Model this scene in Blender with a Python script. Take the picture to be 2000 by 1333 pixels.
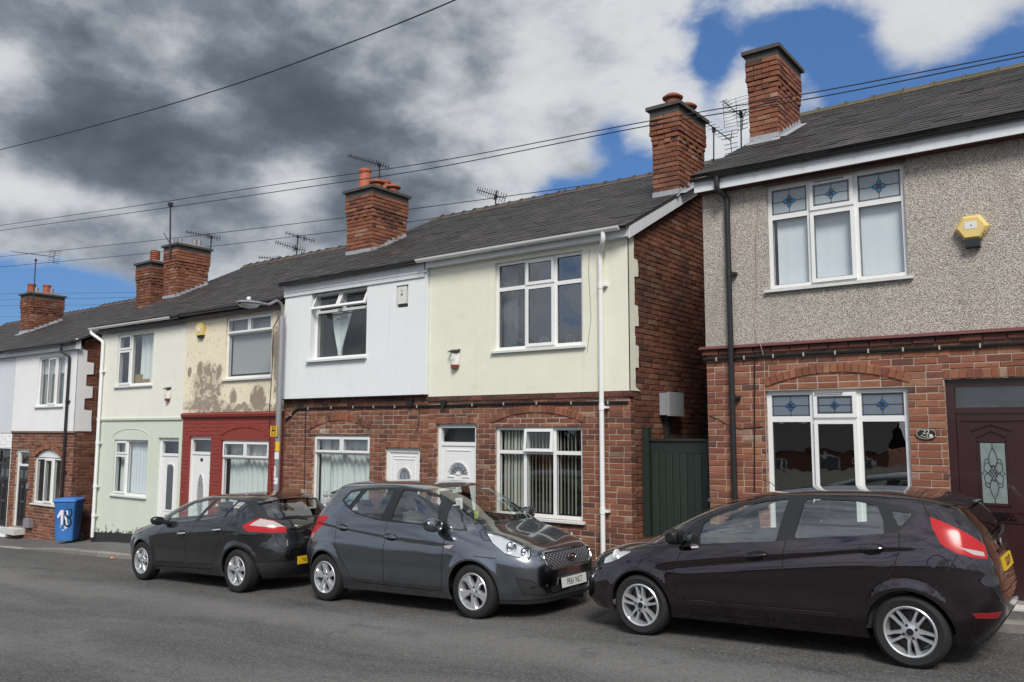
import bpy, math, random
import numpy as np
from mathutils import Vector, Matrix
random.seed(7); rng = np.random.default_rng(7)
for o in list(bpy.data.objects): bpy.data.objects.remove(o)
S = bpy.context.scene; C = S.collection
# ------------------------------------------------------------------ camera
CAMZ = 1.87                       # eye height above the road below the photographer
FPX, YAW, PITCH, ROLL = 1607.55, .645803, .107994, .00175948   # focal length in photo pixels (2000 wide)
def cam_axes():
    fw = np.array([-math.sin(YAW)*math.cos(PITCH), math.cos(YAW)*math.cos(PITCH), math.sin(PITCH)])
    rt = np.array([math.cos(YAW), math.sin(YAW), 0]); up = np.cross(rt, fw)
    return fw, math.cos(ROLL)*rt+math.sin(ROLL)*up, -math.sin(ROLL)*rt+math.cos(ROLL)*up
FW, RT, UP = cam_axes()
cd = bpy.data.cameras.new('camera'); cam = bpy.data.objects.new('camera', cd); C.objects.link(cam)
m = Matrix([[RT[i], UP[i], -FW[i], 0] for i in range(3)]+[[0,0,0,1]]); m.translation = (0, 0, CAMZ)
cam.matrix_world = m; cd.sensor_width = 36; cd.lens = FPX/2000*36; cd.clip_end = 2000; cd.clip_start = .05
S.camera = cam
S.view_settings.view_transform = 'Standard'; S.view_settings.look = 'None'; S.view_settings.gamma = 1
S.view_settings.exposure = 1.22
def ray(px, py): return FW+RT*((px-1000)/FPX)-UP*((py-666.5)/FPX)
def onY(px, py, Y=10.2):
    a = ray(px, py); a = a*(Y/a[1]); return (float(a[0]), Y, float(a[2])+CAMZ)
def onX(px, py, X):
    a = ray(px, py); a = a*(X/a[0]); return (X, float(a[1]), float(a[2])+CAMZ)
def FX(px, py=800): return onY(px, py)[0]
def FZ(px, py): return onY(px, py)[2]
def proj(P):
    d = np.array([P[0], P[1], P[2]-CAMZ]); z = d@FW
    return 1000+FPX*(d@RT)/z, 666.5-FPX*(d@UP)/z
# ------------------------------------------------------------------ node helper
class NT:
    def __init__(s, tree): s.t = tree; s.n = tree.nodes; s.l = tree.links
    def node(s, typ, inp=None, **kw):
        n = s.n.new(typ)
        for k, v in kw.items(): setattr(n, k, v)
        for k, v in (inp or {}).items():
            if isinstance(v, bpy.types.NodeSocket): s.l.new(v, n.inputs[k])
            else: n.inputs[k].default_value = v
        return n
    def math(s, op, a, b=0., c=0., clamp=False):
        n = s.n.new('ShaderNodeMath'); n.operation = op; n.use_clamp = clamp
        for i, v in enumerate((a, b, c)):
            if isinstance(v, bpy.types.NodeSocket): s.l.new(v, n.inputs[i])
            else: n.inputs[i].default_value = v
        return n.outputs[0]
    def vmath(s, op, a, b=(0,0,0)):
        n = s.n.new('ShaderNodeVectorMath'); n.operation = op
        for i, v in enumerate((a, b)):
            if isinstance(v, bpy.types.NodeSocket): s.l.new(v, n.inputs[i])
            else: n.inputs[i].default_value = v
        return n
    def mix(s, f, a, b, blend='MIX'):
        n = s.n.new('ShaderNodeMix'); n.data_type = 'RGBA'; n.blend_type = blend; n.clamp_factor = True
        for i, v in ((0, f), (6, a), (7, b)):
            if isinstance(v, bpy.types.NodeSocket): s.l.new(v, n.inputs[i])
            elif i == 0: n.inputs[0].default_value = v
            else: n.inputs[i].default_value = (*v[:3], 1)
        return n.outputs[2]
    def smooth(s, v, a, b):
        n = s.n.new('ShaderNodeMapRange'); n.interpolation_type = 'SMOOTHSTEP'; n.clamp = True
        s.l.new(v, n.inputs[0]); n.inputs[1].default_value = a; n.inputs[2].default_value = b
        return n.outputs[0]
    def noise(s, vec, scale, detail=4, rough=.55, dist=0.):
        n = s.node('ShaderNodeTexNoise', {'Scale': scale, 'Detail': detail, 'Roughness': rough, 'Distortion': dist})
        if vec is not None: s.l.new(vec, n.inputs['Vector'])
        return n.outputs['Fac']
    def scale(s, vec, k): return s.vmath('MULTIPLY', vec, k).outputs[0]
# ------------------------------------------------------------------ sky
SUN_AZ, SUN_EL = math.radians(-52), math.radians(46)      # sun direction: azimuth from +X, elevation
sun_dir = Vector((math.cos(SUN_AZ)*math.cos(SUN_EL), math.sin(SUN_AZ)*math.cos(SUN_EL), math.sin(SUN_EL)))
W = bpy.data.worlds.new('World'); S.world = W; W.use_nodes = True
t = NT(W.node_tree); t.n.clear()
sky = t.node('ShaderNodeTexSky', sky_type='NISHITA', sun_disc=False, sun_elevation=SUN_EL,
             sun_rotation=math.atan2(sun_dir.x, sun_dir.y), altitude=100, air_density=1.0, dust_density=.6, ozone_density=2.5)
D = t.node('ShaderNodeTexCoord').outputs['Generated']
def blob(px, py, r, sx=1., sy=1.):
    """soft round patch of sky about a direction, r in degrees"""
    c = ray(px, py); c = c/np.linalg.norm(c)
    d = t.vmath('SUBTRACT', D, tuple(c)).outputs[0]
    d = t.vmath('MULTIPLY', d, (1/sx, 1/sx, 1/sy)).outputs[0]
    l = t.vmath('LENGTH', d).outputs['Value']
    k = t.math('DIVIDE', l, math.radians(r))
    return t.math('POWER', 2.718, t.math('MULTIPLY', t.math('MULTIPLY', k, k), -1.))
def total(lst):
    s_ = None
    for wgt, b in lst:
        v = t.math('MULTIPLY', b, wgt); s_ = v if s_ is None else t.math('ADD', s_, v)
    return s_
dv = t.vmath('MULTIPLY', D, (1., 1., 1.7)).outputs[0]
n1 = t.noise(dv, 5.5, 9, .52, .25); n2 = t.noise(t.vmath('ADD', dv, (3.1, 1.7, .4)).outputs[0], 2.6, 8, .55, .3)
n3 = t.noise(t.vmath('ADD', dv, (7.1, 2.2, 5.4)).outputs[0], 11., 9, .55, .15)
n4 = t.noise(t.vmath('MULTIPLY', D, (20., 20., 34.)).outputs[0], 1., 8, .6, .6)
N1, N2, N3, N4 = [t.math('SUBTRACT', q, .5) for q in (n1, n2, n3, n4)]
def fbm(a, b, c): return t.math('ADD', t.math('ADD', t.math('MULTIPLY', N1, a), t.math('MULTIPLY', N2, b)), t.math('MULTIPLY', N3, c))
cov = total([(-1.15, blob(1235, 350, 2.3, 1.2, .9)), (-.95, blob(1105, 370, 2.0, 1.5, .7)), (-0.74, blob(1185, 265, 1.3)), (-1.0, blob(1650, 120, 2.7, .8, 1.3)), (-1.0, blob(1390, 110, 1.8, .7, 1.6)), (-0.69, blob(1560, 60, 2.4, 1.4, .6)),
             (-0.79, blob(1830, 170, 3.2, 2.2, .7)), (-0.64, blob(1990, 80, 2.)), (-.25, blob(1590, 240, 2.5)),
             (.45, blob(1320, 255, 2.2)), (.55, blob(1460, 195, 1.8)), (.35, blob(1590, 190, 1.2)), (.3, blob(1500, 10, 1.6, 1.5, .6)), (.62, blob(1820, 45, 3.0, 1.5, .8)), (.30, blob(1000, 180, 9)),
             (-1.39, blob(150, 575, 2.0, 3.2, .8)), (-1.14, blob(-80, 585, 2.6, 1.6, .7)), (.45, blob(300, 250, 16, 1.5, .8)), (.25, blob(900, 420, 5))])
cov = t.math('ADD', cov, t.math('ADD', fbm(1.9, 1.2, 1.4), t.math('MULTIPLY', N4, .7)))
cov = t.math('ADD', cov, .24)
cmask = t.smooth(cov, -.48, .34)
dark = total([(.30, blob(190, 30, 9, 1.5, .7)), (.46, blob(420, 300, 6.5, 1.7, .65)), (.40, blob(650, 215, 6, 1.3, .9)), (.30, blob(80, 270, 6, 1.3, .8)),
              (.16, blob(900, 270, 6, 1.5, .9)), (.42, blob(340, 370, 3.2, 1.5, .6)), (.26, blob(450, 10, 7)), (.18, blob(180, 490, 5, 3.0, .5)),
              (-1.15, blob(565, 345, 2.3, 1.3, .8)), (-.75, blob(60, 378, 2.4, 2.8, .45)), (-.42, blob(340, 95, 3.0)), (-.7, blob(0, 95, 2.6)), (-.4, blob(880, 210, 3.0)), (-.35, blob(1000, 320, 3.5)), (-.22, blob(640, 430, 4)), (-.25, blob(300, 200, 3, 1.5, .6)),
              (-.22, blob(1150, 110, 13, 1.3, 1)), (-.25, blob(1010, 250, 3)), (-.35, blob(1480, 190, 9)), (.10, blob(860, 440, 8)), (.25, blob(940, 150, 2.6, .6, 1.4)), (.15, blob(1120, 200, 3))])
dark = t.math('ADD', t.math('ADD', dark, .42), t.math('ADD', fbm(2.1, 1.9, 1.5), t.math('MULTIPLY', N4, .35)))
dk = t.smooth(dark, -.2, 1.75)
ramp = t.node('ShaderNodeValToRGB', {'Fac': dk}); cr = ramp.color_ramp
cr.elements[0].position = 0; cr.elements[0].color = (2.95, 3.02, 3.1, 1)
cr.elements[1].position = 1; cr.elements[1].color = (.36, .44, .56, 1)
for q, c in ((.16, (2.3, 2.41, 2.54)), (.34, (1.55, 1.68, 1.86)), (.5, (.98, 1.13, 1.34)), (.7, (.62, .73, .89))): e = cr.elements.new(q); e.color = (*c, 1)
blue = t.mix(1., sky.outputs[0], (.34, .46, .58), 'MULTIPLY')
blue = t.mix(.6, blue, (.30, .72, 1.75))
sg = t.vmath('DOT_PRODUCT', D, tuple(sun_dir)).outputs['Value']
lit = t.math('ADD', 1., t.math('MULTIPLY', t.smooth(sg, .25, 1.), .8))             # cloud in front of the sun is lit through
col = t.mix(cmask, blue, t.vmath('SCALE', ramp.outputs[0]).outputs[0])
t.l.new(lit, [n for n in t.n if n.type == 'VECT_MATH' and n.operation == 'SCALE'][0].inputs['Scale'])
bg = t.node('ShaderNodeBackground', {'Color': col, 'Strength': .1})
t.l.new(bg.outputs[0], t.node('ShaderNodeOutputWorld').inputs[0])
W.cycles.sampling_method = 'MANUAL'; W.cycles.sample_map_resolution = 1024
# ------------------------------------------------------------------ sun (behind thin cloud)
ld = bpy.data.lights.new('sun', 'SUN'); ld.energy = 1.5; ld.angle = math.radians(20); ld.color = (1, .96, .9)
sun = bpy.data.objects.new('sun', ld); C.objects.link(sun)
sun.rotation_euler = sun_dir.to_track_quat('Z', 'Y').to_euler()
S.cycles.max_bounces = 8; S.cycles.transparent_max_bounces = 16; S.cycles.glossy_bounces = 4; S.cycles.diffuse_bounces = 3
S.cycles.caustics_reflective = False; S.cycles.caustics_refractive = False; S.cycles.sample_clamp_indirect = 6
try: S.cycles.use_denoising = True
except Exception: pass
# ------------------------------------------------------------------ materials
MATS = {}
def base_mat(name):
    mt = bpy.data.materials.new(name); mt.use_nodes = True; t = NT(mt.node_tree); t.n.clear()
    out = t.node('ShaderNodeOutputMaterial'); b = t.node('ShaderNodeBsdfPrincipled'); t.l.new(b.outputs[0], out.inputs[0])
    MATS[name] = mt
    return mt, t, b, out
def pos(t): return t.node('ShaderNodeNewGeometry').outputs['Position']
def bump(t, b, h, strength, dist):
    n = t.node('ShaderNodeBump', {'Height': h, 'Strength': strength, 'Distance': dist}); t.l.new(n.outputs[0], b.inputs['Normal'])
def mat(name, col, rough=.6, metal=0., var=.18, vscale=9., bmp=.0, bscale=120., coat=0., spec=.5, dirt=0., obj=False):
    """plain procedural surface: colour with blotchy variation, grain in the relief"""
    mt, t, b, out = base_mat(name)
    p = t.node('ShaderNodeTexCoord').outputs['Object'] if obj else pos(t)
    f = t.noise(p, vscale, 6, .6)
    c = t.mix(f, [x*(1-var) for x in col], [min(1, x*(1+var)) for x in col])
    if dirt:
        d = t.noise(t.scale(p, (3., 3., .5)), 2.2, 7, .65, .4)
        c = t.mix(t.math('MULTIPLY', t.smooth(d, .48, .78), dirt), c, [x*.35+.02 for x in col])
    t.l.new(c, b.inputs['Base Color'])
    b.inputs['Roughness'].default_value = rough; b.inputs['Metallic'].default_value = metal
    b.inputs['Coat Weight'].default_value = coat; b.inputs['Coat Roughness'].default_value = .03
    b.inputs['Specular IOR Level'].default_value = spec
    if bmp: bump(t, b, t.noise(p, bscale, 3, .6), bmp, .004)
    return mt
def glass_mat(name, tint=(.9, .95, .94), ior=1.7, rough=0., wav=.0):
    mt, t, b, out = base_mat(name); t.n.remove(b)
    tr = t.node('ShaderNodeBsdfTransparent', {'Color': (*tint, 1)}); gl = t.node('ShaderNodeBsdfGlossy', {'Color': (1, 1, 1, 1), 'Roughness': rough})
    fr = t.node('ShaderNodeFresnel', {'IOR': ior}); bk = t.node('ShaderNodeNewGeometry').outputs['Backfacing']
    if wav:
        n = t.node('ShaderNodeBump', {'Height': t.noise(pos(t), 3.5, 2, .5), 'Strength': wav, 'Distance': .02})
        t.l.new(n.outputs[0], gl.inputs['Normal']); t.l.new(n.outputs[0], fr.inputs['Normal'])
    mx = t.node('ShaderNodeMixShader', {'Fac': t.math('MULTIPLY', fr.outputs[0], t.math('SUBTRACT', 1., bk))}); t.l.new(tr.outputs[0], mx.inputs[1]); t.l.new(gl.outputs[0], mx.inputs[2])
    t.l.new(mx.outputs[0], out.inputs[0])
    return mt
# ------------------------------------------------------------------ mesh builder and scene tree
def setp(o, label=None, cat=None, group=None, kind=None):
    for k, v in (('label', label), ('category', cat), ('group', group), ('kind', kind)):
        if v: o[k] = v
    return o
def thing(name, label, cat, loc=(0, 0, 0), group=None):
    o = bpy.data.objects.new(name, None); o.empty_display_size = .2; o.location = loc; C.objects.link(o)
    return setp(o, label, cat, group)
def off(par):
    """world position of a parent chain's origin (all unrotated)"""
    v = Vector((0, 0, 0))
    while par is not None: v += par.location; par = par.parent
    return v
class MB:
    def __init__(s): s.v = []; s.f = []; s.tone = []
    def quad(s, a, b, c, d, tone=None):
        i = len(s.v); s.v += [tuple(a), tuple(b), tuple(c), tuple(d)]; s.f.append((i, i+1, i+2, i+3)); s.tone.append(tone)
    def poly(s, pts, tone=None):
        i = len(s.v); s.v += [tuple(p) for p in pts]; s.f.append(tuple(range(i, i+len(pts)))); s.tone.append(tone)
    def box(s, x0, x1, y0, y1, z0, z1, tone=None):
        i = len(s.v)
        s.v += [(x, y, z) for z in (z0, z1) for y in (y0, y1) for x in (x0, x1)]
        for f in ((0,2,3,1),(4,5,7,6),(0,1,5,4),(2,6,7,3),(0,4,6,2),(1,3,7,5)): s.f.append(tuple(i+k for k in f)); s.tone.append(tone)
        return s
    def bar(s, a, b, w, h, up=(0, 0, 1)):
        """box beam from a to b, w across, h along up"""
        a = Vector(a); b = Vector(b); d = (b-a).normalized(); u = Vector(up); r = d.cross(u).normalized(); u = r.cross(d).normalized()
        i = len(s.v)
        for p in (a, b):
            for su, sr in ((-1,-1),(-1,1),(1,1),(1,-1)): s.v.append(tuple(p+u*(h/2*su)+r*(w/2*sr)))
        for f in ((0,1,2,3),(7,6,5,4),(0,4,5,1),(1,5,6,2),(2,6,7,3),(3,7,4,0)): s.f.append(tuple(i+k for k in f)); s.tone.append(None)
        return s
    def tube(s, pts, r, n=8, cap=True):
        pts = [Vector(p) for p in pts]; rs = r if isinstance(r, (list, tuple)) else [r]*len(pts)
        prev = None; i0 = len(s.v)
        for k, p in enumerate(pts):
            d = (pts[min(k+1, len(pts)-1)]-pts[max(k-1, 0)]).normalized()
            if prev is None: u = d.orthogonal().normalized()
            else: u = (prev-d*prev.dot(d)).normalized()
            prev = u; v = d.cross(u)
            for a in range(n):
                an = 2*math.pi*a/n; s.v.append(tuple(p+(u*math.cos(an)+v*math.sin(an))*rs[k]))
        for k in range(len(pts)-1):
            for a in range(n):
                s.f.append((i0+k*n+a, i0+k*n+(a+1)%n, i0+(k+1)*n+(a+1)%n, i0+(k+1)*n+a)); s.tone.append(None)
        if cap:
            s.f.append(tuple(i0+a for a in range(n))[::-1]); s.f.append(tuple(i0+(len(pts)-1)*n+a for a in range(n))); s.tone += [None, None]
        return s
    def lathe(s, prof, c=(0, 0, 0), axis='z', n=24, closed=False):
        """prof: (radius, height along axis)"""
        i0 = len(s.v); c = Vector(c)
        for r, h in prof:
            for a in range(n):
                an = 2*math.pi*a/n; x, y = r*math.cos(an), r*math.sin(an)
                s.v.append(tuple(c+Vector({'z': (x, y, h), 'y': (x, h, y), 'x': (h, x, y)}[axis])))
        m = len(prof)
        for k in range(m if closed else m-1):
            k2 = (k+1) % m
            for a in range(n):
                s.f.append((i0+k*n+a, i0+k*n+(a+1)%n, i0+k2*n+(a+1)%n, i0+k2*n+a)); s.tone.append(None)
        return s
    def prism(s, pts, d, cap_back=True):
        """pts: front polygon (3D), extruded by vector d"""
        pts = [Vector(p) for p in pts]; d = Vector(d); n = len(pts); i = len(s.v)
        s.v += [tuple(p) for p in pts]+[tuple(p+d) for p in pts]
        s.f.append(tuple(range(i, i+n))); s.tone.append(None)
        if cap_back: s.f.append(tuple(range(i+2*n-1, i+n-1, -1))); s.tone.append(None)
        for k in range(n): s.f.append((i+k, i+n+k, i+n+(k+1)%n, i+(k+1)%n)); s.tone.append(None)
        return s
    def mesh(s, name, o=(0, 0, 0), weld=True):
        me = bpy.data.meshes.new(name); o = Vector(o)
        V = [Vector(v)-o for v in s.v]; F = s.f
        if weld:
            key = {}; idx = []; NV = []
            for v in V:
                k = (round(v.x, 5), round(v.y, 5), round(v.z, 5))
                if k not in key: key[k] = len(NV); NV.append(v)
                idx.append(key[k])
            NF = []; T = []
            for f, tn in zip(F, s.tone):
                g = []
                for q in f:
                    if idx[q] not in g: g.append(idx[q])
                if len(g) > 2: NF.append(g); T.append(tn)
            V, F = NV, NF
        else: T = s.tone
        me.from_pydata([tuple(v) for v in V], [], F)
        if any(x is not None for x in T):
            ca = me.color_attributes.new('tone', 'FLOAT_COLOR', 'CORNER'); arr = np.ones((len(me.loops), 4), 'f'); k = 0
            for f, tn in zip(F, T):
                if tn is not None: arr[k:k+len(f), :3] = tn
                k += len(f)
            ca.data.foreach_set('color', arr.ravel())
        me.validate(); me.update()
        return me
    def build(s, name, mt, par=None, smooth=False, weld=True, fix=True, ang=40):
        me = s.mesh(name, off(par), weld)
        if fix:
            import bmesh
            bm = bmesh.new(); bm.from_mesh(me); bmesh.ops.recalc_face_normals(bm, faces=bm.faces); bm.to_mesh(me); bm.free()
        me.materials.append(MATS[mt] if isinstance(mt, str) else mt)
        if smooth:
            me.polygons.foreach_set('use_smooth', [True]*len(me.polygons)); me.update()
            try: me.set_sharp_from_angle(angle=math.radians(ang))
            except Exception: pass
        return put(name, me, par)
def put(name, me, par=None, loc=None):
    o = bpy.data.objects.new(name, me); C.objects.link(o)
    if par is not None: o.parent = par
    if loc is not None: o.location = loc
    return o
def text_mesh(txt, size, name='lettering', extr=.001, sx=1.):
    cu = bpy.data.curves.new('t', 'FONT'); cu.body = txt; cu.size = size; cu.align_x = 'CENTER'; cu.align_y = 'CENTER'; cu.extrude = extr
    ob = bpy.data.objects.new('t', cu); C.objects.link(ob); dg = bpy.context.evaluated_depsgraph_get()
    me = bpy.data.meshes.new_from_object(ob.evaluated_get(dg)); bpy.data.objects.remove(ob); bpy.data.curves.remove(cu)
    me.name = name
    for v in me.vertices: v.co.x *= sx
    return me
# ------------------------------------------------------------------ surfaces of the street and the houses
def brick_mats():
    for nm, src in (('brick_single', 'obj'), ('brick_mass', 'attr')):
        mt, t, b, out = base_mat(nm); p = pos(t)
        c0 = t.node('ShaderNodeObjectInfo').outputs['Color'] if src == 'obj' else t.node('ShaderNodeVertexColor', layer_name='tone').outputs['Color']
        f = t.noise(p, 22, 6, .65); g = t.noise(p, 90, 4, .6)
        c = t.mix(1., c0, t.mix(f, (.62, .60, .60), (1.30, 1.33, 1.36)), 'MULTIPLY')
        c = t.mix(t.math('MULTIPLY', t.smooth(g, .52, .75), .35), c, (.36, .22, .15))
        d = t.noise(p, 1.1, 6, .6, .5)
        c = t.mix(t.math('MULTIPLY', t.smooth(d, .46, .74), .66), c, (.060, .040, .034))
        t.l.new(c, b.inputs['Base Color']); b.inputs['Roughness'].default_value = .88; b.inputs['Specular IOR Level'].default_value = .25
        bump(t, b, t.noise(p, 75, 5, .7), .7, .006)
brick_mats()
mat('mortar', (.43, .345, .285), .95, var=.3, vscale=14, bmp=.6, bscale=160, dirt=.35)
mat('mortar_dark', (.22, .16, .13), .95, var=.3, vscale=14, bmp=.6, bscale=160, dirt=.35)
mat('red_paint_wall', (.25, .040, .029), .55, var=.15, vscale=8, bmp=.3, bscale=90, dirt=.25)
mat('upvc', (.80, .80, .79), .32, var=.04, vscale=5, spec=.5, dirt=.06)
mat('white_trim', (.70, .72, .74), .45, var=.08, vscale=6, dirt=.22)
mat('sill_paint', (.66, .67, .67), .5, var=.1, vscale=9, dirt=.25)
mat('black_plastic', (.018, .018, .02), .4, var=.3, vscale=12, bmp=.15)
mat('cable_black', (.012, .012, .013), .55, var=.2)
mat('clip_metal', (.42, .40, .36), .4, var=.1)
mat('lead', (.33, .35, .37), .55, var=.3, vscale=12, bmp=.4, bscale=40)
mat('terracotta', (.33, .095, .05), .75, var=.25, vscale=14, bmp=.3, dirt=.4)
mat('chimney_cap', (.075, .07, .065), .9, var=.4, vscale=10, bmp=.6, bscale=70)
mat('dark_wood', (.034, .0095, .0105), .4, var=.2, vscale=12, coat=.2)
mat('soffit_red', (.07, .022, .02), .6, var=.2)
mat('gate_green', (.012, .022, .016), .6, var=.25, vscale=8, bmp=.35, bscale=50)
mat('galvanised', (.30, .30, .32), .5, metal=.35, var=.15, vscale=10)
mat('lamp_grey', (.21, .21, .225), .45, var=.15)
mat('aerial', (.03, .03, .032), .6, metal=.2, var=.3)
mat('bin_blue', (.05, .19, .52), .5, var=.16, vscale=7, bmp=.15, bscale=200, dirt=.12)
mat('paint_white', (.75, .72, .72), .6, var=.1)
mat('paint_black', (.012, .012, .014), .5, var=.1)
mat('sticker_white', (.72, .72, .73), .45, var=.06)
mat('sign_yellow', (.72, .45, .02), .4, var=.05)
mat('alarm_yellow', (.74, .55, .20), .4, var=.08)
mat('alarm_white', (.70, .69, .65), .4, var=.06)
mat('alarm_red', (.22, .035, .03), .4, var=.1)
mat('meter_grey', (.30, .31, .33), .5, var=.08)
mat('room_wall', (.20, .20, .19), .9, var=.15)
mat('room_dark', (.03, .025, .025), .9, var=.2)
mat('curtain', (.76, .80, .78), .9, var=.08, vscale=30)
mat('obscure_pale', (.40, .45, .49), .3, var=.1, vscale=15)
mat('net_white', (.82, .85, .89), .9, var=.03, vscale=25)
mat('blind_grey', (.42, .42, .42), .85, var=.04)
mat('blind_slat', (.72, .71, .60), .8, var=.06)
mat('leaf_grey', (.30, .31, .25), .8, var=.12)
mat('frosted', (.10, .115, .125), .25, var=.15, vscale=20)
mat('leaded_glass', (.24, .28, .30), .12, var=.25, vscale=9)
mat('clear_obscure', (.20, .25, .24), .12, var=.35, vscale=14, spec=.8)
mat('lead_line', (.03, .03, .035), .4, var=.1)
mat('flower_blue', (.03, .22, .42), .25, var=.15, vscale=40)
mat('flower_deep', (.02, .10, .28), .25, var=.15, vscale=40)
mat('flower_red', (.30, .05, .06), .3, var=.1)
mat('chrome', (.62, .63, .65), .12, metal=1., var=.05)
mat('door_black', (.012, .012, .014), .3, var=.1, coat=.3)
mat('step_white', (.55, .55, .53), .8, var=.2, vscale=12, dirt=.35)
mat('plaque_black', (.012, .016, .014), .3, var=.1, coat=.3)
mat('plaque_gold', (.70, .66, .58), .5, var=.05)
mat('toy_plush', (.55, .55, .60), .95, var=.3, vscale=25)
mat('toy_green', (.10, .33, .30), .95, var=.3, vscale=25)
mat('cardboard', (.36, .23, .11), .8, var=.1)
mat('plinth_black', (.025, .025, .028), .8, var=.3, vscale=8, bmp=.4)
glass_mat('window_glass', (.93, .95, .95), 1.95, wav=.06)
glass_mat('window_glass_dark', (.55, .58, .60), 3.0, wav=.05)
def render_mat(name, col, dirt=.35, bmp=.25, streak=.3, blobs=None, under=(.21, .165, .13), low=None, var=.07):
    """painted cement render: blotches, rain streaks, hairline relief; optionally flaked-off patches (their own shape and place)"""
    mt, t, b, out = base_mat(name); p = pos(t)
    c = t.mix(t.noise(p, 2.5, 7, .6), [x*(1-var) for x in col], [x*(1+var) for x in col])
    st = t.noise(t.scale(p, (7., 7., .35)), 1.6, 6, .65)
    c = t.mix(t.math('MULTIPLY', t.smooth(st, .52, .85), streak), c, [x*.45+.02 for x in col])
    d = t.noise(p, 4.2, 9, .7, .8)
    c = t.mix(t.math('MULTIPLY', t.smooth(d, .58, .78), dirt), c, [.55*x for x in col])
    rough = .85
    sep = t.node('ShaderNodeSeparateXYZ', {0: p})
    mask = None
    if blobs:
        acc = None
        for X, Z, rx, rz, k in blobs:
            dx = t.math('DIVIDE', t.math('SUBTRACT', sep.outputs[0], X), rx); dz = t.math('DIVIDE', t.math('SUBTRACT', sep.outputs[2], Z), rz)
            q = t.math('SUBTRACT', 1., t.math('ADD', t.math('MULTIPLY', dx, dx), t.math('MULTIPLY', dz, dz)))
            q = t.math('MAXIMUM', q, -1.); q = t.math('MINIMUM', t.math('MULTIPLY', q, k), t.math('MULTIPLY', q, 1.0)); acc = q if acc is None else t.math('MAXIMUM', acc, q)
        nn = t.noise(p, 6.0, 9, .66, .9)
        mask = t.smooth(t.math('ADD', acc, t.math('MULTIPLY', t.math('SUBTRACT', nn, .5), 4.6)), -.02, .06)
    if blobs:
        halo = t.math('MULTIPLY', t.smooth(t.math('ADD', acc, t.math('MULTIPLY', t.math('SUBTRACT', t.noise(p, 13., 9, .7, .6), .5), 6.)), -.55, -.35), .8)
        c = t.mix(halo, c, (.52, .44, .33))
    if low:
        z0, h, k = low
        zz = t.math('DIVIDE', t.math('SUBTRACT', t.math('SUBTRACT', sep.outputs[2], t.math('MULTIPLY', sep.outputs[0], .0475)), z0), h)
        nn = t.noise(t.vmath('ADD', p, (9, 3, 1)).outputs[0], 8., 8, .68, .7)
        q = t.smooth(t.math('SUBTRACT', nn, t.math('MULTIPLY', zz, k)), .46, .49)
        mask = q if mask is None else t.math('MAXIMUM', mask, q)
    if mask is not None: c = t.mix(mask, c, t.mix(t.noise(p, 20, 5, .6), [x*.8 for x in under], [x*1.2 for x in under]))
    t.l.new(c, b.inputs['Base Color']); b.inputs['Roughness'].default_value = rough; b.inputs['Specular IOR Level'].default_value = .3
    crk = t.node('ShaderNodeTexVoronoi', {'Scale': .9}, feature='DISTANCE_TO_EDGE')
    wv = t.node('ShaderNodeTexNoise', {'Vector': p, 'Scale': 2.2, 'Detail': 7.}).outputs['Color']
    t.l.new(t.vmath('ADD', p, t.scale(wv, (.55, .1, .55))).outputs[0], crk.inputs['Vector'])
    hair = t.math('MULTIPLY', t.math('SUBTRACT', 1., t.smooth(crk.outputs['Distance'], .0015, .007)), t.smooth(t.noise(p, .55, 3, .5), .53, .6))
    c = t.mix(t.math('MULTIPLY', hair, .45), c, [.3*x for x in col])
    h = t.math('SUBTRACT', t.math('ADD', t.noise(p, 60, 4, .6), t.math('MULTIPLY', t.noise(p, 5, 4, .5), 3.)), hair)
    if mask is not None: h = t.math('SUBTRACT', h, t.math('MULTIPLY', mask, 2.))
    bump(t, b, h, bmp, .006)
render_mat('render_cream', (.78, .765, .635), dirt=.3, streak=.26)
render_mat('render_white', (.78, .80, .80), dirt=.16, bmp=.15, streak=.2, var=.04)
render_mat('render_paleyellow', (.78, .77, .68), dirt=.2, streak=.2)
render_mat('render_palegreen', (.62, .66, .56), dirt=.25, streak=.22, low=(.33, .6, .45), under=(.05, .05, .05))
render_mat('render_far_white', (.80, .80, .80), dirt=.12, streak=.14)
render_mat('render_far_grey', (.62, .65, .68), dirt=.25, streak=.2)
def blobpx(lst): return [(*[onY(x, y)[i] for i in (0, 2)], rx, rz, k) for x, y, rx, rz, k in lst]
render_mat('render_peeling', (.80, .72, .55), dirt=.3, streak=.22, under=(.32, .262, .21), blobs=blobpx([
    (392, 722, .10, .16, 1.4), (372, 728, .07, .10, 1.2), (457, 776, .12, .16, 1.4), (505, 780, .24, .26, 1.8), (478, 790, .06, .05, 1.), (539, 672, .10, .3, 1.3),
    (540, 730, .06, .15, 1.2), (405, 757, .46, .44, .22), (400, 792, .7, .14, .34), (470, 800, 1.6, .10, .22), (544, 700, .10, .8, .5), (430, 725, .10, .14, .7), (545, 790, .08, .2, .8)]))
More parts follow.
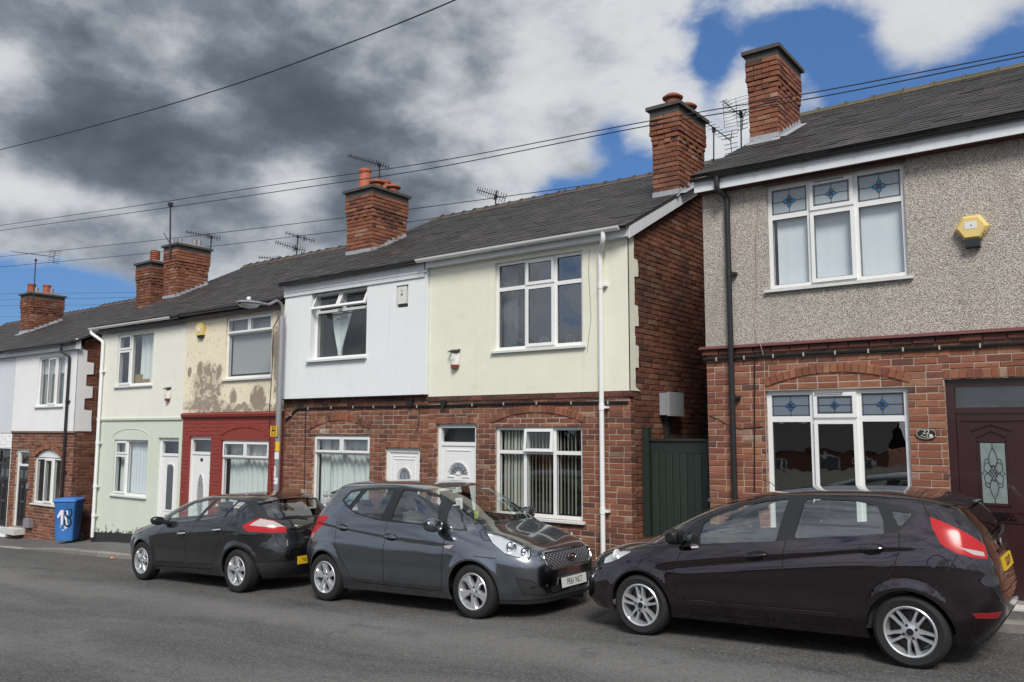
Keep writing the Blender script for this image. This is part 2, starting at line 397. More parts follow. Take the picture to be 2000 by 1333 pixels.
def pebble():
    mt, t, b, out = base_mat('pebbledash'); p = pos(t)
    v = t.node('ShaderNodeTexVoronoi', {'Vector': p, 'Scale': 88., 'Randomness': 1.}); v2 = t.node('ShaderNodeTexVoronoi', {'Vector': p, 'Scale': 30.})
    r = t.node('ShaderNodeValToRGB', {'Fac': t.node('ShaderNodeSeparateColor', {0: v.outputs['Color']}).outputs[0]}); cr = r.color_ramp
    cr.interpolation = 'CONSTANT'
    cr.elements[0].position = 0; cr.elements[0].color = (.58, .53, .47, 1); cr.elements[1].position = .86; cr.elements[1].color = (.26, .215, .185, 1)
    for q, c in ((.25, (.46, .42, .37)), (.42, (.70, .66, .60)), (.62, (.40, .355, .31)), (.7, (.54, .48, .41))): e = cr.elements.new(q); e.color = (*c, 1)
    c = t.mix(t.smooth(v.outputs['Distance'], .42, .72), r.outputs[0], (.30, .265, .23))
    c = t.mix(t.math('MULTIPLY', t.smooth(t.noise(t.scale(p, (2.2, 2.2, .45)), 1.1, 7, .62, .4), .46, .8), .55), c, (.27, .24, .205))
    t.l.new(c, b.inputs['Base Color']); b.inputs['Roughness'].default_value = .9; b.inputs['Specular IOR Level'].default_value = .25
    bump(t, b, t.math('SUBTRACT', 1., v.outputs['Distance']), .8, .008)
pebble()
def slate_mat():
    mt, t, b, out = base_mat('slate'); p = pos(t)
    c0 = t.node('ShaderNodeVertexColor', layer_name='tone').outputs['Color']
    c = t.mix(1., c0, t.mix(t.noise(p, 16, 6, .65), (.55, .55, .55), (1.45, 1.45, 1.45)), 'MULTIPLY')
    c = t.mix(t.math('MULTIPLY', t.smooth(t.noise(t.scale(p, (1.5, .5, 1.)), 1.6, 6, .6), .5, .8), .4), c, (.095, .088, .075))
    c = t.mix(t.math('MULTIPLY', t.smooth(t.noise(p, 45, 4, .6), .66, .76), .5), c, (.17, .165, .14))
    t.l.new(c, b.inputs['Base Color']); b.inputs['Roughness'].default_value = .62; b.inputs['Specular IOR Level'].default_value = .45
    bump(t, b, t.noise(p, 50, 5, .6), .4, .006)
slate_mat()
mat('roof_base', (.03, .028, .027), .9, var=.2)
mat('ridge_dark', (.06, .052, .048), .85, var=.35, vscale=9, bmp=.5, bscale=60)
mat('ridge_clay', (.085, .075, .06), .85, var=.35, vscale=9, bmp=.5, bscale=60)
mat('moss_mortar', (.20, .17, .085), .95, var=.4, vscale=14, bmp=.6)
def asphalt():
    for nm, a in (('asphalt', .102), ('pavement_tarmac', .12)):
        mt, t, b, out = base_mat(nm); p = pos(t); sep = t.node('ShaderNodeSeparateXYZ', {0: p})
        wob = t.math('MULTIPLY', t.math('SUBTRACT', t.noise(t.scale(p, (.5, .5, .5)), .9, 5, .6), .5), 1.6)
        y = t.math('ADD', sep.outputs[1], wob)
        big = t.noise(t.scale(p, (.22, 1., 1.)), .8, 8, .62, .8); mid = t.noise(t.scale(p, (.45, 1., 1.)), 3.4, 9, .68, .5)
        fine = t.node('ShaderNodeTexVoronoi', {'Vector': p, 'Scale': 70.}).outputs['Color']; g = t.node('ShaderNodeSeparateColor', {0: fine}).outputs[0]
        c = t.mix(t.smooth(big, .3, .7), (a*.66, a*.64, a*.625), (a*1.3, a*1.27, a*1.23))
        c = t.mix(t.math('MULTIPLY', t.smooth(mid, .48, .72), .55), c, (a*.5, a*.49, a*.48))
        if nm == 'asphalt':
            # wheel-polished, paler strip along the edge of the parking lane; darker, oily parking lane
            band = t.math('MULTIPLY', t.smooth(y, 5.9, 6.5), t.math('SUBTRACT', 1., t.smooth(y, 6.7, 7.3)))
            c = t.mix(t.math('MULTIPLY', band, .6), c, (a*1.75, a*1.71, a*1.66))
            lane = t.smooth(y, 7.1, 8.2); c = t.mix(t.math('MULTIPLY', lane, .5), c, (a*.55, a*.53, a*.52))
            tr = t.math('ABSOLUTE', t.math('SUBTRACT', y, 4.4)); c = t.mix(t.math('MULTIPLY', t.math('SUBTRACT', 1., t.smooth(tr, .1, .7)), .22), c, (a*1.5, a*1.48, a*1.45))
            # old trench repair and oil drips
            oil = t.noise(t.scale(p, (.8, 1., 1.)), 1.6, 5, .55, .3); c = t.mix(t.math('MULTIPLY', t.math('MULTIPLY', t.smooth(oil, .60, .70), t.smooth(y, 5.6, 7.4)), .6), c, (a*.32, a*.31, a*.31))
            cr_ = t.node('ShaderNodeTexVoronoi', {'Vector': t.vmath('ADD', t.scale(p, (.35, .9, 1.)), (0, 0, 0)).outputs[0], 'Scale': 1.1}, feature='DISTANCE_TO_EDGE')
            dist = t.vmath('ADD', t.scale(p, (.35, .9, 1.)), t.scale(t.node('ShaderNodeTexNoise', {'Vector': p, 'Scale': 2.5, 'Detail': 6.}).outputs['Color'], (.35, .35, .0))).outputs[0]
            t.l.new(dist, cr_.inputs['Vector'])
            crack = t.math('MULTIPLY', t.math('SUBTRACT', 1., t.smooth(cr_.outputs['Distance'], .002, .012)), t.smooth(t.noise(p, .35, 3, .5), .5, .6))
            c = t.mix(t.math('MULTIPLY', crack, .4), c, (a*.25, a*.25, a*.25))
        c = t.mix(t.math('MULTIPLY', t.smooth(g, .55, 1.), .42), c, (a*2.5, a*2.42, a*2.3))
        c = t.mix(t.math('MULTIPLY', t.math('SUBTRACT', 1., t.smooth(g, .0, .3)), .35), c, (a*.3, a*.3, a*.3))
        t.l.new(c, b.inputs['Base Color']); b.inputs['Roughness'].default_value = .82; b.inputs['Specular IOR Level'].default_value = .35
        bump(t, b, t.math('ADD', g, t.math('MULTIPLY', t.noise(p, 160, 3, .6), .8)), .8, .009)
asphalt()
mat('kerb_stone', (.22, .205, .185), .9, var=.35, vscale=9, bmp=.6, bscale=60, dirt=.4)
mat('earth', (.07, .065, .05), .95, var=.3, vscale=3)
# ------------------------------------------------------------------ ground
ROADP = [(-60, -4.6), (-30, -3.23), (-25, -3.0), (-20, -2.775), (-13.4, -2.485), (-10.75, -2.385), (-8.9, -2.295), (-6.3, -2.185), (-4.06, -2.03), (-1.57, -1.935), (3, -1.72), (30, -.4)]
_rx = np.array([q[0] for q in ROADP]); _rz = np.array([q[1] for q in ROADP])
def road_z(X): return float(np.interp(X, _rx, _rz))+CAMZ
KERB = [(-120, 8.95), (-20.5, 8.97), (-16.5, 8.95), (-14.2, 9.22), (-10, 9.30), (-6, 9.33), (30, 9.33)]
def kerb_y(X): return float(np.interp(X, [k[0] for k in KERB], [k[1] for k in KERB]))
def kerb_h(X): return .10 if X > -19.5 else max(.022, .10-.04*(-19.5-X))
def pave_z(X, y=10.2):
    k = kerb_y(X); return road_z(X)+kerb_h(X)+.045*max(0, y-k)
XS = list(np.arange(-60, -26, 4.))+list(np.arange(-26, 4, .5))+[4, 6, 10, 16, 22, 30]
b = MB()
for a, c in zip(XS[:-1], XS[1:]):
    for y0, y1 in ((-2.2, 3), (3, 6.5), (6.5, 99)):
        e0, e1 = (kerb_y(a)+.02, kerb_y(c)+.02) if y1 == 99 else (y1, y1)
        b.quad((a, y0, road_z(a)), (c, y0, road_z(c)), (c, e1, road_z(c)), (a, e0, road_z(a)))
setp(b.build('road', 'asphalt'), kind='structure')
b = MB()
for a, c in zip(XS[:-1], XS[1:]):
    b.quad((a, kerb_y(a)+.12, road_z(a)+kerb_h(a)-.003), (c, kerb_y(c)+.12, road_z(c)+kerb_h(c)-.003), (c, 13.4, pave_z(c, 10.25)), (a, 13.4, pave_z(a, 10.25)))
pav = setp(b.build('pavement', 'pavement_tarmac'), kind='structure')
for x in np.arange(-26.0, 1.0, .915):                 # kerb stones one by one
    if x+.9 > 2: break
    x1 = x+.905; mb = MB(); j = random.uniform(-.004, .004)
    ya, yc = kerb_y(x), kerb_y(x1); za, zc = road_z(x)+kerb_h(x)+j, road_z(x1)+kerb_h(x1)+j
    pr = [(0, -.25), (0, -.022), (.02, 0), (.125, 0), (.125, -.25)]
    A = [(x, ya+q, za+w) for q, w in pr]; B = [(x1, yc+q, zc+w) for q, w in pr]
    mb.poly(A[::-1]); mb.poly(B)
    for i in range(5): mb.quad(A[i], A[(i+1) % 5], B[(i+1) % 5], B[i])
    mb.build('kerb_stone', 'kerb_stone', pav)
b = MB(); xs = [-260, -60, 30, 260]
gz = lambda X: float(np.interp(X, [-260, -60, 30, 260], [-6, -2.9, 1.3, 3]))
for a, c in zip(xs[:-1], xs[1:]):
    b.quad((a, -260, gz(a)), (c, -260, gz(c)), (c, 400, gz(c)), (a, 400, gz(a)))
setp(b.build('ground', 'earth'), kind='structure')
b = MB()
for a, c in zip(XS[:-1], XS[1:]):
    b.quad((a, -5, road_z(a)+.12), (c, -5, road_z(c)+.12), (c, -2.2, road_z(c)+.10), (a, -2.2, road_z(a)+.10))
    b.quad((a, -2.2, road_z(a)+.10), (c, -2.2, road_z(c)+.10), (c, -2.2, road_z(c)-.02), (a, -2.2, road_z(a)-.02))
setp(b.build('far_pavement', 'pavement_tarmac'), kind='structure')

def vary(nm, k):
    """small tone shift from one piece to the next"""
    nt = MATS[nm].node_tree; t = NT(nt); b = [n for n in nt.nodes if n.type == 'BSDF_PRINCIPLED'][0]; src = b.inputs['Base Color'].links[0].from_socket
    r = t.node('ShaderNodeObjectInfo').outputs['Random']; v = t.math('ADD', 1-k, t.math('MULTIPLY', r, 2*k)); m_ = t.vmath('SCALE', src); t.l.new(v, m_.inputs['Scale']); t.l.new(m_.outputs[0], b.inputs['Base Color'])
vary('gate_green', .3); vary('kerb_stone', .25); vary('terracotta', .25); vary('blind_slat', .12); vary('ridge_clay', .25); vary('ridge_dark', .25)
# ------------------------------------------------------------------ house kit
F = 10.2                                       # plane of the house fronts
COURSE, BL, JT = .0803, .2395, .010
def carline(px):                               # rough top of the parked cars in the photograph, to spend the single bricks on what shows
    return float(np.interp(px, [0, 250, 330, 400, 560, 620, 640, 700, 900, 1000, 1140, 1170, 1320, 1440, 1560, 1800, 1900, 2000], [1100, 1030, 985, 962, 965, 985, 985, 945, 945, 970, 1060, 1085, 1040, 985, 955, 955, 975, 1010]))
def tone_red(k=1.):
    r = random.random()
    if r < .05: c = (.135, .056, .045)
    elif r < .26: c = (.215, .074, .047)
    elif r < .66: c = (.265, .092, .054)
    elif r < .90: c = (.305, .116, .068)
    elif r < .97: c = (.34, .145, .088)
    else: c = (.35, .20, .14)
    j = random.uniform(.88, 1.12)*k
    return (c[0]*j*.96, c[1]*j*1.05*random.uniform(.94, 1.06), c[2]*j*1.04)
def brick_proto(seed):
    r = random.Random(seed); v = []; q = lambda a: r.uniform(-a, a)
    # local: x along (unit), y depth (front at 0, back at 1), z up (unit); chamfered front edges
    for sx, sz in ((-1, -1), (1, -1), (1, 1), (-1, 1)): v.append((sx*.5, 1, sz*.5))
    for sx, sz in ((-1, -1), (1, -1), (1, 1), (-1, 1)): v.append((sx*(.5+q(.006)), .22+q(.05), sz*(.5+q(.03))))
    for sx, sz in ((-1, -1), (1, -1), (1, 1), (-1, 1)): v.append((sx*(.475+q(.012)), q(.10), sz*(.43+q(.04))))
    f = [(8, 9, 10, 11)]
    for k in range(4):
        k2 = (k+1) % 4
        f += [(4+k, 4+k2, 8+k2, 8+k), (k, k2, 4+k2, 4+k)]
    return v, f
BPROTO = [brick_proto(i) for i in range(7)]
BMESH = []
for v, f in BPROTO:
    me = bpy.data.meshes.new('brick'); me.from_pydata(v, [], f); me.update(); me.materials.append(MATS['brick_single']); BMESH.append(me)
class Bricks:
    """collects bricks of one wall: (centre of the front face, along, normal outwards, up, length, height, depth, tone)"""
    def __init__(s): s.b = []
    def add(s, c, ax, nrm, up, l, h, d=.03, tone=None): s.b.append((Vector(c), Vector(ax), Vector(nrm), Vector(up), l, h, d, tone or tone_red()))
    def wall(s, o, ax, nrm, L, H, holes=(), skip=None, shift=None, tone=None, proud=.007, phase=0., course=COURSE, bl=BL, bond='stretch'):
        """stretcher courses over an L x H rectangle from o; holes are (x0,x1,z0,z1) in wall coordinates"""
        o = Vector(o); ax = Vector(ax); nrm = Vector(nrm); up = Vector((0, 0, 1)); n = int(math.ceil(H/course-.2))
        for k in range(n):
            z0, z1 = k*course, min(H, k*course+course-JT)
            if z1-z0 < .02: continue
            x = -bl*(((k+phase) % 2)*.5)-random.uniform(0, .012)
            hdr = random.random() < .0
            while x < L:
                ln = bl*.5 if (bond == 'header' or random.random() < .035) else bl
                a, b = max(0, x), min(L, x+ln-JT*.9); x += ln
                if b-a < .025: continue
                rects = [(a, b, z0, z1)]
                for h in holes:
                    nr = []
                    for r in rects:
                        if r[1] <= h[0] or r[0] >= h[1] or r[3] <= h[2] or r[2] >= h[3]: nr.append(r); continue
                        if r[0] < h[0]: nr.append((r[0], h[0], r[2], r[3]))
                        if r[1] > h[1]: nr.append((h[1], r[1], r[2], r[3]))
                        m0, m1 = max(r[0], h[0]), min(r[1], h[1])
                        if r[2] < h[2]: nr.append((m0, m1, r[2], h[2]-.004))
                        if r[3] > h[3]: nr.append((m0, m1, h[3]+.004, r[3]))
                    rects = nr
                for r in rects:
                    if r[1]-r[0] < .022 or r[3]-r[2] < .016: continue
                    cx, cz = (r[0]+r[1])/2, (r[2]+r[3])/2
                    if skip and skip(cx, cz): continue
                    dd = shift(cx, cz) if shift else 0
                    s.add(o+ax*cx+up*(cz+random.uniform(-.0015, .0015))+nrm*(proud+dd+random.uniform(-.002, .002)), ax, nrm, up, r[1]-r[0], r[3]-r[2], .03, tone() if tone else None)
    def build(s, par, limit=300, mass='brickwork', mat_mass='brick_mass', minpx=0., single=True, name='brick'):
        org = off(par); L = []
        for i, q in enumerate(s.b):
            px, py = proj(q[0]); d = math.dist(q[0], (0, 0, CAMZ)); big = math.sqrt(q[4]*q[5])*FPX/d
            vis = 0 < px < 2000 and -20 < py < carline(px)+6
            L.append((big if vis else big*.01, i))
        L.sort(reverse=True); one = set(i for k, i in L[:limit] if k >= minpx) if single else set()
        mb = MB()
        for i, (c, ax, nr, up, l, h, d, tone) in enumerate(s.b):
            k = random.randrange(7)
            M = Matrix(((ax.x*l, -nr.x*d, up.x*h, c.x), (ax.y*l, -nr.y*d, up.y*h, c.y), (ax.z*l, -nr.z*d, up.z*h, c.z), (0, 0, 0, 1)))
            if i in one:
                o = put(name, BMESH[k], par); M2 = M.copy(); M2.translation = c-org; o.matrix_local = M2; o.color = (*tone, 1)
            else:
                v, f = BPROTO[k]; i0 = len(mb.v); mb.v += [tuple(M @ Vector(q)) for q in v]
                for g in f[:5] if False else f: mb.f.append(tuple(i0+w for w in g)); mb.tone.append(tone)
        if mb.v:
            o = mb.build(mass, mat_mass, par, weld=False, fix=False); o['kind'] = 'stuff'
def panel(name, par, mt, x0, x1, z0, z1, y, holes=(), depth=.12, thick=.1, back=True, arch=None):
    """wall sheet facing -Y with real openings, reveals and edges"""
    xs = sorted({x0, x1, *[min(max(h[i], x0), x1) for h in holes for i in (0, 1)]}); zs = sorted({z0, z1, *[min(max(h[i], z0), z1) for h in holes for i in (2, 3)]})
    inh = lambda x, z: any(h[0] < x < h[1] and h[2] < z < h[3] for h in holes)
    b = MB()
    cell = {}
    for i in range(len(xs)-1):
        for j in range(len(zs)-1): cell[i, j] = not inh((xs[i]+xs[i+1])/2, (zs[j]+zs[j+1])/2)
    for (i, j), on in cell.items():
        if not on: continue
        a, c, e, g = xs[i], xs[i+1], zs[j], zs[j+1]
        b.quad((a, y, e), (c, y, e), (c, y, g), (a, y, g))
        for nb, (p, q) in (((i-1, j), ((a, e), (a, g))), ((i+1, j), ((c, g), (c, e))), ((i, j-1), ((c, e), (a, e))), ((i, j+1), ((a, g), (c, g)))):
            if not cell.get(nb, False):
                dd = depth if nb in cell else thick
                b.quad((p[0], y, p[1]), (q[0], y, q[1]), (q[0], y+dd, q[1]), (p[0], y+dd, p[1]))
    return b.build(name, mt, par, fix=False)
def rb(mb, r, y0, y1): mb.box(r[0], r[1], y0, y1, r[2], r[3])
def window(par, x0, x1, z0, z1, y, cols, rows=None, kinds=None, fw=.058, bw=.055, sill=True, mt='upvc', room=.9, tilt=None, sill_mt='sill_paint', sill_w=.05, name='window', glass='window_glass', roommat='room_wall', opener_w=.045, split=None):
    """frame with bars; cols = fractions of the width where mullions stand; rows[c] = fractions (from the top) of transoms in column c;
    kinds[(c,r)] = 'o' casement closed, 'v' vent opened"""
    yf, yb = y+.05, y+.115
    X = [x0]+[x0+(x1-x0)*c for c in cols]+[x1]
    mb = MB()
    mb.box(x0, x0+fw, yf, yb, z0, z1); mb.box(x1-fw, x1, yf, yb, z0, z1); mb.box(x0+fw, x1-fw, yf, yb, z1-fw, z1); mb.box(x0+fw, x1-fw, yf, yb, z0, z0+fw)
    cells = []
    for c in range(len(X)-1):
        a = X[c]+(fw if c == 0 else bw/2); e = X[c+1]-(fw if c == len(X)-2 else bw/2)
        if c: mb.box(X[c]-bw/2, X[c]+bw/2, yf+.002, yb-.002, z0+fw, z1-fw)
        rr = (rows[c] if rows else []); Z = [z1]+[z1-(z1-z0)*q for q in rr]+[z0]
        for r in range(len(Z)-1):
            t_ = Z[r]-(fw if r == 0 else bw/2); u = Z[r+1]+(fw if r == len(Z)-2 else bw/2)
            if r: mb.box(a, e, yf+.003, yb-.003, Z[r]-bw/2, Z[r]+bw/2)
            if split and r == 0:
                xm = a+(e-a)*split; mb.box(xm-bw/2, xm+bw/2, yf+.002, yb-.002, u, t_)
                cells += [(0, 0, a, xm-bw/2, u, t_), (1, 0, xm+bw/2, e, u, t_)]
            else: cells.append((c, r, a, e, u, t_))
    w = mb.build(name, mt, par)
    for c, r, a, e, u, t_ in cells:
        k = (kinds or {}).get((c, r), 'f')
        g = MB(); pn = MB()
        if k == 'f':
            pn.box(a, e, y+.082, y+.088, u, t_)
            g.box(a, e, y+.068, y+.071, t_-.006, t_); g.box(a, e, y+.068, y+.071, u, u+.006); g.box(a, a+.006, y+.068, y+.071, u+.006, t_-.006); g.box(e-.006, e, y+.068, y+.071, u+.006, t_-.006)
            pn.build('pane', glass, w)
            g.build('glazing_gasket', 'black_plastic', w)
        else:
            A, E_, U, T = a-.018, e+.018, u-.018, t_+.018; s_ = opener_w; yo = y+.018
            fr = MB()
            for q in ((A, A+s_, U, T), (E_-s_, E_, U, T), (A+s_, E_-s_, T-s_, T), (A+s_, E_-s_, U, U+s_)): rb(fr, q, yo, yo+.045)
            pn.box(A+s_, E_-s_, yo+.018, yo+.024, U+s_, T-s_)
            gk = MB()
            for q in ((A+s_, A+s_+.006, U+s_, T-s_), (E_-s_-.006, E_-s_, U+s_, T-s_), (A+s_+.006, E_-s_-.006, T-s_-.006, T-s_), (A+s_+.006, E_-s_-.006, U+s_, U+s_+.006)): rb(gk, q, yo+.01, yo+.013)
            if k == 'v':
                ang = -(tilt or .3); py, pz = yo+.03, T
                for m_ in (fr, pn, gk):
                    m_.v = [(x, py+(yy-py)*math.cos(ang)-(zz-pz)*math.sin(ang), pz+(yy-py)*math.sin(ang)+(zz-pz)*math.cos(ang)) for x, yy, zz in m_.v]
            fo = fr.build('casement', mt, w); pn.build('pane', glass, w); gk.build('glazing_gasket', 'black_plastic', w)
    if sill:
        s_ = MB(); o_ = sill_w
        s_.prism([(x0-.05, y-o_, z0-.045), (x0-.05, y-o_, z0-.012), (x0-.05, y+.055, z0-.001), (x0-.05, y+.055, z0-.045)], (x1-x0+.10, 0, 0))
        s_.build('sill', sill_mt, w)
    if room:
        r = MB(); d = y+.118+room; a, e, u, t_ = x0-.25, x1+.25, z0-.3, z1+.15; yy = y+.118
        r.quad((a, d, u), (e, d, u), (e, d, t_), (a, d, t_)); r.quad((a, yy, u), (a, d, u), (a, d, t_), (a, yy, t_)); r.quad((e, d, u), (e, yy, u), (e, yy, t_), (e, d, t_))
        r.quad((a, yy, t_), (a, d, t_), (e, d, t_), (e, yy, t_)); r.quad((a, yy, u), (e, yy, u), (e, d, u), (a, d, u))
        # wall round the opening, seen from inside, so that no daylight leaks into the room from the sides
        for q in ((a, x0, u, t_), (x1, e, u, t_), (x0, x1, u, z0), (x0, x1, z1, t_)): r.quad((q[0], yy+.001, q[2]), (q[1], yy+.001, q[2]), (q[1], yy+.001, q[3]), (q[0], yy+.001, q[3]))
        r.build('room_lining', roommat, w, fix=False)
    return w
def curtain(par, x0, x1, z0, z1, y, folds=8, amp=.03, mt='curtain', shape=None, name='curtain'):
    n = folds*8; m_ = 14; b = MB(); P = []
    ph = random.uniform(0, 6)
    for j in range(m_+1):
        v = j/m_; row = []
        a, e = shape(v) if shape else (x0, x1)
        for i in range(n+1):
            u = i/n; row.append((a+(e-a)*u+.01*math.sin(3*u*folds+ph), y+amp*math.sin(2*math.pi*folds*u+ph+.5*math.sin(5*u)+.3*v)*(0.7+.3*v)+amp*.4*math.sin(13*u), z1+(z0-z1)*v))
        P.append(row)
    for j in range(m_):
        for i in range(n): b.quad(P[j][i], P[j][i+1], P[j+1][i+1], P[j+1][i])
    return b.build(name, mt, par, smooth=True, fix=False)
def roof_plane(par, x0, x1, ye, ze, yr, zr, gauge=.19, sw=.26, tone=1., tile=.33, ridge=True, moss=False, seed=1):
    """slated slope facing the street with real overlapping courses, ridge tiles and a plain back slope"""
    rg = random.Random(seed); d = Vector((0, yr-ye, zr-ze)); L = d.length; d /= L; nrm = Vector((0, -d.z, d.y))
    b = MB(); P = lambda x, s, h: tuple(Vector((x, ye, ze))+d*s+nrm*h)
    b.quad(P(x0, 0, 0), P(x1, 0, 0), P(x1, L, 0), P(x0, L, 0))
    b.quad(P(x1, 0, -.03), P(x0, 0, -.03), P(x0, L, -.03), P(x1, L, -.03))
    b.quad(P(x0, 0, -.03), P(x1, 0, -.03), P(x1, 0, 0), P(x0, 0, 0))
    b.quad((x1, yr+.001, zr), (x0, yr+.001, zr), (x0, 2*yr-ye, ze-.2), (x1, 2*yr-ye, ze-.2))
    b.quad(P(x0, 0, -.03), P(x0, 0, 0), P(x0, L, 0), P(x0, L, -.03)); b.quad(P(x1, 0, 0), P(x1, 0, -.03), P(x1, L, -.03), P(x1, L, 0))
    rf = b.build('roof', 'roof_base', par, fix=False)
    s_ = MB(); n = int(L/gauge)
    for k in range(n+1):
        a, e = k*gauge, min(L, (k+1)*gauge+.05)
        x = x0-(sw/2 if k % 2 else 0)
        rowj = rg.uniform(-.003, .003)
        while x < x1:
            q0, q1 = max(x0, x+.002), min(x1, x+sw-.002); x += sw
            if q1-q0 < .03: continue
            h = .014+rg.uniform(-.002, .003); lift = rg.uniform(0, .006) if rg.random() < .15 else 0; sa = a-.012+rowj+rg.uniform(-.006, .006)
            g = rg.uniform(.82, 1.16)*tone; c = (.040*g, .036*g, .0355*g) if rg.random() > .12 else (.068*g, .05*g, .046*g)
            s_.quad(P(q0, sa, h+lift), P(q1, sa, h+lift+rg.uniform(-.002, .002)), P(q1, e, .006), P(q0, e, .006), c)
            s_.quad(P(q0, sa, h+lift-.010), P(q1, sa, h+lift-.010), P(q1, sa, h+lift), P(q0, sa, h+lift), c)
    so = s_.build('slates', 'slate', rf, weld=False, fix=False); so['kind'] = 'stuff'
    if ridge:
        x = x0; first = None
        mo = MB(); mo.bar((x0, yr-.13, zr-.055), (x1, yr-.13, zr-.055), .06, .05, nrm); mo.build('ridge_mortar', 'moss_mortar' if moss else 'mortar_dark', rf)
        while x < x1-.05:
            x2 = min(x+tile, x1); t_ = MB(); rr = .125
            for xx0, xx1, r2 in ((x, x2-.045, rr), (x2-.045, x2, rr+.022)):
                prof = [(-r2*1.15, -.085), (-r2*.8, -.02), (-r2*.42, .045), (0, .072), (r2*.42, .045), (r2*.8, -.02), (r2*1.15, -.085)]
                jz = rg.uniform(-.006, .006)
                A = [(xx0, yr+p, zr+q+jz+(r2-rr)) for p, q in prof]; B = [(xx1, yr+p, zr+q+jz+(r2-rr)) for p, q in prof]
                for i in range(6): t_.quad(A[i], B[i], B[i+1], A[i+1])
                t_.poly(A); t_.poly(B[::-1])
            t_.build('ridge_tile', 'ridge_clay' if moss else 'ridge_dark', rf); x = x2+.006
    return rf
def pipe(par, pts, r, mt, name='downpipe', collars=(), clips=()):
    b = MB(); pts = [Vector(p) for p in pts]; P = [pts[0]]
    for i in range(1, len(pts)-1):          # rounded bends
        a, c, e = pts[i-1], pts[i], pts[i+1]; q = min(.06, (c-a).length*.45, (e-c).length*.45)
        s_, t_ = c+(a-c).normalized()*q, c+(e-c).normalized()*q
        for k in range(5): u = k/4; P.append(s_*(1-u)**2+c*2*u*(1-u)+t_*u*u)
    P.append(pts[-1]); b.tube(P, r, 12); o = b.build(name, mt, par, smooth=True)
    for z in collars:
        x, y = pts[-1].x, pts[-1].y
        c = MB(); c.lathe([(r*.9, z-.045), (r*1.16, z-.045), (r*1.16, z+.045), (r*.9, z+.045)], (x, y, 0), n=12)
        c.box(x+r*1.1, x+r*1.1+.06, y-.012, y+.05, z-.02, z+.012); c.build('pipe_bracket', mt, o, smooth=True)
    return o
def gutter(par, x0, x1, y, z, r, mt, brackets=5, name='gutter'):
    n = 10; b = MB(); pr = [(y-r*math.cos(math.pi*k/n), z-r*math.sin(math.pi*k/n)) for k in range(n+1)]; pi_ = [(y-(r-.005)*math.cos(math.pi*k/n), z-(r-.005)*math.sin(math.pi*k/n)) for k in range(n+1)]
    lp = pr+pi_[::-1]; m_ = len(lp)
    for i in range(m_): a, c = lp[i], lp[(i+1) % m_]; b.quad((x0, *a), (x1, *a), (x1, *c), (x0, *c))
    for xx in (x0, x1): b.poly([(xx, *q) for q in pr])
    o = b.build(name, mt, par, smooth=True)
    for k in range(brackets):
        x = x0+(x1-x0)*(k+.5)/brackets; c = MB(); n2 = 8; q = r+.007
        pr2 = [(y-q*math.cos(math.pi*j/n2), z-q*math.sin(math.pi*j/n2)) for j in range(n2+1)]+[(y+r+.03, z+.01)]
        for i in range(len(pr2)-1): c.quad((x-.018, *pr2[i]), (x+.018, *pr2[i]), (x+.018, *pr2[i+1]), (x-.018, *pr2[i+1]))
        c.build('gutter_bracket', mt, o, smooth=True)
    return o
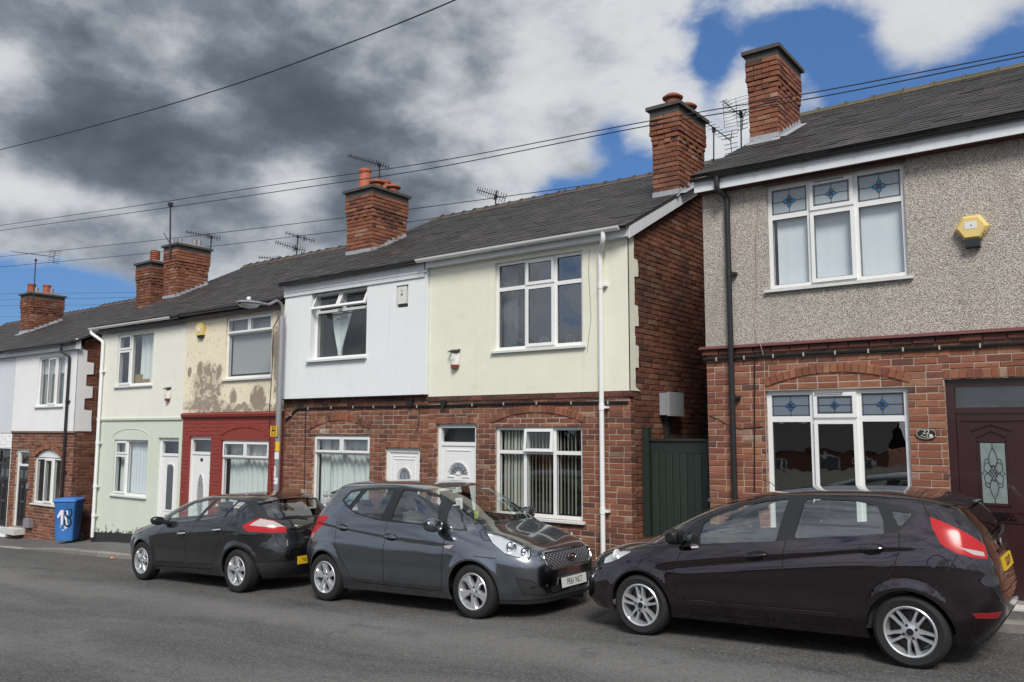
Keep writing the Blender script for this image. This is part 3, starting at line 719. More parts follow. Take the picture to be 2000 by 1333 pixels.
def chimney(par, x0, x1, y0, y1, zb, zt, roofz, pots, single=True, limit=130, tonek=1., cz=.47, flash=True, dark=False):
    """brick stack with corbelled head, dark capping course, lead flashing and clay pots; roofz(y) = height of the slope"""
    ins = .012
    core = MB().prism([(x0+ins, y0+ins, roofz(y0)-.08), (x0+ins, y1-ins, roofz(y1)-.08), (x0+ins, y1-ins, zt-.1), (x0+ins, y0+ins, zt-.1)], (x1-x0-2*ins, 0, 0)); ch = core.build('chimney', 'mortar_dark' if dark else 'mortar', par)
    n = int(round((zt-.17-zb)/COURSE))+6; top = zt-.17; B = Bricks()
    crow = int(cz/COURSE)
    for k in range(n):
        z1 = top-k*COURSE; z0 = z1-COURSE+JT
        o_ = .032 if k < crow-1 else (.016 if k == crow-1 else 0)
        for (o, ax, nr, L) in (((x0-o_, y0-o_), (1, 0, 0), (0, -1, 0), x1-x0+2*o_), ((x1+o_, y0-o_), (0, 1, 0), (1, 0, 0), y1-y0+2*o_), ((x0-o_, y1+o_), (0, -1, 0), (-1, 0, 0), y1-y0+2*o_), ((x1+o_, y1+o_), (-1, 0, 0), (0, 1, 0), x1-x0+2*o_)):
            ax_, nr_ = Vector(ax), Vector(nr); bl = L/max(1, round(L/BL*2)/2); x = -bl/2*((k+(abs(nr[0]) > 0)) % 2)
            dent = k == crow; 
            while x < L-.01:
                ln = bl/2 if dent else bl
                a, c = max(0, x), min(L, x+ln-JT); x += ln
                if c-a < .03: continue
                p = Vector((o[0], o[1], 0))+ax_*((a+c)/2)
                if z1 < roofz(p.y)-.04: continue
                pr = .008+(.02 if dent and int((x+.001)/ln) % 2 else 0)+random.uniform(-.0018, .0018)
                B.add((p.x+nr[0]*pr, p.y+nr[1]*pr, (z0+z1)/2+random.uniform(-.002, .002)), ax_, nr_, (0, 0, 1), c-a, z1-z0, .045, tone_red(tonek))
    B.build(ch, limit, minpx=9. if single else 1e9)
    c = MB(); o_ = .045
    c.box(x0-.03, x1+.03, y0-.03, y1+.03, zt-.165, zt-.06); c.box(x0-o_-.035, x1+o_+.035, y0-o_-.035, y1+o_+.035, zt-.057, zt)
    c2 = MB(); a0, a1, b0, b1 = x0-.02, x1+.02, y0-.02, y1+.02
    c.build('chimney_cap', 'chimney_cap', ch)
    c2.quad((a0, b0, zt+.002), (a1, b0, zt+.002), (a1-.1, b0+.12, zt+.06), (a0+.1, b0+.12, zt+.06)); c2.quad((a1, b0, zt+.002), (a1, b1, zt+.002), (a1-.1, b1-.12, zt+.06), (a1-.1, b0+.12, zt+.06))
    c2.quad((a1, b1, zt+.002), (a0, b1, zt+.002), (a0+.1, b1-.12, zt+.06), (a1-.1, b1-.12, zt+.06)); c2.quad((a0, b1, zt+.002), (a0, b0, zt+.002), (a0+.1, b0+.12, zt+.06), (a0+.1, b1-.12, zt+.06)); c2.quad((a0+.1, b0+.12, zt+.06), (a1-.1, b0+.12, zt+.06), (a1-.1, b1-.12, zt+.06), (a0+.1, b1-.12, zt+.06))
    c2.build('flaunching', 'mortar_dark', ch)
    for px_, py_, kind in pots:
        p = MB()
        if kind == 'tall': p.lathe([(.0, .03), (.145, .03), (.135, .10), (.118, .40), (.112, .44), (.128, .445), (.128, .50), (.098, .50), (.098, .2)], (px_, py_, zt+.02), n=20)
        elif kind == 'mid': p.lathe([(.0, .03), (.14, .03), (.13, .08), (.115, .27), (.13, .275), (.13, .33), (.10, .33), (.10, .1)], (px_, py_, zt+.02), n=20)
        elif kind == 'cowl': p.lathe([(.0, .02), (.125, .02), (.12, .13), (.10, .135), (.10, .15), (.165, .155), (.17, .175), (.12, .215), (.06, .245), (0, .25)], (px_, py_, zt+.02), n=20)
        elif kind == 'ring':
            pr = [(.0, .03), (.12, .03)]
            for q in range(5): pr += [(.135, .05+q*.055), (.135, .085+q*.055), (.112, .088+q*.055), (.112, .102+q*.055)]
            p.lathe(pr+[(.125, .33), (.0, .34)], (px_, py_, zt+.02), n=18)
        else: p.lathe([(.0, .02), (.06, .02), (.06, .2), (.05, .2), (.05, .1)], (px_, py_, zt+.02), n=14)
        p.build('chimney_pot', 'terracotta' if kind != 'flue' else 'galvanised', ch, smooth=True)
    if flash:
        f = MB(); nst = 7
        for k in range(nst):                                       # stepped lead up the right-hand face
            ya = y0+(y1-y0)*k/nst; yb = y0+(y1-y0)*(k+1)/nst; za = roofz(ya); zb_ = roofz(yb)
            f.poly([(x1+.012, ya, za-.02), (x1+.012, yb, zb_-.02), (x1+.012, yb, zb_+.075+random.uniform(-.01, .02)), (x1+.012, ya+.02, zb_+.07+random.uniform(-.01, .02)), (x1+.012, ya, za+.06)])
        for sx, yy in ((x0-.01, y0-.012),): f.quad((sx, yy, roofz(y0)+.12), (x1+.012, yy, roofz(y0)+.12), (x1+.012, yy, roofz(y0)-.05), (sx, yy, roofz(y0)-.05))
        f.quad((x0-.03, y0-.012, roofz(y0)+.035), (x1+.03, y0-.012, roofz(y0)+.035), (x1+.06, y0-.16, roofz(y0-.16)+.03), (x0-.03, y0-.16, roofz(y0-.16)+.03))
        f.quad((x1+.010, y0-.02, roofz(y0)+.035), (x1+.12, y0-.02, roofz(y0)+.028), (x1+.12, y1, roofz(y1)+.028), (x1+.010, y1, roofz(y1)+.035))
        f.build('lead_flashing', 'lead', ch, fix=False)
    return ch
def arch_ring(B, xc, zs, half, rise, ring=.115, wv=.078, proud=.020, y=F, n=None, tone=None, dz=0.):
    """segmental arch of bricks on edge: springing at zs, chord 2*half"""
    R = (half*half+rise*rise)/(2*rise); cz = zs+rise-R; th = math.asin(min(1, half/R)); n = n or max(5, int(round(2*th*(R+ring/2)/wv)))
    for k in range(n):
        a = -th+2*th*(k+.5)/n; c = (xc+(R+ring/2)*math.sin(a), y-proud+random.uniform(-.003, .003), cz+(R+ring/2)*math.cos(a))
        B.add(c, (math.cos(a), 0, -math.sin(a)), (0, -1, 0), (math.sin(a), 0, math.cos(a)), 2*th*(R+ring*.3)/n-JT*.8, ring, .045, tone() if tone else tone_red(1.05))
    return R, cz, th
def soldier(B, x0, x1, z, h=.115, wv=.078, proud=.010, y=F, tone=None):
    n = max(3, int(round((x1-x0)/wv))); w = (x1-x0)/n
    for k in range(n): B.add((x0+(k+.5)*w, y-proud+random.uniform(-.002, .002), z+h/2), (1, 0, 0), (0, -1, 0), (0, 0, 1), w-JT*.8, h-.006, .04, tone() if tone else tone_red(1.08))
def cable_run(name, par_label, pts, r, clips, label, grp=None, y=F):
    o = thing(name, label, 'cable', (pts[0][0], pts[0][1], pts[0][2]), grp)
    MB().tube(pts, r, 6).build('cable_sheath', 'cable_black', o, smooth=True)
    for c in clips: MB().box(c[0]-.008, c[0]+.008, c[1]-r-.008, c[1]+.004, c[2]-.026, c[2]+.020).build('cable_clip', 'clip_metal', o)
    return o
def flat_poly(par, name, mt, pts): b = MB(); b.poly(pts); return b.build(name, mt, par, fix=False)
# ------------------------------------------------------------------ doors
def ring_poly(cx, cz, rx, rz, y, a0=0, a1=360, n=28, base=None):
    return [(cx+rx*math.cos(math.radians(a0+(a1-a0)*k/n)), y, cz+rz*math.sin(math.radians(a0+(a1-a0)*k/n))) for k in range(n+(0 if a1-a0 == 360 else 1))]
def moulding(par, pts, w, y, mt, name='moulding', closed=True, h=.010):
    b = MB(); P = [Vector(p) for p in pts]; n = len(P)
    for i in range(n if closed else n-1):
        a, c = P[i], P[(i+1) % n]
        if (c-a).length < 1e-4: continue
        e = (c-a).normalized()*w*.3
        b.bar(a-e+Vector((0, y-a.y, 0)), c+e+Vector((0, y-a.y, 0)), h, w, (0, 1, 0).__class__((0, 0, 1)) if abs((c-a).normalized().z) < .95 else (1, 0, 0))
    return b.build(name, mt, par)
def lead_lines(par, segs, y, r=.004, mt='lead_line', name='lead_came'):
    b = MB()
    for s_ in segs: b.tube([(x, y, z) for x, z in s_], r, 5)
    return b.build(name, mt, par)
def door(par, x0, x1, z0, z1, style, fmt='upvc', lmt='upvc', light=None, y=F, fw=.055, step=None):
    yf = y+.045
    fr = MB(); fr.box(x0, x0+fw, yf, yf+.07, z0, z1); fr.box(x1-fw, x1, yf, yf+.07, z0, z1); fr.box(x0+fw, x1-fw, yf, yf+.07, z1-fw, z1)
    zl = z1-fw
    if light:
        fr.box(x0+fw, x1-fw, yf+.002, yf+.068, light-.03, light+.03); zl = light-.03
    f = fr.build('door_frame', fmt, par)
    if light:
        pn = MB().box(x0+fw, x1-fw, yf+.032, yf+.038, light+.03, z1-fw).build('pane', 'window_glass', f)
        MB().box(x0, x1, yf+.2, yf+.22, light-.1, z1+.05).build('room_lining', 'frosted', f)
    a, e, u, t_ = x0+fw+.004, x1-fw-.004, z0+.02, zl-.004; w, h = e-a, t_-u; cx = (a+e)/2; yl = yf+.018
    d = MB().box(a, e, yl, yl+.045, u, t_).build('door', lmt, par)
    MB().box(x0, x1, yf-.03, yf+.1, z0-.02, z0+.02).build('threshold', 'galvanised', d)
    gl = lambda pts, m_='leaded_glass', nm='door_glass': flat_poly(d, nm, m_, pts)
    yg = yl-.003
    if style in ('sunburst', 'arch', 'oval', 'rect', 'brown'):
        if style == 'sunburst':
            zc = u+h*.745; r = w*.26
            gl(ring_poly(cx, zc, r, r*.95, yg, 0, 180, 20)); moulding(d, ring_poly(cx, zc, r*1.12, r*1.08, yg, 0, 180, 14), .022, yl-.006, lmt, closed=False)
            MB().prism(ring_poly(cx, zc, r*.3, r*.3, yg-.002, 0, 180, 10), (0, -.006, 0)).build('moulding', lmt, d)
            lead_lines(d, [((cx+r*.3*math.cos(q), zc+r*.3*math.sin(q)), (cx+r*math.cos(q), zc+r*.95*math.sin(q))) for q in [math.pi*k/6 for k in range(1, 6)]]+[[(cx+r*.65*math.cos(math.pi*k/12), zc+r*.62*math.sin(math.pi*k/12)) for k in range(13)]], yg-.002)
            for sx in (-1, 1): MB().bar((cx+sx*r*.45, yl-.006, zc-.03), (cx+sx*r*1.25, yl-.006, zc-.03), .012, .02).build('moulding', lmt, d)
            MB().bar((a+.1, yl-.005, t_-.07), (e-.1, yl-.005, t_-.07), .01, .014).build('moulding', lmt, d)
            for sx in (-1, 1):
                X = cx+sx*w*.2; moulding(d, [(X-w*.13, yg, u+h*.12), (X+w*.13, yg, u+h*.12), (X+w*.13, yg, u+h*.63), (X-w*.13, yg, u+h*.63)], .02, yl-.005, lmt)
        elif style == 'arch':
            zc = u+h*.76; r = w*.19; pts = [(cx+r, yg, u+h*.45), *ring_poly(cx, zc, r, r*1.25, yg, 0, 180, 16), (cx-r, yg, u+h*.45)]
            gl(pts); moulding(d, [(cx+(p[0]-cx)*1.2, yg, zc+(p[2]-zc)*(1.15 if p[2] > zc else 1.03)) for p in pts], .024, yl-.007, lmt)
            lead_lines(d, [[(cx+(p[0]-cx)*.8, zc+(p[2]-zc)*.85) for p in pts]+[(cx+(pts[0][0]-cx)*.8, zc+(pts[0][2]-zc)*.85)], [(cx, u+h*.45), (cx, zc+r*1.2)]], yg-.002)
            gl([(cx-.05, yg-.001, u+h*.47), (cx+.05, yg-.001, u+h*.47), (cx+.03, yg-.001, u+h*.58), (cx, yg-.001, u+h*.70), (cx-.03, yg-.001, u+h*.58)], 'toy_green', 'stained_piece')
            MB().bar((a+.06, yl-.004, t_-.06), (e-.06, yl-.004, t_-.06), .008, .012).build('moulding', lmt, d)
            moulding(d, [(a+.09, yg, u+.1), (e-.09, yg, u+.1), (e-.09, yg, t_-.11), (a+.09, yg, t_-.11)], .012, yl-.004, lmt)
        elif style == 'oval':
            zc = u+h*.53; rx, rz = w*.17, h*.235
            gl(ring_poly(cx, zc, rx, rz, yg)); moulding(d, ring_poly(cx, zc, rx*1.12, rz*1.05, yg), .022, yl-.006, lmt)
            lead_lines(d, [[(cx+rx*k*math.cos(math.radians(q)), zc+rz*k*math.sin(math.radians(q))) for q in range(0, 361, 24)] for k in (.45, .8)]+[[(cx, zc-rz), (cx, zc+rz)], [(cx-rx, zc), (cx+rx, zc)], [(cx-rx*.6, zc+rz*.5), (cx+rx*.6, zc-rz*.5)], [(cx+rx*.6, zc+rz*.5), (cx-rx*.6, zc-rz*.5)]], yg-.002, .004, 'clip_metal')
            MB().box(cx-.045, cx+.045, yl-.006, yl-.001, t_-.14, t_-.075).build('door_number', 'plaque_black', d)
        elif style == 'rect':
            z0_, z1_ = u+h*.40, u+h*.90; rx = w*.19; pts = [(cx-rx, yg, z0_), (cx+rx, yg, z0_), (cx+rx, yg, z1_-.06), (cx+rx*.6, yg, z1_), (cx-rx*.6, yg, z1_), (cx-rx, yg, z1_-.06)]
            gl(pts, 'frosted'); moulding(d, [(cx+(p[0]-cx)*1.2, yg, p[2]+(.025 if p[2] > u+h*.6 else -.025)) for p in pts], .02, yl-.006, lmt)
            MB().box(cx-w*.18, cx+w*.18, yl-.012, yl-.001, u+h*.30, u+h*.34).build('letterbox', 'chrome', d)
            for q in (.06, .13, .20): MB().bar((a+.08, yl-.004, u+h*q), (e-.08, yl-.004, u+h*q), .01, .014).build('moulding', lmt, d)
        elif style == 'brown':
            zc0, zc1 = FZ(1930, 980)-.02, FZ(1930, 866); rx = .115; cx = FX(1938, 900)
            pts = [(cx-rx, yg, zc0), (cx+rx, yg, zc0), (cx+rx, yg, zc1), (cx-rx, yg, zc1)]
            gl(pts, 'clear_obscure'); moulding(d, [(cx-rx-.02, yg, zc0-.02), (cx+rx+.02, yg, zc0-.02), (cx+rx+.02, yg, zc1+.02), (cx-rx-.02, yg, zc1+.02)], .018, yl-.006, lmt)
            zm = (zc0+zc1)/2; hh = (zc1-zc0)/2; L = []
            sgn = lambda pts: [[(cx+s_*x*rx, zm+q*z*hh) for x, z in pts] for s_ in (-1, 1) for q in (-1, 1)]
            L += [[(cx, zc1), (cx, zm+hh*.86)], [(cx, zc0), (cx, zm-hh*.86)]]
            L += sgn([(0, .86), (.25, .66), (.36, .45), (.25, .25), (0, .08), (-.3, -.12)])
            L += sgn([(.1, .22), (.42, .36), (.72, .30), (.78, .12), (.5, 0), (.3, -.06)]); L += sgn([(.35, .48), (.6, .46), (.74, .34)]); L += sgn([(.78, .06), (.95, 0), (.78, -.06)]); L += sgn([(0, .28), (.3, 0)])
            lead_lines(d, L, yg-.002, .0038)
            for dz, ww in ((.16, .265), (.09, .2)):     # gable shaped moulding over the glass
                for s_ in (-1, 1): MB().bar((cx, yl-.008, zc1+dz+.05), (cx+s_*ww*.72, yl-.008, zc1+dz-.02), .016, .018).build('moulding', lmt, d)
            MB().box(cx-.03, cx+.19, yl-.014, yl-.001, FZ(1948, 1018), FZ(1948, 1004)).build('letterbox', 'chrome', d)
            for dz in (.085, .19): MB().bar((a+.1, yl-.006, zc0-dz), (e-.1, yl-.006, zc0-dz), .014, .016).build('moulding', lmt, d)
            MB().bar((a+.05, yl-.006, t_-.07), (e-.05, yl-.006, t_-.07), .014, .02).build('moulding', lmt, d)
            MB().tube([(e-.06, yl-.05, u+h*.50), (e-.16, yl-.05, u+h*.50)], .009, 8).build('handle', 'chrome', d)
    elif style == 'black':
        for zz in (.62, .30):
            for sx in (-1, 1):
                X = cx+sx*w*.22; moulding(d, [(X-w*.14, yg, u+h*(zz-.2)), (X+w*.14, yg, u+h*(zz-.2)), (X+w*.14, yg, u+h*(zz+.13)), (X-w*.14, yg, u+h*(zz+.13))], .016, yl-.005, lmt)
        for sx in (-1, 1): gl([(cx+sx*w*.22-w*.13, yg, u+h*.80), (cx+sx*w*.22+w*.13, yg, u+h*.80), (cx+sx*w*.22+w*.13, yg, u+h*.93), (cx+sx*w*.22-w*.13, yg, u+h*.93)], 'frosted')
        MB().box(cx-w*.2, cx+w*.2, yl-.012, yl-.001, u+h*.40, u+h*.425).build('letterbox', 'chrome', d)
        MB().tube([(cx, yl-.02, u+h*.68), (cx+.012, yl-.03, u+h*.65), (cx, yl-.02, u+h*.61), (cx-.012, yl-.03, u+h*.65), (cx, yl-.02, u+h*.68)], .006, 6).build('door_knocker', 'chrome', d)
    if step: MB().box(x0-.05, x1+.05, y-.28, y+.04, step[0], step[1]).build('door_step', 'step_white', par)
    return d
def shell(par, x0, x1, z0, ye, ze, yr, zr, mt='mortar_dark'):
    """plain side and back walls that close a house"""
    b = MB(); yb = 2*yr-F
    for x in (x0, x1): b.poly([(x, F+.13, z0), (x, yb, z0), (x, yb, ze-.25), (x, yr, zr-.1), (x, F+.13, ze+(F+.13-ye)*(zr-ze)/(yr-ye)-.06)])
    b.quad((x0, yb, z0), (x1, yb, z0), (x1, yb, ze-.25), (x0, yb, ze-.25))
    b.quad((x0, F+1.6, z0), (x1, F+1.6, z0), (x1, F+1.6, ze), (x0, F+1.6, ze))
    return b.build('back_wall', mt, par, fix=False)
def fracs(x0, x1, *px): return [(FX(p, q)-x0)/(x1-x0) for p, q in px]
def rfr(z0, z1, px, py): return (z1-FZ(px, py))/(z1-z0)
wp = lambda h, o: (h[0]-o[0], h[1]-o[0], h[2]-o[1], h[3]-o[1])
# =================================================================== number 22: pebbledash over brick
X0, X1 = FX(1380, 700), .9; zS = 2.93; zb = -.35
h22 = thing('terraced_house', 'pebbledashed terraced house over red brick with brown front door and stained glass lights', 'house', (X0, F, zb), 'terraced houses along the street')
ye, ze, yr, zr = 9.93, 5.20, 14.35, 7.42
uw = (FX(1500, 466), FX(1770, 430), FZ(1503, 566), FZ(1499.5, 366)); lw = (FX(1498, 850), FX(1777, 850), .62, FZ(1498, 764)); dr = (FX(1844, 745), FX(1844, 745)+.98, .09, FZ(1843, 742))
panel('pebbledash_wall', h22, 'pebbledash', X0, X1, zS+.03, 5.02, F-.015, [uw], .14, .15)
w_ = panel('wall', h22, 'mortar', X0, X1, zb, zS, F, [lw, dr], .14, .15)
B = Bricks(); zs = FZ(1497, 757); half = (FX(1777, 750)-FX(1497, 757))/2; xc = (FX(1777, 750)+FX(1497, 757))/2; rise = FZ(1637, 728)-zs
R, cz, th = arch_ring(B, xc, zs, half, rise, wv=.082)
sol = (dr[0]-.01, dr[1]+.02, dr[3]-.001, dr[3]+.118); soldier(B, sol[0], sol[1], dr[3]+.002)
under = lambda x, z: -.003 if (abs(x+X0-xc) < half and z+zb > zs-.05 and math.hypot(x+X0-xc, z+zb-cz) < R) else 0
inring = lambda x, z: abs(x+X0-xc) < half and z+zb > zs-.02 and R+.015 < math.hypot(x+X0-xc, z+zb-cz) < R+.10
B.wall((X0, F, zb), (1, 0, 0), (0, -1, 0), X1-X0, 2.845-zb, [wp(lw, (X0, zb)), wp(dr, (X0, zb)), wp(sol, (X0, zb))], None, under)
for k in range(24):                                  # projecting string course
    x = X0-.05+k*BL*.97
    if x+BL > X1: break
    c = random.choice([(.10, .04, .034), (.14, .055, .042), (.17, .062, .045)]); B.add((x+BL*.48, F-.035, 2.888), (1, 0, 0), (0, -1, 0), (0, 0, 1), BL*.97-JT, .07, .06, c)
B.build(h22, 300)
mat('moulding_plum', (.13, .042, .044), .5, var=.15)
MB().prism([(X0-.08, F-.078, 2.93), (X0-.08, F-.074, 2.945), (X0-.08, F-.017, 2.972), (X0-.08, F-.017, 2.93)], (X1-X0+.09, 0, 0)).build('string_moulding', 'moulding_plum', h22)
cw = window(h22, *uw, F-.015, fracs(uw[0], uw[1], (1581, 460), (1671, 440)), [[rfr(uw[2], uw[3], 1541, 420)]]*3, {(1, 0): 'o', (1, 1): 'o'}, fw=.05, bw=.062)
def stained(w, x0, x1, z0, z1, y, blue, red, big=1.):
    cx, cz = (x0+x1)/2, (z0+z1)/2; r = (z1-z0)*.115*big; q = .016
    flat_poly(w, 'obscure_glass', 'obscure_pale' if blue == 'flower_blue' else 'leaf_stain', [(x0, y+.004, z0), (x1, y+.004, z0), (x1, y+.004, z1), (x0, y+.004, z1)])
    lead_lines(w, [[(x0, cz), (cx-r*2, cz)], [(cx+r*2, cz), (x1, cz)], [(cx, z0), (cx, cz-r*2)], [(cx, cz+r*2), (cx, z1)], [(x0+q, z0), (x0+q, z1)], [(x1-q, z0), (x1-q, z1)], [(x0, z0+q), (x1, z0+q)], [(x0, z1-q), (x1, z1-q)]], y, .0032)
    for k in range(4):
        a = math.pi/2*k; ux, uz = math.cos(a), math.sin(a); vx, vz = -uz, ux
        P = lambda s, t_: (cx+ux*s+vx*t_, y-.002, cz+uz*s+vz*t_)
        pts = [P(r*.55, -r*.35), P(r*1.0, -r*.75), P(r*1.6, -r*.6), P(r*2.15, 0), P(r*1.6, r*.6), P(r*1.0, r*.75), P(r*.55, r*.35)]
        flat_poly(w, 'petal', blue, pts); lead_lines(w, [[(p[0], p[2]) for p in pts]+[(pts[0][0], pts[0][2])]], y-.003, .003)
    flat_poly(w, 'flower_heart', red, ring_poly(cx, cz, r*.62, r*.62, y-.004, n=12)); lead_lines(w, [[(p[0], p[2]) for p in ring_poly(cx, cz, r*.62, r*.62, 0, n=12)]*1, [(cx-r*.3, cz-r*.2), (cx, cz+r*.3), (cx+r*.3, cz-r*.1)]], y-.006, .003)
mat('leaf_stain', (.16, .19, .23), .3, var=.15, vscale=12)
def cells(h, fr, row, fw, bw):
    X = [h[0]]+[h[0]+(h[1]-h[0])*f for f in fr]+[h[1]]; zt = h[3]-(h[3]-h[2])*row
    return [(X[c]+(fw if c == 0 else bw/2), X[c+1]-(fw if c == len(X)-2 else bw/2), zt+bw/2, h[3]-fw) for c in range(len(X)-1)]
for k, c in enumerate(cells(uw, fracs(uw[0], uw[1], (1581, 460), (1671, 440)), rfr(uw[2], uw[3], 1541, 420), .05, .062)):
    i = .03 if k == 1 else 0; stained(cw, c[0]+i, c[1]-i, c[2]+i, c[3]-i, F+(.028 if k == 1 else .064)-.015, 'flower_blue', 'flower_red')
MB().box(cw.parent.location.x*0+uw[0]+.60, uw[0]+.95, F-.002, F+.004, uw[3]-.047, uw[3]-.037).build('trickle_vent', 'black_plastic', cw)
for a, e in ((uw[0]+.09, uw[0]+.52), (uw[0]+.57, uw[0]+1.02), (uw[0]+1.09, uw[1]-.06)): curtain(cw, a, e, uw[2]+.04, uw[3]-.42, F+.13, 3, .0012, 'net_white', name='net_blind')
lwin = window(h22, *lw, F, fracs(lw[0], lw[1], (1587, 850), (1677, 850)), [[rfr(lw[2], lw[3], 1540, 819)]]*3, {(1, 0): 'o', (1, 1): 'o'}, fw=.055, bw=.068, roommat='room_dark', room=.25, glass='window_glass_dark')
for k, c in enumerate(cells(lw, fracs(lw[0], lw[1], (1587, 850), (1677, 850)), rfr(lw[2], lw[3], 1540, 819), .055, .068)):
    i = .03 if k == 1 else 0; stained(lwin, c[0]+i, c[1]-i, c[2]+i, c[3]-i, F+(.026 if k == 1 else .060), 'flower_deep', 'lead_line')
mat('blind_brown', (.020, .010, .010), .85, var=.15)
for k in range(34):
    z = lw[2]+.06+k*.034
    if z < lw[3]-.5: b = MB(); b.quad((lw[0]+.03, F+.135, z), (lw[1]-.03, F+.135, z), (lw[1]-.03, F+.155, z+.027), (lw[0]+.03, F+.155, z+.027)); b.build('blind_slat', 'blind_brown', lwin, fix=False)
MB().box(lw[0]+.60, lw[0]+.93, F-.004, F+.006, lw[3]-.05, lw[3]-.04).build('trickle_vent', 'black_plastic', lwin)
door(h22, *dr, 'brown', 'dark_wood', 'dark_wood', light=FZ(1862, 802), fw=.085, step=(-.05, .08))
MB().box(X0-.03, X1, F-.205, F-.183, 5.015, 5.19).build('fascia', 'white_trim', h22); MB().box(uw[0]-.02, uw[1]+.02, F-.10, F-.005, uw[3]+.004, 5.016).build('lintel_board', 'soffit_red', h22)
MB().box(X0-.02, X1, F-.182, F+.02, 5.018, 5.035).build('soffit', 'soffit_red', h22)
gutter(h22, X0-.06, X1, 9.955, 5.185, .034, 'black_plastic', 9)
roof_plane(h22, X0-.05, X1, ye-.02, ze+.02, yr, zr, seed=22, tone=1.0, moss=True, tile=.45, sw=.30, gauge=.17)
shell(h22, X0+.02, X1-.02, zb, ye, ze, yr, zr)
a = onY(1400, 365, 9.955); c = FX(1427, 500)
pipe(h22, [(a[0], 9.955, 5.16), (a[0], 9.955, 4.98), (c, F-.075, 4.93), (c, F-.075, .0)], .036, 'black_plastic', collars=(3.9, 2.3))
pr = lambda y: ze+(y-ye)*(zr-ze)/(yr-ye)
chimney(h22, -4.44, -4.0, 11.96, 13.0, 6.15, 7.70, pr, [], limit=150, tonek=.95)
# =================================================================== cream house
X0, X1 = FX(839, 700), -5.617; zS = 2.42; zb = -.75; ye, ze, yr, zr = 10.03, 4.70, 14.43, 6.92
h20 = thing('terraced_house', 'cream rendered terraced house with white gutter and vertical blinds, beside the green gate', 'house', (X0, F, zb), 'terraced houses along the street')
uw = (FX(968, 600), FX(1139.5, 580), FZ(966, 686), FZ(968, 515)); lw = (FX(967, 900), FX(1137.5, 900), FZ(1110, 1016), FZ(967, 834)); dr = (FX(853, 880), FX(930, 880), -.22, FZ(853, 829))
panel('render_wall', h20, 'render_cream', X0, X1+.02, zS+.005, 4.66, F-.02, [uw], .15, .15)
panel('wall', h20, 'mortar', X0, X1, zb, zS, F, [lw, dr], .14, .12)
B = Bricks(); zs = FZ(965, 827); half = (FX(1140, 822)-FX(962, 827))/2; xc = (FX(1140, 822)+FX(962, 827))/2; rise = FZ(1052, 806)-zs
R, cz, th = arch_ring(B, xc, zs, half, rise)
sol = (dr[0]-.03, dr[1]+.03, dr[3]-.001, dr[3]+.118); soldier(B, sol[0], sol[1], dr[3]+.002)
under = lambda x, z: -.003 if (abs(x+X0-xc) < half and z+zb > zs-.05 and math.hypot(x+X0-xc, z+zb-cz) < R) else 0
inring = lambda x, z: abs(x+X0-xc) < half and z+zb > zs-.02 and R+.015 < math.hypot(x+X0-xc, z+zb-cz) < R+.10
B.wall((X0, F, zb), (1, 0, 0), (0, -1, 0), X1-X0, 2.33-zb, [wp(lw, (X0, zb)), wp(dr, (X0, zb)), wp(sol, (X0, zb))], None, under, tone=lambda: tone_red(.86))
for k in range(30):
    x = X0+k*BL*.97
    if x > X1+.03: break
    c = random.choice([(.09, .036, .03), (.13, .05, .04), (.16, .058, .042)]); l = min(BL*.97-JT, X1+.05-x); B.add((x+l/2, F-.028, 2.375), (1, 0, 0), (0, -1, 0), (0, 0, 1), l, .07, .05, c)
# the gable wall in the passage
gz_ = lambda y: ze+(y-ye)*(zr-ze)/(yr-ye)
g = MB(); g.poly([(X1-.004, F+.005, zb), (X1-.004, 18.6, zb), (X1-.004, 18.6, gz_(10.2)), (X1-.004, yr, zr-.12), (X1-.004, F+.005, gz_(F)-.12)]); g.build('gable_wall', 'mortar_dark', h20, fix=False)
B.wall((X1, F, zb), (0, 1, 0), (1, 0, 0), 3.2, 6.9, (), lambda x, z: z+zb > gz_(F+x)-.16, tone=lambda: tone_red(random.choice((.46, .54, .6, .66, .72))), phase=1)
B.build(h20, 300)
rg = random.Random(3); pts = [(X1+.022, F-.02, zS+.01), (X1+.022, F+.27, zS+.005)]; z = zS+.06            # render turning the corner with a toothed edge
while z < 4.55:
    y_ = F+(.24 if int((z-zS)/.30) % 2 else .13)+rg.uniform(-.012, .012); s_ = rg.uniform(.10, .15); pts += [(X1+.022, y_, z), (X1+.022, y_+rg.uniform(-.015, .015), min(4.6, z+s_))]; z += s_+.012
pts += [(X1+.022, F-.02, 4.64)]
MB().prism(pts, (-.02, 0, 0)).build('render_return', 'render_cream', h20)
uwn = window(h20, *uw, F-.02, fracs(uw[0], uw[1], (1026, 600), (1083, 590)), [[rfr(uw[2], uw[3], 1000, 563)], [rfr(uw[2], uw[3], 1052, 556)], [rfr(uw[2], uw[3], 1110, 550)]], {(1, 0): 'o', (1, 1): 'o'}, fw=.05, bw=.06, glass='window_glass_dark')
curtain(uwn, uw[0]+.05, uw[0]+.34, uw[2], uw[3]-.05, F+.14, 4, .025)
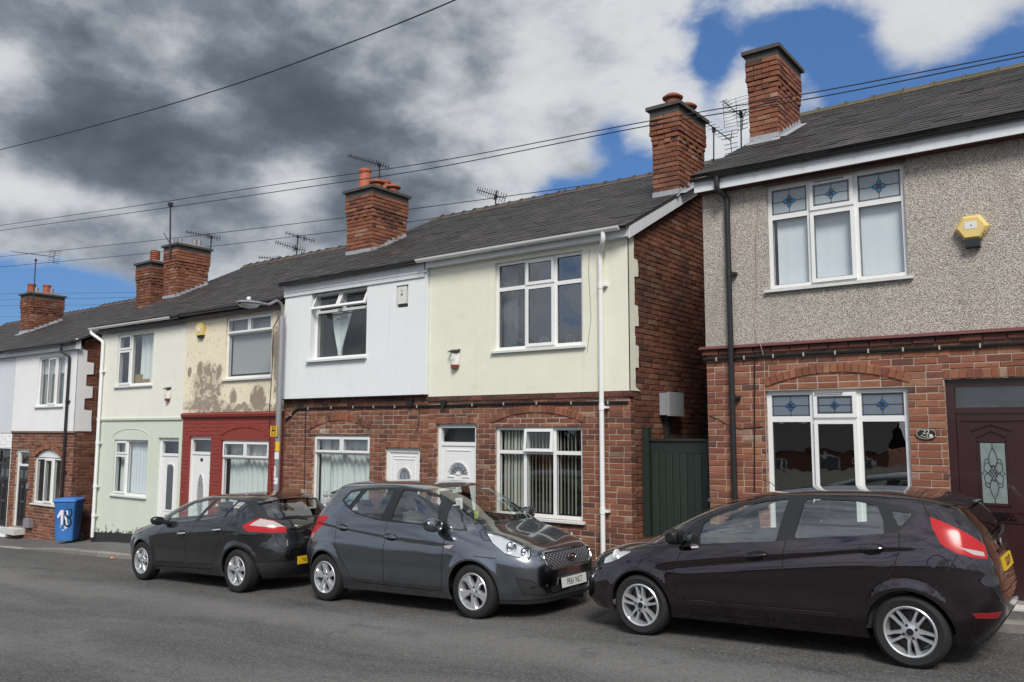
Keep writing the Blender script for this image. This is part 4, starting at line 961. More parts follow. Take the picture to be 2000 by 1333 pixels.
for px in (1007, 1054, 1105):
    x = FX(px, 665); s_ = thing('photo_frame', {1007: 'white photo frame at the left of the cream house upstairs window sill', 1054: 'white photo frame in the middle of the cream house upstairs window sill', 1105: 'white photo frame at the right of the cream house upstairs window sill'}[px], 'photo frame', (x, F+.135, uw[2]+.05), 'photo frames on a window sill')
    moulding(s_, [(x-.07, F+.13, uw[2]+.05), (x+.07, F+.13, uw[2]+.05), (x+.07, F+.13, uw[2]+.17), (x-.07, F+.13, uw[2]+.17)], .02, F+.13, 'upvc', 'frame'); flat_poly(s_, 'picture', 'leaf_grey', [(x-.06, F+.132, uw[2]+.06), (x+.06, F+.132, uw[2]+.06), (x+.06, F+.132, uw[2]+.16), (x-.06, F+.132, uw[2]+.16)])
    MB().box(x-.07, x+.07, F+.12, F+.15, uw[2]+.0, uw[2]+.04).build('foot', 'upvc', s_)
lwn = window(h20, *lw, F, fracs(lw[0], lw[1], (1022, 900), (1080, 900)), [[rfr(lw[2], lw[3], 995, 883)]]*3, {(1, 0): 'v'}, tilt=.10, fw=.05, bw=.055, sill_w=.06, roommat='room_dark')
n = 23
for k in range(n):
    x = lw[0]+.05+(lw[1]-lw[0]-.1)*(k+.5)/n; a = math.radians(random.gauss(-68, 4) if k > 7 else random.gauss(-20, 6)); w = .040
    s_ = MB(); s_.quad((x-w*math.cos(a), F+.16-w*math.sin(a), lw[2]+.06), (x+w*math.cos(a), F+.16+w*math.sin(a), lw[2]+.06), (x+w*math.cos(a), F+.16+w*math.sin(a), lw[3]-.04), (x-w*math.cos(a), F+.16-w*math.sin(a), lw[3]-.04)); s_.build('blind_slat', 'blind_slat', lwn, fix=False)
door(h20, *dr, 'sunburst', light=FZ(853, 867), fw=.06, step=(-.45, -.22))
MB().box(X0, X1+.06, F-.13, F-.108, 4.60, 4.76).build('fascia', 'white_trim', h20); MB().box(X0, X1+.04, F-.107, F-.02, 4.60, 4.615).build('soffit', 'white_trim', h20)
gutter(h20, X0-.12, X1-.02, 9.985, 4.735, .055, 'upvc', 6)
rf = roof_plane(h20, X0, X1+.09, ye-.05, ze+.03, yr, zr, seed=20, sw=.30, gauge=.17)
d = Vector((0, yr-ye, zr-ze)).normalized()
MB().prism([(X1+.085, F-.10, gz_(F-.10)-.16), (X1+.085, F-.10, gz_(F-.10)+.03), (X1+.085, yr, zr+.03), (X1+.085, yr, zr-.17)], (-.022, 0, 0)).build('bargeboard', 'white_trim', h20)
shell(h20, X0+.02, X1-.03, zb, ye, ze, yr, zr)
a = FX(1180, 800); q = onY(1178, 470, 9.985)[0]
pipe(h20, [(q, 9.985, 4.70), (q, 9.985, 4.56), (a, F-.07, 4.44), (a, F-.07, pave_z(a))], .036, 'upvc', collars=(3.95, 2.2, .75))
chimney(h20, -6.0, -5.545, 11.76, 12.75, 5.55, 7.12, gz_, [(-5.74, 12.0, 'cowl'), (-5.72, 12.5, 'cowl')], limit=130, tonek=.86)
# =================================================================== white insulated house
X0, X1 = FX(557, 760), FX(839, 700); zb = -1.0; zS = 2.46
h18 = thing('terraced_house', 'white rendered terraced house with propped open top windows and ornaments behind the lower glass', 'house', (X0, F, zb), 'terraced houses along the street')
uw = (FX(613, 640), FX(722, 630), FZ(612, 704), FZ(612, 574)); lw = (FX(611, 900), FX(722, 900), FZ(612, 990), FZ(611, 850)); dr = (FX(752, 910), FX(820, 910), -.36, FZ(752, 875))
ab = (FX(780, 580), FX(803, 580), FZ(781, 603), FZ(781, 560))
panel('render_wall', h18, 'render_white', X0+.01, X1-.01, zS+.005, 4.62, F-.075, [uw, ab], .16, .08)
MB().box(ab[0]-.01, ab[1]+.01, F+.03, F+.04, ab[2]-.01, ab[3]+.01).build('recess_back', 'render_white', h18)
panel('wall', h18, 'mortar', X0, X1-.002, zb, zS, F, [lw, dr], .14, .12)
B = Bricks(); zs = FZ(607, 840); half = (FX(722, 837)-FX(607, 840))/2; xc = (FX(722, 837)+FX(607, 840))/2; rise = FZ(667, 821.5)-zs
R, cz, th = arch_ring(B, xc, zs, half, rise)
sol = (dr[0]-.03, dr[1]+.03, dr[3]-.001, dr[3]+.118); soldier(B, sol[0], sol[1], dr[3]+.002)
under = lambda x, z: -.003 if (abs(x+X0-xc) < half and z+zb > zs-.05 and math.hypot(x+X0-xc, z+zb-cz) < R) else 0
inring = lambda x, z: abs(x+X0-xc) < half and z+zb > zs-.02 and R+.015 < math.hypot(x+X0-xc, z+zb-cz) < R+.10
def tone18():
    return tone_red(.86) if random.random() > .012 else (.46, .40, .33)
B.wall((X0, F, zb), (1, 0, 0), (0, -1, 0), X1-X0, 2.36-zb, [wp(lw, (X0, zb)), wp(dr, (X0, zb)), wp(sol, (X0, zb))], None, under, tone=tone18)
for k in range(30):
    x = X0+k*BL*.97
    if x > X1-.05: break
    c = random.choice([(.09, .036, .03), (.13, .05, .04), (.18, .065, .045)]); l = min(BL*.97-JT, X1-x); B.add((x+l/2, F-.028, 2.405), (1, 0, 0), (0, -1, 0), (0, 0, 1), l, .07, .05, c)
B.build(h18, 300)
MB().box(X0, X1-.01, F-.115, F-.02, zS-.012, zS+.004).build('drip_bead', 'black_plastic', h18)
uwn = window(h18, *uw, F-.0, [], [[.29]], {(0, 0): 'v', (1, 0): 'v'}, fw=.05, bw=.05, tilt=.42, sill=False, split=.5)
MB().prism([(uw[0]-.07, F-.14, uw[2]-.05), (uw[0]-.07, F-.14, uw[2]-.015), (uw[0]-.07, F+.05, uw[2]+.004), (uw[0]-.07, F+.05, uw[2]-.05)], (uw[1]-uw[0]+.1, 0, 0)).build('sill', 'sill_paint', uwn)
x0, x1 = uw[0]+.28, uw[0]+.88; curtain(uwn, x0, x1, uw[2]+.04, uw[3]-.30, F+.22, 6, .02, shape=lambda v: (x0+(x1-x0)*.30*min(1, v*1.15)**1.6, x1-(x1-x0)*.52*min(1, v*1.15)**1.0))
curtain(uwn, uw[1]-.30, uw[1]+.05, uw[2]+.04, uw[3]-.2, F+.22, 5, .02, shape=lambda v: (uw[1]-.30+.28*v, uw[1]+.06))
MB().tube([(uw[0], F+.2, uw[3]-.42), (uw[1], F+.2, uw[3]-.40)], .012, 6).build('curtain_rail', 'black_plastic', uwn)
lwn = window(h18, *lw, F, [], [[.245]], {(0, 0): 'o', (1, 0): 'o'}, fw=.05, bw=.05, sill_w=.07, split=.5)
for m_ in [o for o in lwn.children if o.name.startswith('pane')]: pass
curtain(lwn, lw[0]+.22, lw[1]+.02, lw[2]+.02, lw[3]-.02, F+.22, 9, .035); curtain(lwn, lw[0], lw[0]+.28, lw[2]+.02, lw[3]-.02, F+.19, 3, .02)
door(h18, *dr, 'arch', fw=.075, step=(-.55, -.36))
MB().box(X0, X1-.06, F-.10, F-.08, 4.46, 4.70).build('fascia', 'white_trim', h18); MB().bar((X0, F-.10, 4.55), (X1, F-.10, 4.55), .02, .035).build('trim_strip', 'white_trim', h18)
MB().tube([(X0-.02, 10.0, 4.70), (X1-.1, 10.0, 4.72)], .035, 8).build('gutter', 'black_plastic', h18)
roof_plane(h18, X0-.02, X1, ye-.05, ze+.03, yr, zr, seed=18, sw=.30, gauge=.17)
shell(h18, X0+.02, X1-.02, zb, ye, ze, yr, zr)
chimney(h18, -13.22, -12.45, 11.66, 12.67, 5.40, 6.97, gz_, [(-13.0, 11.95, 'tall'), (-12.70, 12.02, 'cowl'), (-12.86, 12.40, 'mid'), (-12.68, 12.48, 'cowl')], limit=160, tonek=.92)
mat('toy_fur', (.58, .56, .55), .95, var=.25, vscale=30)
# =================================================================== red and peeling house
X0, X1 = FX(359, 800), FX(557, 760); zb = -1.3; zS = FZ(358, 808); ye3, ze3, yr3, zr3 = 10.03, 4.385, 14.3, 6.62; z3 = lambda y: ze3+(y-ye3)*(zr3-ze3)/(yr3-ye3)
h16 = thing('terraced_house', 'terraced house with flaking cream render above dark red painted brickwork', 'house', (X0, F, zb), 'terraced houses along the street')
uw = (FX(442, 680), FX(532, 680), FZ(440, 741), FZ(442, 622)); lw = (FX(431, 900), FX(524, 900), FZ(431, 985), FZ(431, 860)); dr = (FX(368, 900), FX(410.5, 900), -.55, FZ(368, 853))
panel('render_wall', h16, 'render_peeling', X0+.005, X1, zS+.01, 4.35, F-.02, [uw], .15, .1)
panel('wall', h16, 'red_paint_wall', X0, X1-.01, zb, zS, F, [lw, dr], .14, .1)
B = Bricks(); zs = FZ(428, 852); half = (lw[1]-lw[0])/2+.03; xc = (lw[0]+lw[1])/2; R, cz, th = arch_ring(B, xc, zs, half, .17, proud=.013)
under = lambda x, z: -.010 if (abs(x+X0-xc) < half and z+zb > zs-.05 and math.hypot(x+X0-xc, z+zb-cz) < R) else 0
B.wall((X0, F, zb), (1, 0, 0), (0, -1, 0), X1-X0-.01, zS-.08-zb, [wp(lw, (X0, zb)), wp(dr, (X0, zb))], None, under, proud=.006)
B.build(h16, 0, mat_mass='red_paint_wall', single=False)
MB().prism([(X0, F-.06, zS-.085), (X0, F-.075, zS-.03), (X0, F-.045, zS), (X0, F, zS), (X0, F, zS-.10)], (X1-X0-.01, 0, 0)).build('string_moulding', 'red_paint_wall', h16)
uwn = window(h16, *uw, F-.02, [], [[.27]], {(0, 0): 'o', (1, 0): 'o'}, fw=.05, bw=.05, split=.5)
MB().box(uw[0]+.06, uw[1]-.06, F+.13, F+.135, uw[2]+.10, uw[3]-.05).build('roller_blind', 'blind_grey', uwn)
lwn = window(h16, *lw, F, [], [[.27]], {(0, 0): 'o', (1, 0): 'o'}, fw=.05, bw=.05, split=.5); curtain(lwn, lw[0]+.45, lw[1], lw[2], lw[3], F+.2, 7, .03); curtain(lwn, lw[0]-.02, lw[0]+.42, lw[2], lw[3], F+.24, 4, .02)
door(h16, *dr, 'oval', light=FZ(368, 885), fw=.065, step=(-.75, -.56))
MB().box(X0, X1-.02, F-.12, F-.10, 4.26, 4.42).build('fascia', 'dark_wood', h16); MB().tube([(X0, 9.985, 4.40), (X1-.03, 9.985, 4.41)], .05, 8).build('gutter', 'black_plastic', h16)
roof_plane(h16, X0, X1-.02, ye3-.05, ze3+.03, yr3, zr3, seed=16, sw=.30, gauge=.18)
shell(h16, X0+.02, X1-.02, zb, ye3, ze3, yr3, zr3)
# =================================================================== pale green house
X0, X1 = FX(190, 850)+.02, FX(359, 800); zb = -1.5
h14 = thing('terraced_house', 'pale green rendered terraced house with white downpipe and black plinth, behind the black hatchback', 'house', (X0, F, zb), 'terraced houses along the street')
uw = (FX(231.5, 700), FX(301, 700), FZ(230, 755), FZ(231.5, 655)); lw = (FX(222, 910), FX(288, 910), FZ(221, 965), FZ(222, 859)); dr = (FX(307, 930), FX(347.5, 930), -.70, FZ(307, 855))
zm = FZ(275, 816)
panel('render_wall', h14, 'render_paleyellow', X0, X1, zm, 4.33, F-.03, [uw], .15, .12)
panel('render_lower_wall', h14, 'render_palegreen', X0, X1-.005, zb+.6, zm-.002, F-.012, [lw, dr], .14, .12)
MB().prism([(X0-.01, F-.045, zm-.06), (X0-.01, F-.05, zm-.01), (X0-.01, F-.02, zm+.012), (X0-.01, F-.02, zm-.06)], (X1-X0, 0, 0)).build('string_moulding', 'render_palegreen', h14)
p_ = MB(); zz = lambda x: pave_z(x)
p_.prism([(X0-.015, F-.022, zz(X0)-.05), (dr[0]-.02, F-.022, zz(dr[0])-.05), (dr[0]-.02, F-.022, zz(dr[0])+.18), (X0-.015, F-.022, zz(X0)+.20)], (0, .03, 0)); p_.build('plinth', 'plinth_black', h14)
moulding(h14, ring_poly((lw[0]+lw[1])/2, lw[3]+.06, (lw[1]-lw[0])/2+.06, .20, F-.014, 0, 180, 14), .018, F-.016, 'render_palegreen', 'arch_moulding', closed=False)
uwn = window(h14, *uw, F-.03, [.36], [[.31], []], {(0, 0): 'o', (0, 1): 'o'}, fw=.05, bw=.06); curtain(uwn, uw[0]+.75, uw[1], uw[2], uw[3], F+.16, 4, .03)
lwn = window(h14, *lw, F-.012, [.36], [[.27], []], {(0, 0): 'o', (0, 1): 'o'}, fw=.05, bw=.06); curtain(lwn, lw[0]+.4, lw[1], lw[2], lw[3], F+.15, 9, .02, 'net_white'); curtain(lwn, lw[0], lw[0]+.4, lw[2], lw[3], F+.2, 4, .02)
bx = thing('cardboard_box', 'small brown boxes on the upstairs window sill of the pale green house', 'box', (uw[0]+.7, F+.14, uw[2]+.05)); MB().box(uw[0]+.60, uw[0]+.85, F+.12, F+.22, uw[2]+.01, uw[2]+.27).build('carton', 'cardboard', bx); MB().box(uw[0]+.9, uw[0]+1.2, F+.12, F+.22, uw[2]+.01, uw[2]+.15).build('carton', 'cardboard', bx)
door(h14, *dr, 'rect', light=FZ(307, 888), fw=.08, step=(-.95, -.70))
MB().box(X0, X1, F-.12, F-.10, 4.22, 4.40).build('fascia', 'black_plastic', h14)
gutter(h14, X0-.25, FX(352, 610), 9.985, 4.385, .055, 'upvc', 4); MB().tube([(FX(352, 610), 9.985, 4.37), (X1, 9.985, 4.38)], .05, 8).build('gutter', 'black_plastic', h14)
roof_plane(h14, X0-.10, X1, ye3-.05, ze3+.03, yr3, zr3, seed=14, sw=.30, gauge=.18)
shell(h14, X0+.02, X1-.02, zb, ye3, ze3, yr3, zr3)
q = X0-.17; a = FX(198, 850)-.0
pipe(h14, [(q, 9.985, 4.36), (q, 9.985, 4.26), (a, F-.085, 4.04), (a, F-.085, pave_z(a)+.08)], .04, 'upvc', collars=(3.3, 1.55, .5, -.2))
chimney(h14, -20.6, -20.0, 11.79, 12.72, 5.30, 6.80, z3, [(-20.45, 12.0, 'flue'), (-20.38, 12.08, 'flue'), (-20.2, 12.4, 'flue'), (-20.15, 12.5, 'flue')], limit=0, single=False, tonek=.95)
# =================================================================== white house with black door
X0, X1 = FX(25, 840), FX(145, 850); zb = -1.8; zS = FZ(100, 843); ye4, ze4, yr4, zr4 = 9.98, 4.06, 14.3, 6.20; z4 = lambda y: ze4+(y-ye4)*(zr4-ze4)/(yr4-ye4)
h12 = thing('terraced_house', 'white rendered terraced house over brick with black front door, behind the blue bin', 'house', (X0, F, zb), 'terraced houses along the street')
uw = (FX(76, 745), FX(127.5, 745), FZ(75, 794), FZ(77, 700)); lw = (FX(66, 930), FX(118, 930), FZ(64, 982), FZ(67, 893)); dr = (FX(29, 950), FX(53, 950), FZ(40, 1031), FZ(30, 878))
panel('render_wall', h12, 'render_far_white', X0, X1+.03, zS+.01, 4.0, F-.03, [uw], .15, .1)
rg = random.Random(9); pts = [(X1+.032, F-.03, zS+.01), (X1+.032, F+.42, zS+.005)]; z = zS+.30; k = 0
while z < 3.75:
    y_ = F+(.20 if k % 2 else .40)+rg.uniform(-.015, .015); pts += [(X1+.032, y_, z-.05), (X1+.032, y_, z+.24)]; z += .31; k += 1
pts += [(X1+.032, F-.03, 3.98)]; MB().prism(pts, (-.03, 0, 0)).build('render_return', 'render_far_white', h12)
zar = FZ(90, 868)
panel('wall', h12, 'mortar', X0, X1, zb, zS, F, [(lw[0], lw[1], lw[2], zar), dr], .14, .12)
B = Bricks(); half = (lw[1]-lw[0])/2+.03; xc = (lw[0]+lw[1])/2; R, cz, th = arch_ring(B, xc, lw[3]-.02, half, .24)
inring = lambda x, z: abs(x+X0-xc) < half+.05 and z+zb > lw[3]-.05 and math.hypot(x+X0-xc, z+zb-cz) < R+.08
B.wall((X0, F, zb), (1, 0, 0), (0, -1, 0), X1-X0, zS-zb, [wp(lw, (X0, zb)), wp(dr, (X0, zb))], lambda x, z: z+zb > lw[3]-.03 and math.hypot(x+X0-xc, z+zb-cz) < R+.03, None, tone=lambda: tone_red(.8))
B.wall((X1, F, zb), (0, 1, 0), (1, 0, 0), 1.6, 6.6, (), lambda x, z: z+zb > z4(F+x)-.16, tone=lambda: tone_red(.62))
B.build(h12, 0, single=False)
MB().box(X1-.006, X1-.001, F+.005, 18, zb, 3.95).build('gable_wall', 'mortar_dark', h12)
MB().box(X0, X1+.05, F-.045, F, zS-.035, zS+.008).build('string_moulding', 'mortar_dark', h12)
mat('upvc_arch', (.76, .78, .80), .35, var=.04)
b = MB(); b.prism([(xc-half+.03, F+.05, lw[3]-.02)]+ring_poly(xc, lw[3]-.02, half-.03, .225, F+.05, 180, 0, 14)+[(xc+half-.03, F+.05, lw[3]-.02)][:0], (0, .03, 0)); b.build('arch_infill', 'upvc_arch', h12)
uwn = window(h12, *uw, F-.03, [.36, .66], None, {(1, 0): 'o'}, fw=.05, bw=.06); curtain(uwn, uw[0], uw[1], uw[2]-.02, uw[3]-.45, F+.18, 7, .02, 'leaf_grey'); curtain(uwn, uw[0], uw[1], uw[3]-.45, uw[3], F+.15, 8, .015, 'net_white')
lwn = window(h12, *lw, F, [.36, .66], None, {(1, 0): 'o'}, fw=.055, bw=.06)
door(h12, *dr, 'black', 'upvc', 'door_black', light=FZ(30, 908), fw=.07, step=(dr[2]-.16, dr[2]-.01))
MB().box(X0-.3, X1+.12, F-.13, F-.10, 3.93, 4.08).build('fascia', 'white_trim', h12); MB().tube([(X0-.3, 9.97, 4.09), (X1+.1, 9.97, 4.10)], .05, 8).build('gutter', 'black_plastic', h12)
MB().box(X1+.10, X1+.13, F-.15, F-.02, 3.93, 4.20).build('box_end', 'white_trim', h12)
roof_plane(h12, X0, X1+.18, ye4-.05, ze4+.03, yr4, zr4, seed=12, sw=.30, gauge=.2)
shell(h12, X0+.02, X1-.02, zb, ye4, ze4, yr4, zr4)
a = FX(127, 850)
pipe(h12, [(a, 9.97, 4.05), (a, 9.97, 3.9), (a+.16, F-.075, 3.75), (a+.16, F-.075, pave_z(a))], .036, 'black_plastic', collars=(2.6, .8))
chimney(h12, -22.2, -21.45, 11.9, 12.9, 5.0, 6.52, z4, [(-21.75, 12.15, 'ring')], limit=0, single=False, tonek=.85)
# =================================================================== grey house at the edge of the picture
X0, X1 = -29.05, FX(25, 840); zb = -2.1
h10 = thing('terraced_house', 'pale grey painted terraced house cut by the left edge with dark door', 'house', (X0, F, zb), 'terraced houses along the street')
zS = FZ(10, 846); dr = (FX(-8, 950), FX(17, 950), FZ(5, 1030), FZ(5, 876))
panel('render_wall', h10, 'render_far_grey', X0, X1-.005, zS, 4.0, F-.025, [], .15, .1)
panel('wall', h10, 'render_far_white', X0, X1-.005, zb, zS-.005, F-.01, [dr], .14, .1)
B = Bricks(); B.wall((X0+2, F-.01, zb), (1, 0, 0), (0, -1, 0), X1-X0-2.01, zS-zb-.05, [wp(dr, (X0+2, zb))], proud=.005); B.build(h10, 0, mat_mass='render_far_white', single=False)
door(h10, *dr, 'black', 'door_black', 'door_black', light=FZ(5, 905), fw=.07, y=F-.01)
MB().box(X0, X1-.31, F-.13, F-.10, 3.93, 4.08).build('fascia', 'white_trim', h10)
roof_plane(h10, X0, X1, ye4-.05, ze4+.03, yr4, zr4, seed=10, sw=.30, gauge=.2)
shell(h10, X0+.02, X1-.02, zb, ye4, ze4, yr4, zr4)
chimney(h10, -29.55, -28.87, 11.9, 12.94, 5.0, 6.38, z4, [(-29.35, 12.1, 'mid'), (-29.2, 12.2, 'flue'), (-29.15, 12.5, 'mid'), (-29.0, 12.6, 'flue')], limit=0, single=False, tonek=.8)
X0, X1 = -37., -29.08
h08 = thing('terraced_house', 'next terraced house of the row, only its slate roof showing at the left edge', 'house', (X0, F, zb), 'terraced houses along the street')
panel('render_wall', h08, 'render_far_white', X0, X1, zb, 4.0, F, [], .15, .1)
roof_plane(h08, X0, X1, ye4-.05, ze4+.0, yr4, zr4-.06, seed=8, sw=.30, gauge=.2); shell(h08, X0+.02, X1-.02, zb, ye4, ze4, yr4, zr4-.06)
# =================================================================== parked cars
def paint(name, col, flake=.25, metal=.55, rough=.32):
    mt, t, b, out = base_mat(name); p = t.node('ShaderNodeTexCoord').outputs['Object']
    g = t.node('ShaderNodeTexVoronoi', {'Vector': p, 'Scale': 900.}).outputs['Color']; q = t.node('ShaderNodeSeparateColor', {0: g}).outputs[0]
    c = t.mix(t.math('MULTIPLY', q, flake), [x*.8 for x in col], [min(1, x*1.9) for x in col])
    sep = t.node('ShaderNodeSeparateXYZ', {0: p})
    low = t.math('SUBTRACT', 1., t.smooth(sep.outputs[2], .22, .62))                      # road film towards the sills
    dz = t.noise(p, 5., 6, .65)
    film = t.math('MULTIPLY', low, t.math('ADD', .10, t.math('MULTIPLY', t.smooth(dz, .4, .75), .35)))
    c = t.mix(film, c, (.075, .068, .06))
    bkf = t.node('ShaderNodeNewGeometry').outputs['Backfacing']
    c = t.mix(bkf, c, (.05, .052, .055)); t.l.new(c, b.inputs['Base Color'])
    t.l.new(t.math('MULTIPLY', metal, t.math('SUBTRACT', 1., bkf)), b.inputs['Metallic'])
    t.l.new(t.math('ADD', rough, t.math('MULTIPLY', bkf, .6)), b.inputs['Roughness'])
    t.l.new(t.math('MULTIPLY', t.math('SUBTRACT', 1., bkf), t.math('SUBTRACT', 1., t.math('MULTIPLY', film, 1.5, clamp=True))), b.inputs['Coat Weight']); b.inputs['Coat Roughness'].default_value = .025; b.inputs['Coat IOR'].default_value = 1.75
    n = t.node('ShaderNodeBump', {'Height': t.noise(p, 2.2, 2, .5), 'Strength': .05, 'Distance': .02}); t.l.new(n.outputs[0], b.inputs['Coat Normal'])
paint('paint_aubergine', (.036, .019, .027), .35, 1., .16)
paint('paint_grey', (.215, .23, .26), .3, 1., .21)
paint('paint_black_car', (.005, .005, .0065), .25, .2, .25)
mat('trim_black', (.012, .012, .013), .3, var=.15, coat=.15, obj=True); mat('plastic_dark', (.022, .022, .024), .55, var=.2, bmp=.2, bscale=300, obj=True)
mat('seam', (.004, .004, .004), .8, obj=True); mat('under', (.008, .008, .008), .95, spec=.1, obj=True)
mat('tyre', (.011, .011, .0115), .8, var=.25, vscale=14, bmp=.25, bscale=220, obj=True); mat('mirror_silver', (.16, .17, .18), .05, metal=1., var=.03, obj=True); mat('alloy', (.66, .67, .69), .27, metal=.7, var=.12, vscale=10, obj=True, dirt=.12); mat('alloy_dark', (.05, .05, .052), .5, metal=.5, var=.2, obj=True)
mat('tail_red', (.40, .014, .016), .2, var=.12, vscale=60, coat=0., spec=.35, obj=True); mat('tail_clear', (.42, .37, .36), .15, var=.12, vscale=40, coat=0., spec=.35, obj=True); mat('reflector_red', (.25, .012, .018), .15, var=.1, coat=.6, obj=True)
mat('head_silver', (.82, .84, .86), .22, metal=.55, var=.2, vscale=26, obj=True); mat('amber', (.7, .25, .03), .2, obj=True)
mat('plate_white', (.62, .63, .62), .4, var=.05, obj=True); mat('plate_yellow', (.66, .42, .02), .4, var=.05, obj=True); mat('plate_ink', (.008, .008, .008), .5, obj=True)
mat('seat_cloth', (.10, .103, .108), .9, var=.2, vscale=60, obj=True); mat('dash', (.05, .052, .055), .7, var=.2, vscale=60, bmp=.2, obj=True); mat('head_lining', (.30, .30, .29), .9, obj=True)
mat('hi_vis', (.42, .55, .07), .8, obj=True)
glass_mat('car_glass', (.84, .90, .88), 2.5); glass_mat('car_glass_dark', (.45, .50, .52), 2.4); glass_mat('lens', (.94, .95, .96), 1.5)
def pchip(x, y, q):
    x = np.asarray(x, float); y = np.asarray(y, float); h = np.diff(x); dl = np.diff(y)/h; d = np.zeros_like(y)
    for i in range(1, len(x)-1):
        if dl[i-1]*dl[i] > 0: w1, w2 = 2*h[i]+h[i-1], h[i]+2*h[i-1]; d[i] = (w1+w2)/(w1/dl[i-1]+w2/dl[i])
    d[0], d[-1] = dl[0], dl[-1]
    k = np.clip(np.searchsorted(x, q)-1, 0, len(x)-2); s_ = (q-x[k])/h[k]
    return (1+2*s_)*(1-s_)**2*y[k]+s_*(1-s_)**2*h[k]*d[k]+s_*s_*(3-2*s_)*y[k+1]+s_*s_*(s_-1)*h[k]*d[k+1]
def clip(P, a, b, keep):
    """part of polygon P (n x 6) on one side of the 2D line; a, b = normal/offset on the projected coordinates held in P[:, 6:8]"""
    d = (P[:, 6:8] @ a-b)*keep; n = len(P); out = []
    for i in range(n):
        j = (i+1) % n
        if d[i] >= 0: out.append(P[i])
        if (d[i] >= 0) != (d[j] >= 0): u = d[i]/(d[i]-d[j]); out.append(P[i]+(P[j]-P[i])*u)
    return np.array(out) if len(out) > 2 else None
class Shell:
    def __init__(s, faces): s.f = faces
    def cut(s, poly, ax, filt):
        """takes the convex polygon out of the faces that pass filt(centre, normal); returns the faces inside it"""
        P = np.array(poly, float); A = 0.5*np.sum(P[:, 0]*np.roll(P[:, 1], -1)-np.roll(P[:, 0], -1)*P[:, 1])
        if A < 0: P = P[::-1]
        E_ = [(np.array([-(q[1]-p[1]), q[0]-p[0]]), None) for p, q in zip(P, np.roll(P, -1, 0))]
        E_ = [(e/np.linalg.norm(e), float((e/np.linalg.norm(e)) @ p)) for (e, _), p in zip(E_, P) if np.linalg.norm(e) > 1e-9]
        lo, hi = P.min(0), P.max(0); keep = []; inside = []
        AX = np.zeros((3, 2))
        if np.ndim(ax[0]): AX[:, 0], AX[:, 1] = ax
        else: AX[ax[0], 0] = 1; AX[ax[1], 1] = 1
        for f in s.f:
            q2 = f[:, :3] @ AX; x, z = q2[:, 0], q2[:, 1]
            if x.max() < lo[0] or x.min() > hi[0] or z.max() < lo[1] or z.min() > hi[1]: keep.append(f); continue
            if not filt(f[:, :3].mean(0), f[:, 3:6].mean(0)): keep.append(f); continue
            cur = np.hstack([f, q2]); outs = []
            for a, b in E_:
                o = clip(cur, a, b, -1)
                nx = clip(cur, a, b, 1)
                if o is not None: outs.append(o)
                cur = nx
                if cur is None: break
            if cur is None: keep.append(f); continue
            inside.append(cur[:, :6]); keep += [o[:, :6] for o in outs]
        s.f = keep
        return inside
    def cuts(s, polys, ax, filt):
        r = []
        for p in polys: r += s.cut(p, ax, filt)
        return r
    def strip(s, line, w, ax, filt):
        r = []
        for p, q in zip(line[:-1], line[1:]):
            p, q = np.array(p, float), np.array(q, float); d = (q-p)/np.linalg.norm(q-p); n = np.array([-d[1], d[0]])*w/2; e = d*w*.3
            r += s.cut([p-n-e, q-n+e, q+n+e, p+n-e], ax, filt)
        return r
def mesh_faces(name, faces, mt, par, offs=0.):
    """weld clipped faces into one smooth mesh with the surface's own normals"""
    key = {}; V = []; N = []; F_ = []
    for f in faces:
        g = []
        for r in f:
            n = r[3:6]/max(1e-9, np.linalg.norm(r[3:6])); p = r[:3]+n*offs; k = tuple(np.round(p, 4))
            if k not in key: key[k] = len(V); V.append(p); N.append(n)
            if key[k] not in g: g.append(key[k])
        if len(g) > 2: F_.append(g)
    if not F_: return None
    me = bpy.data.meshes.new(name); me.from_pydata([tuple(v) for v in V], [], F_); me.validate(); me.update()
    if len(me.vertices) == len(N):
        me.polygons.foreach_set('use_smooth', [True]*len(me.polygons)); me.normals_split_custom_set_from_vertices([tuple(n) for n in N])
    me.materials.append(MATS[mt]); return put(name, me, par)
def rounded(pts, r=.03, n=4):
    """polygon with rounded corners"""
    out = []; P = [Vector((p[0], p[1])) for p in pts]
    for i in range(len(P)):
        a, c, e = P[i-1], P[i], P[(i+1) % len(P)]; q = min(r, (a-c).length*.45, (e-c).length*.45); s_, t_ = c+(a-c).normalized()*q, c+(e-c).normalized()*q
        for k in range(n+1): u = k/n; out.append(tuple(s_*(1-u)**2+c*2*u*(1-u)+t_*u*u))
    return out
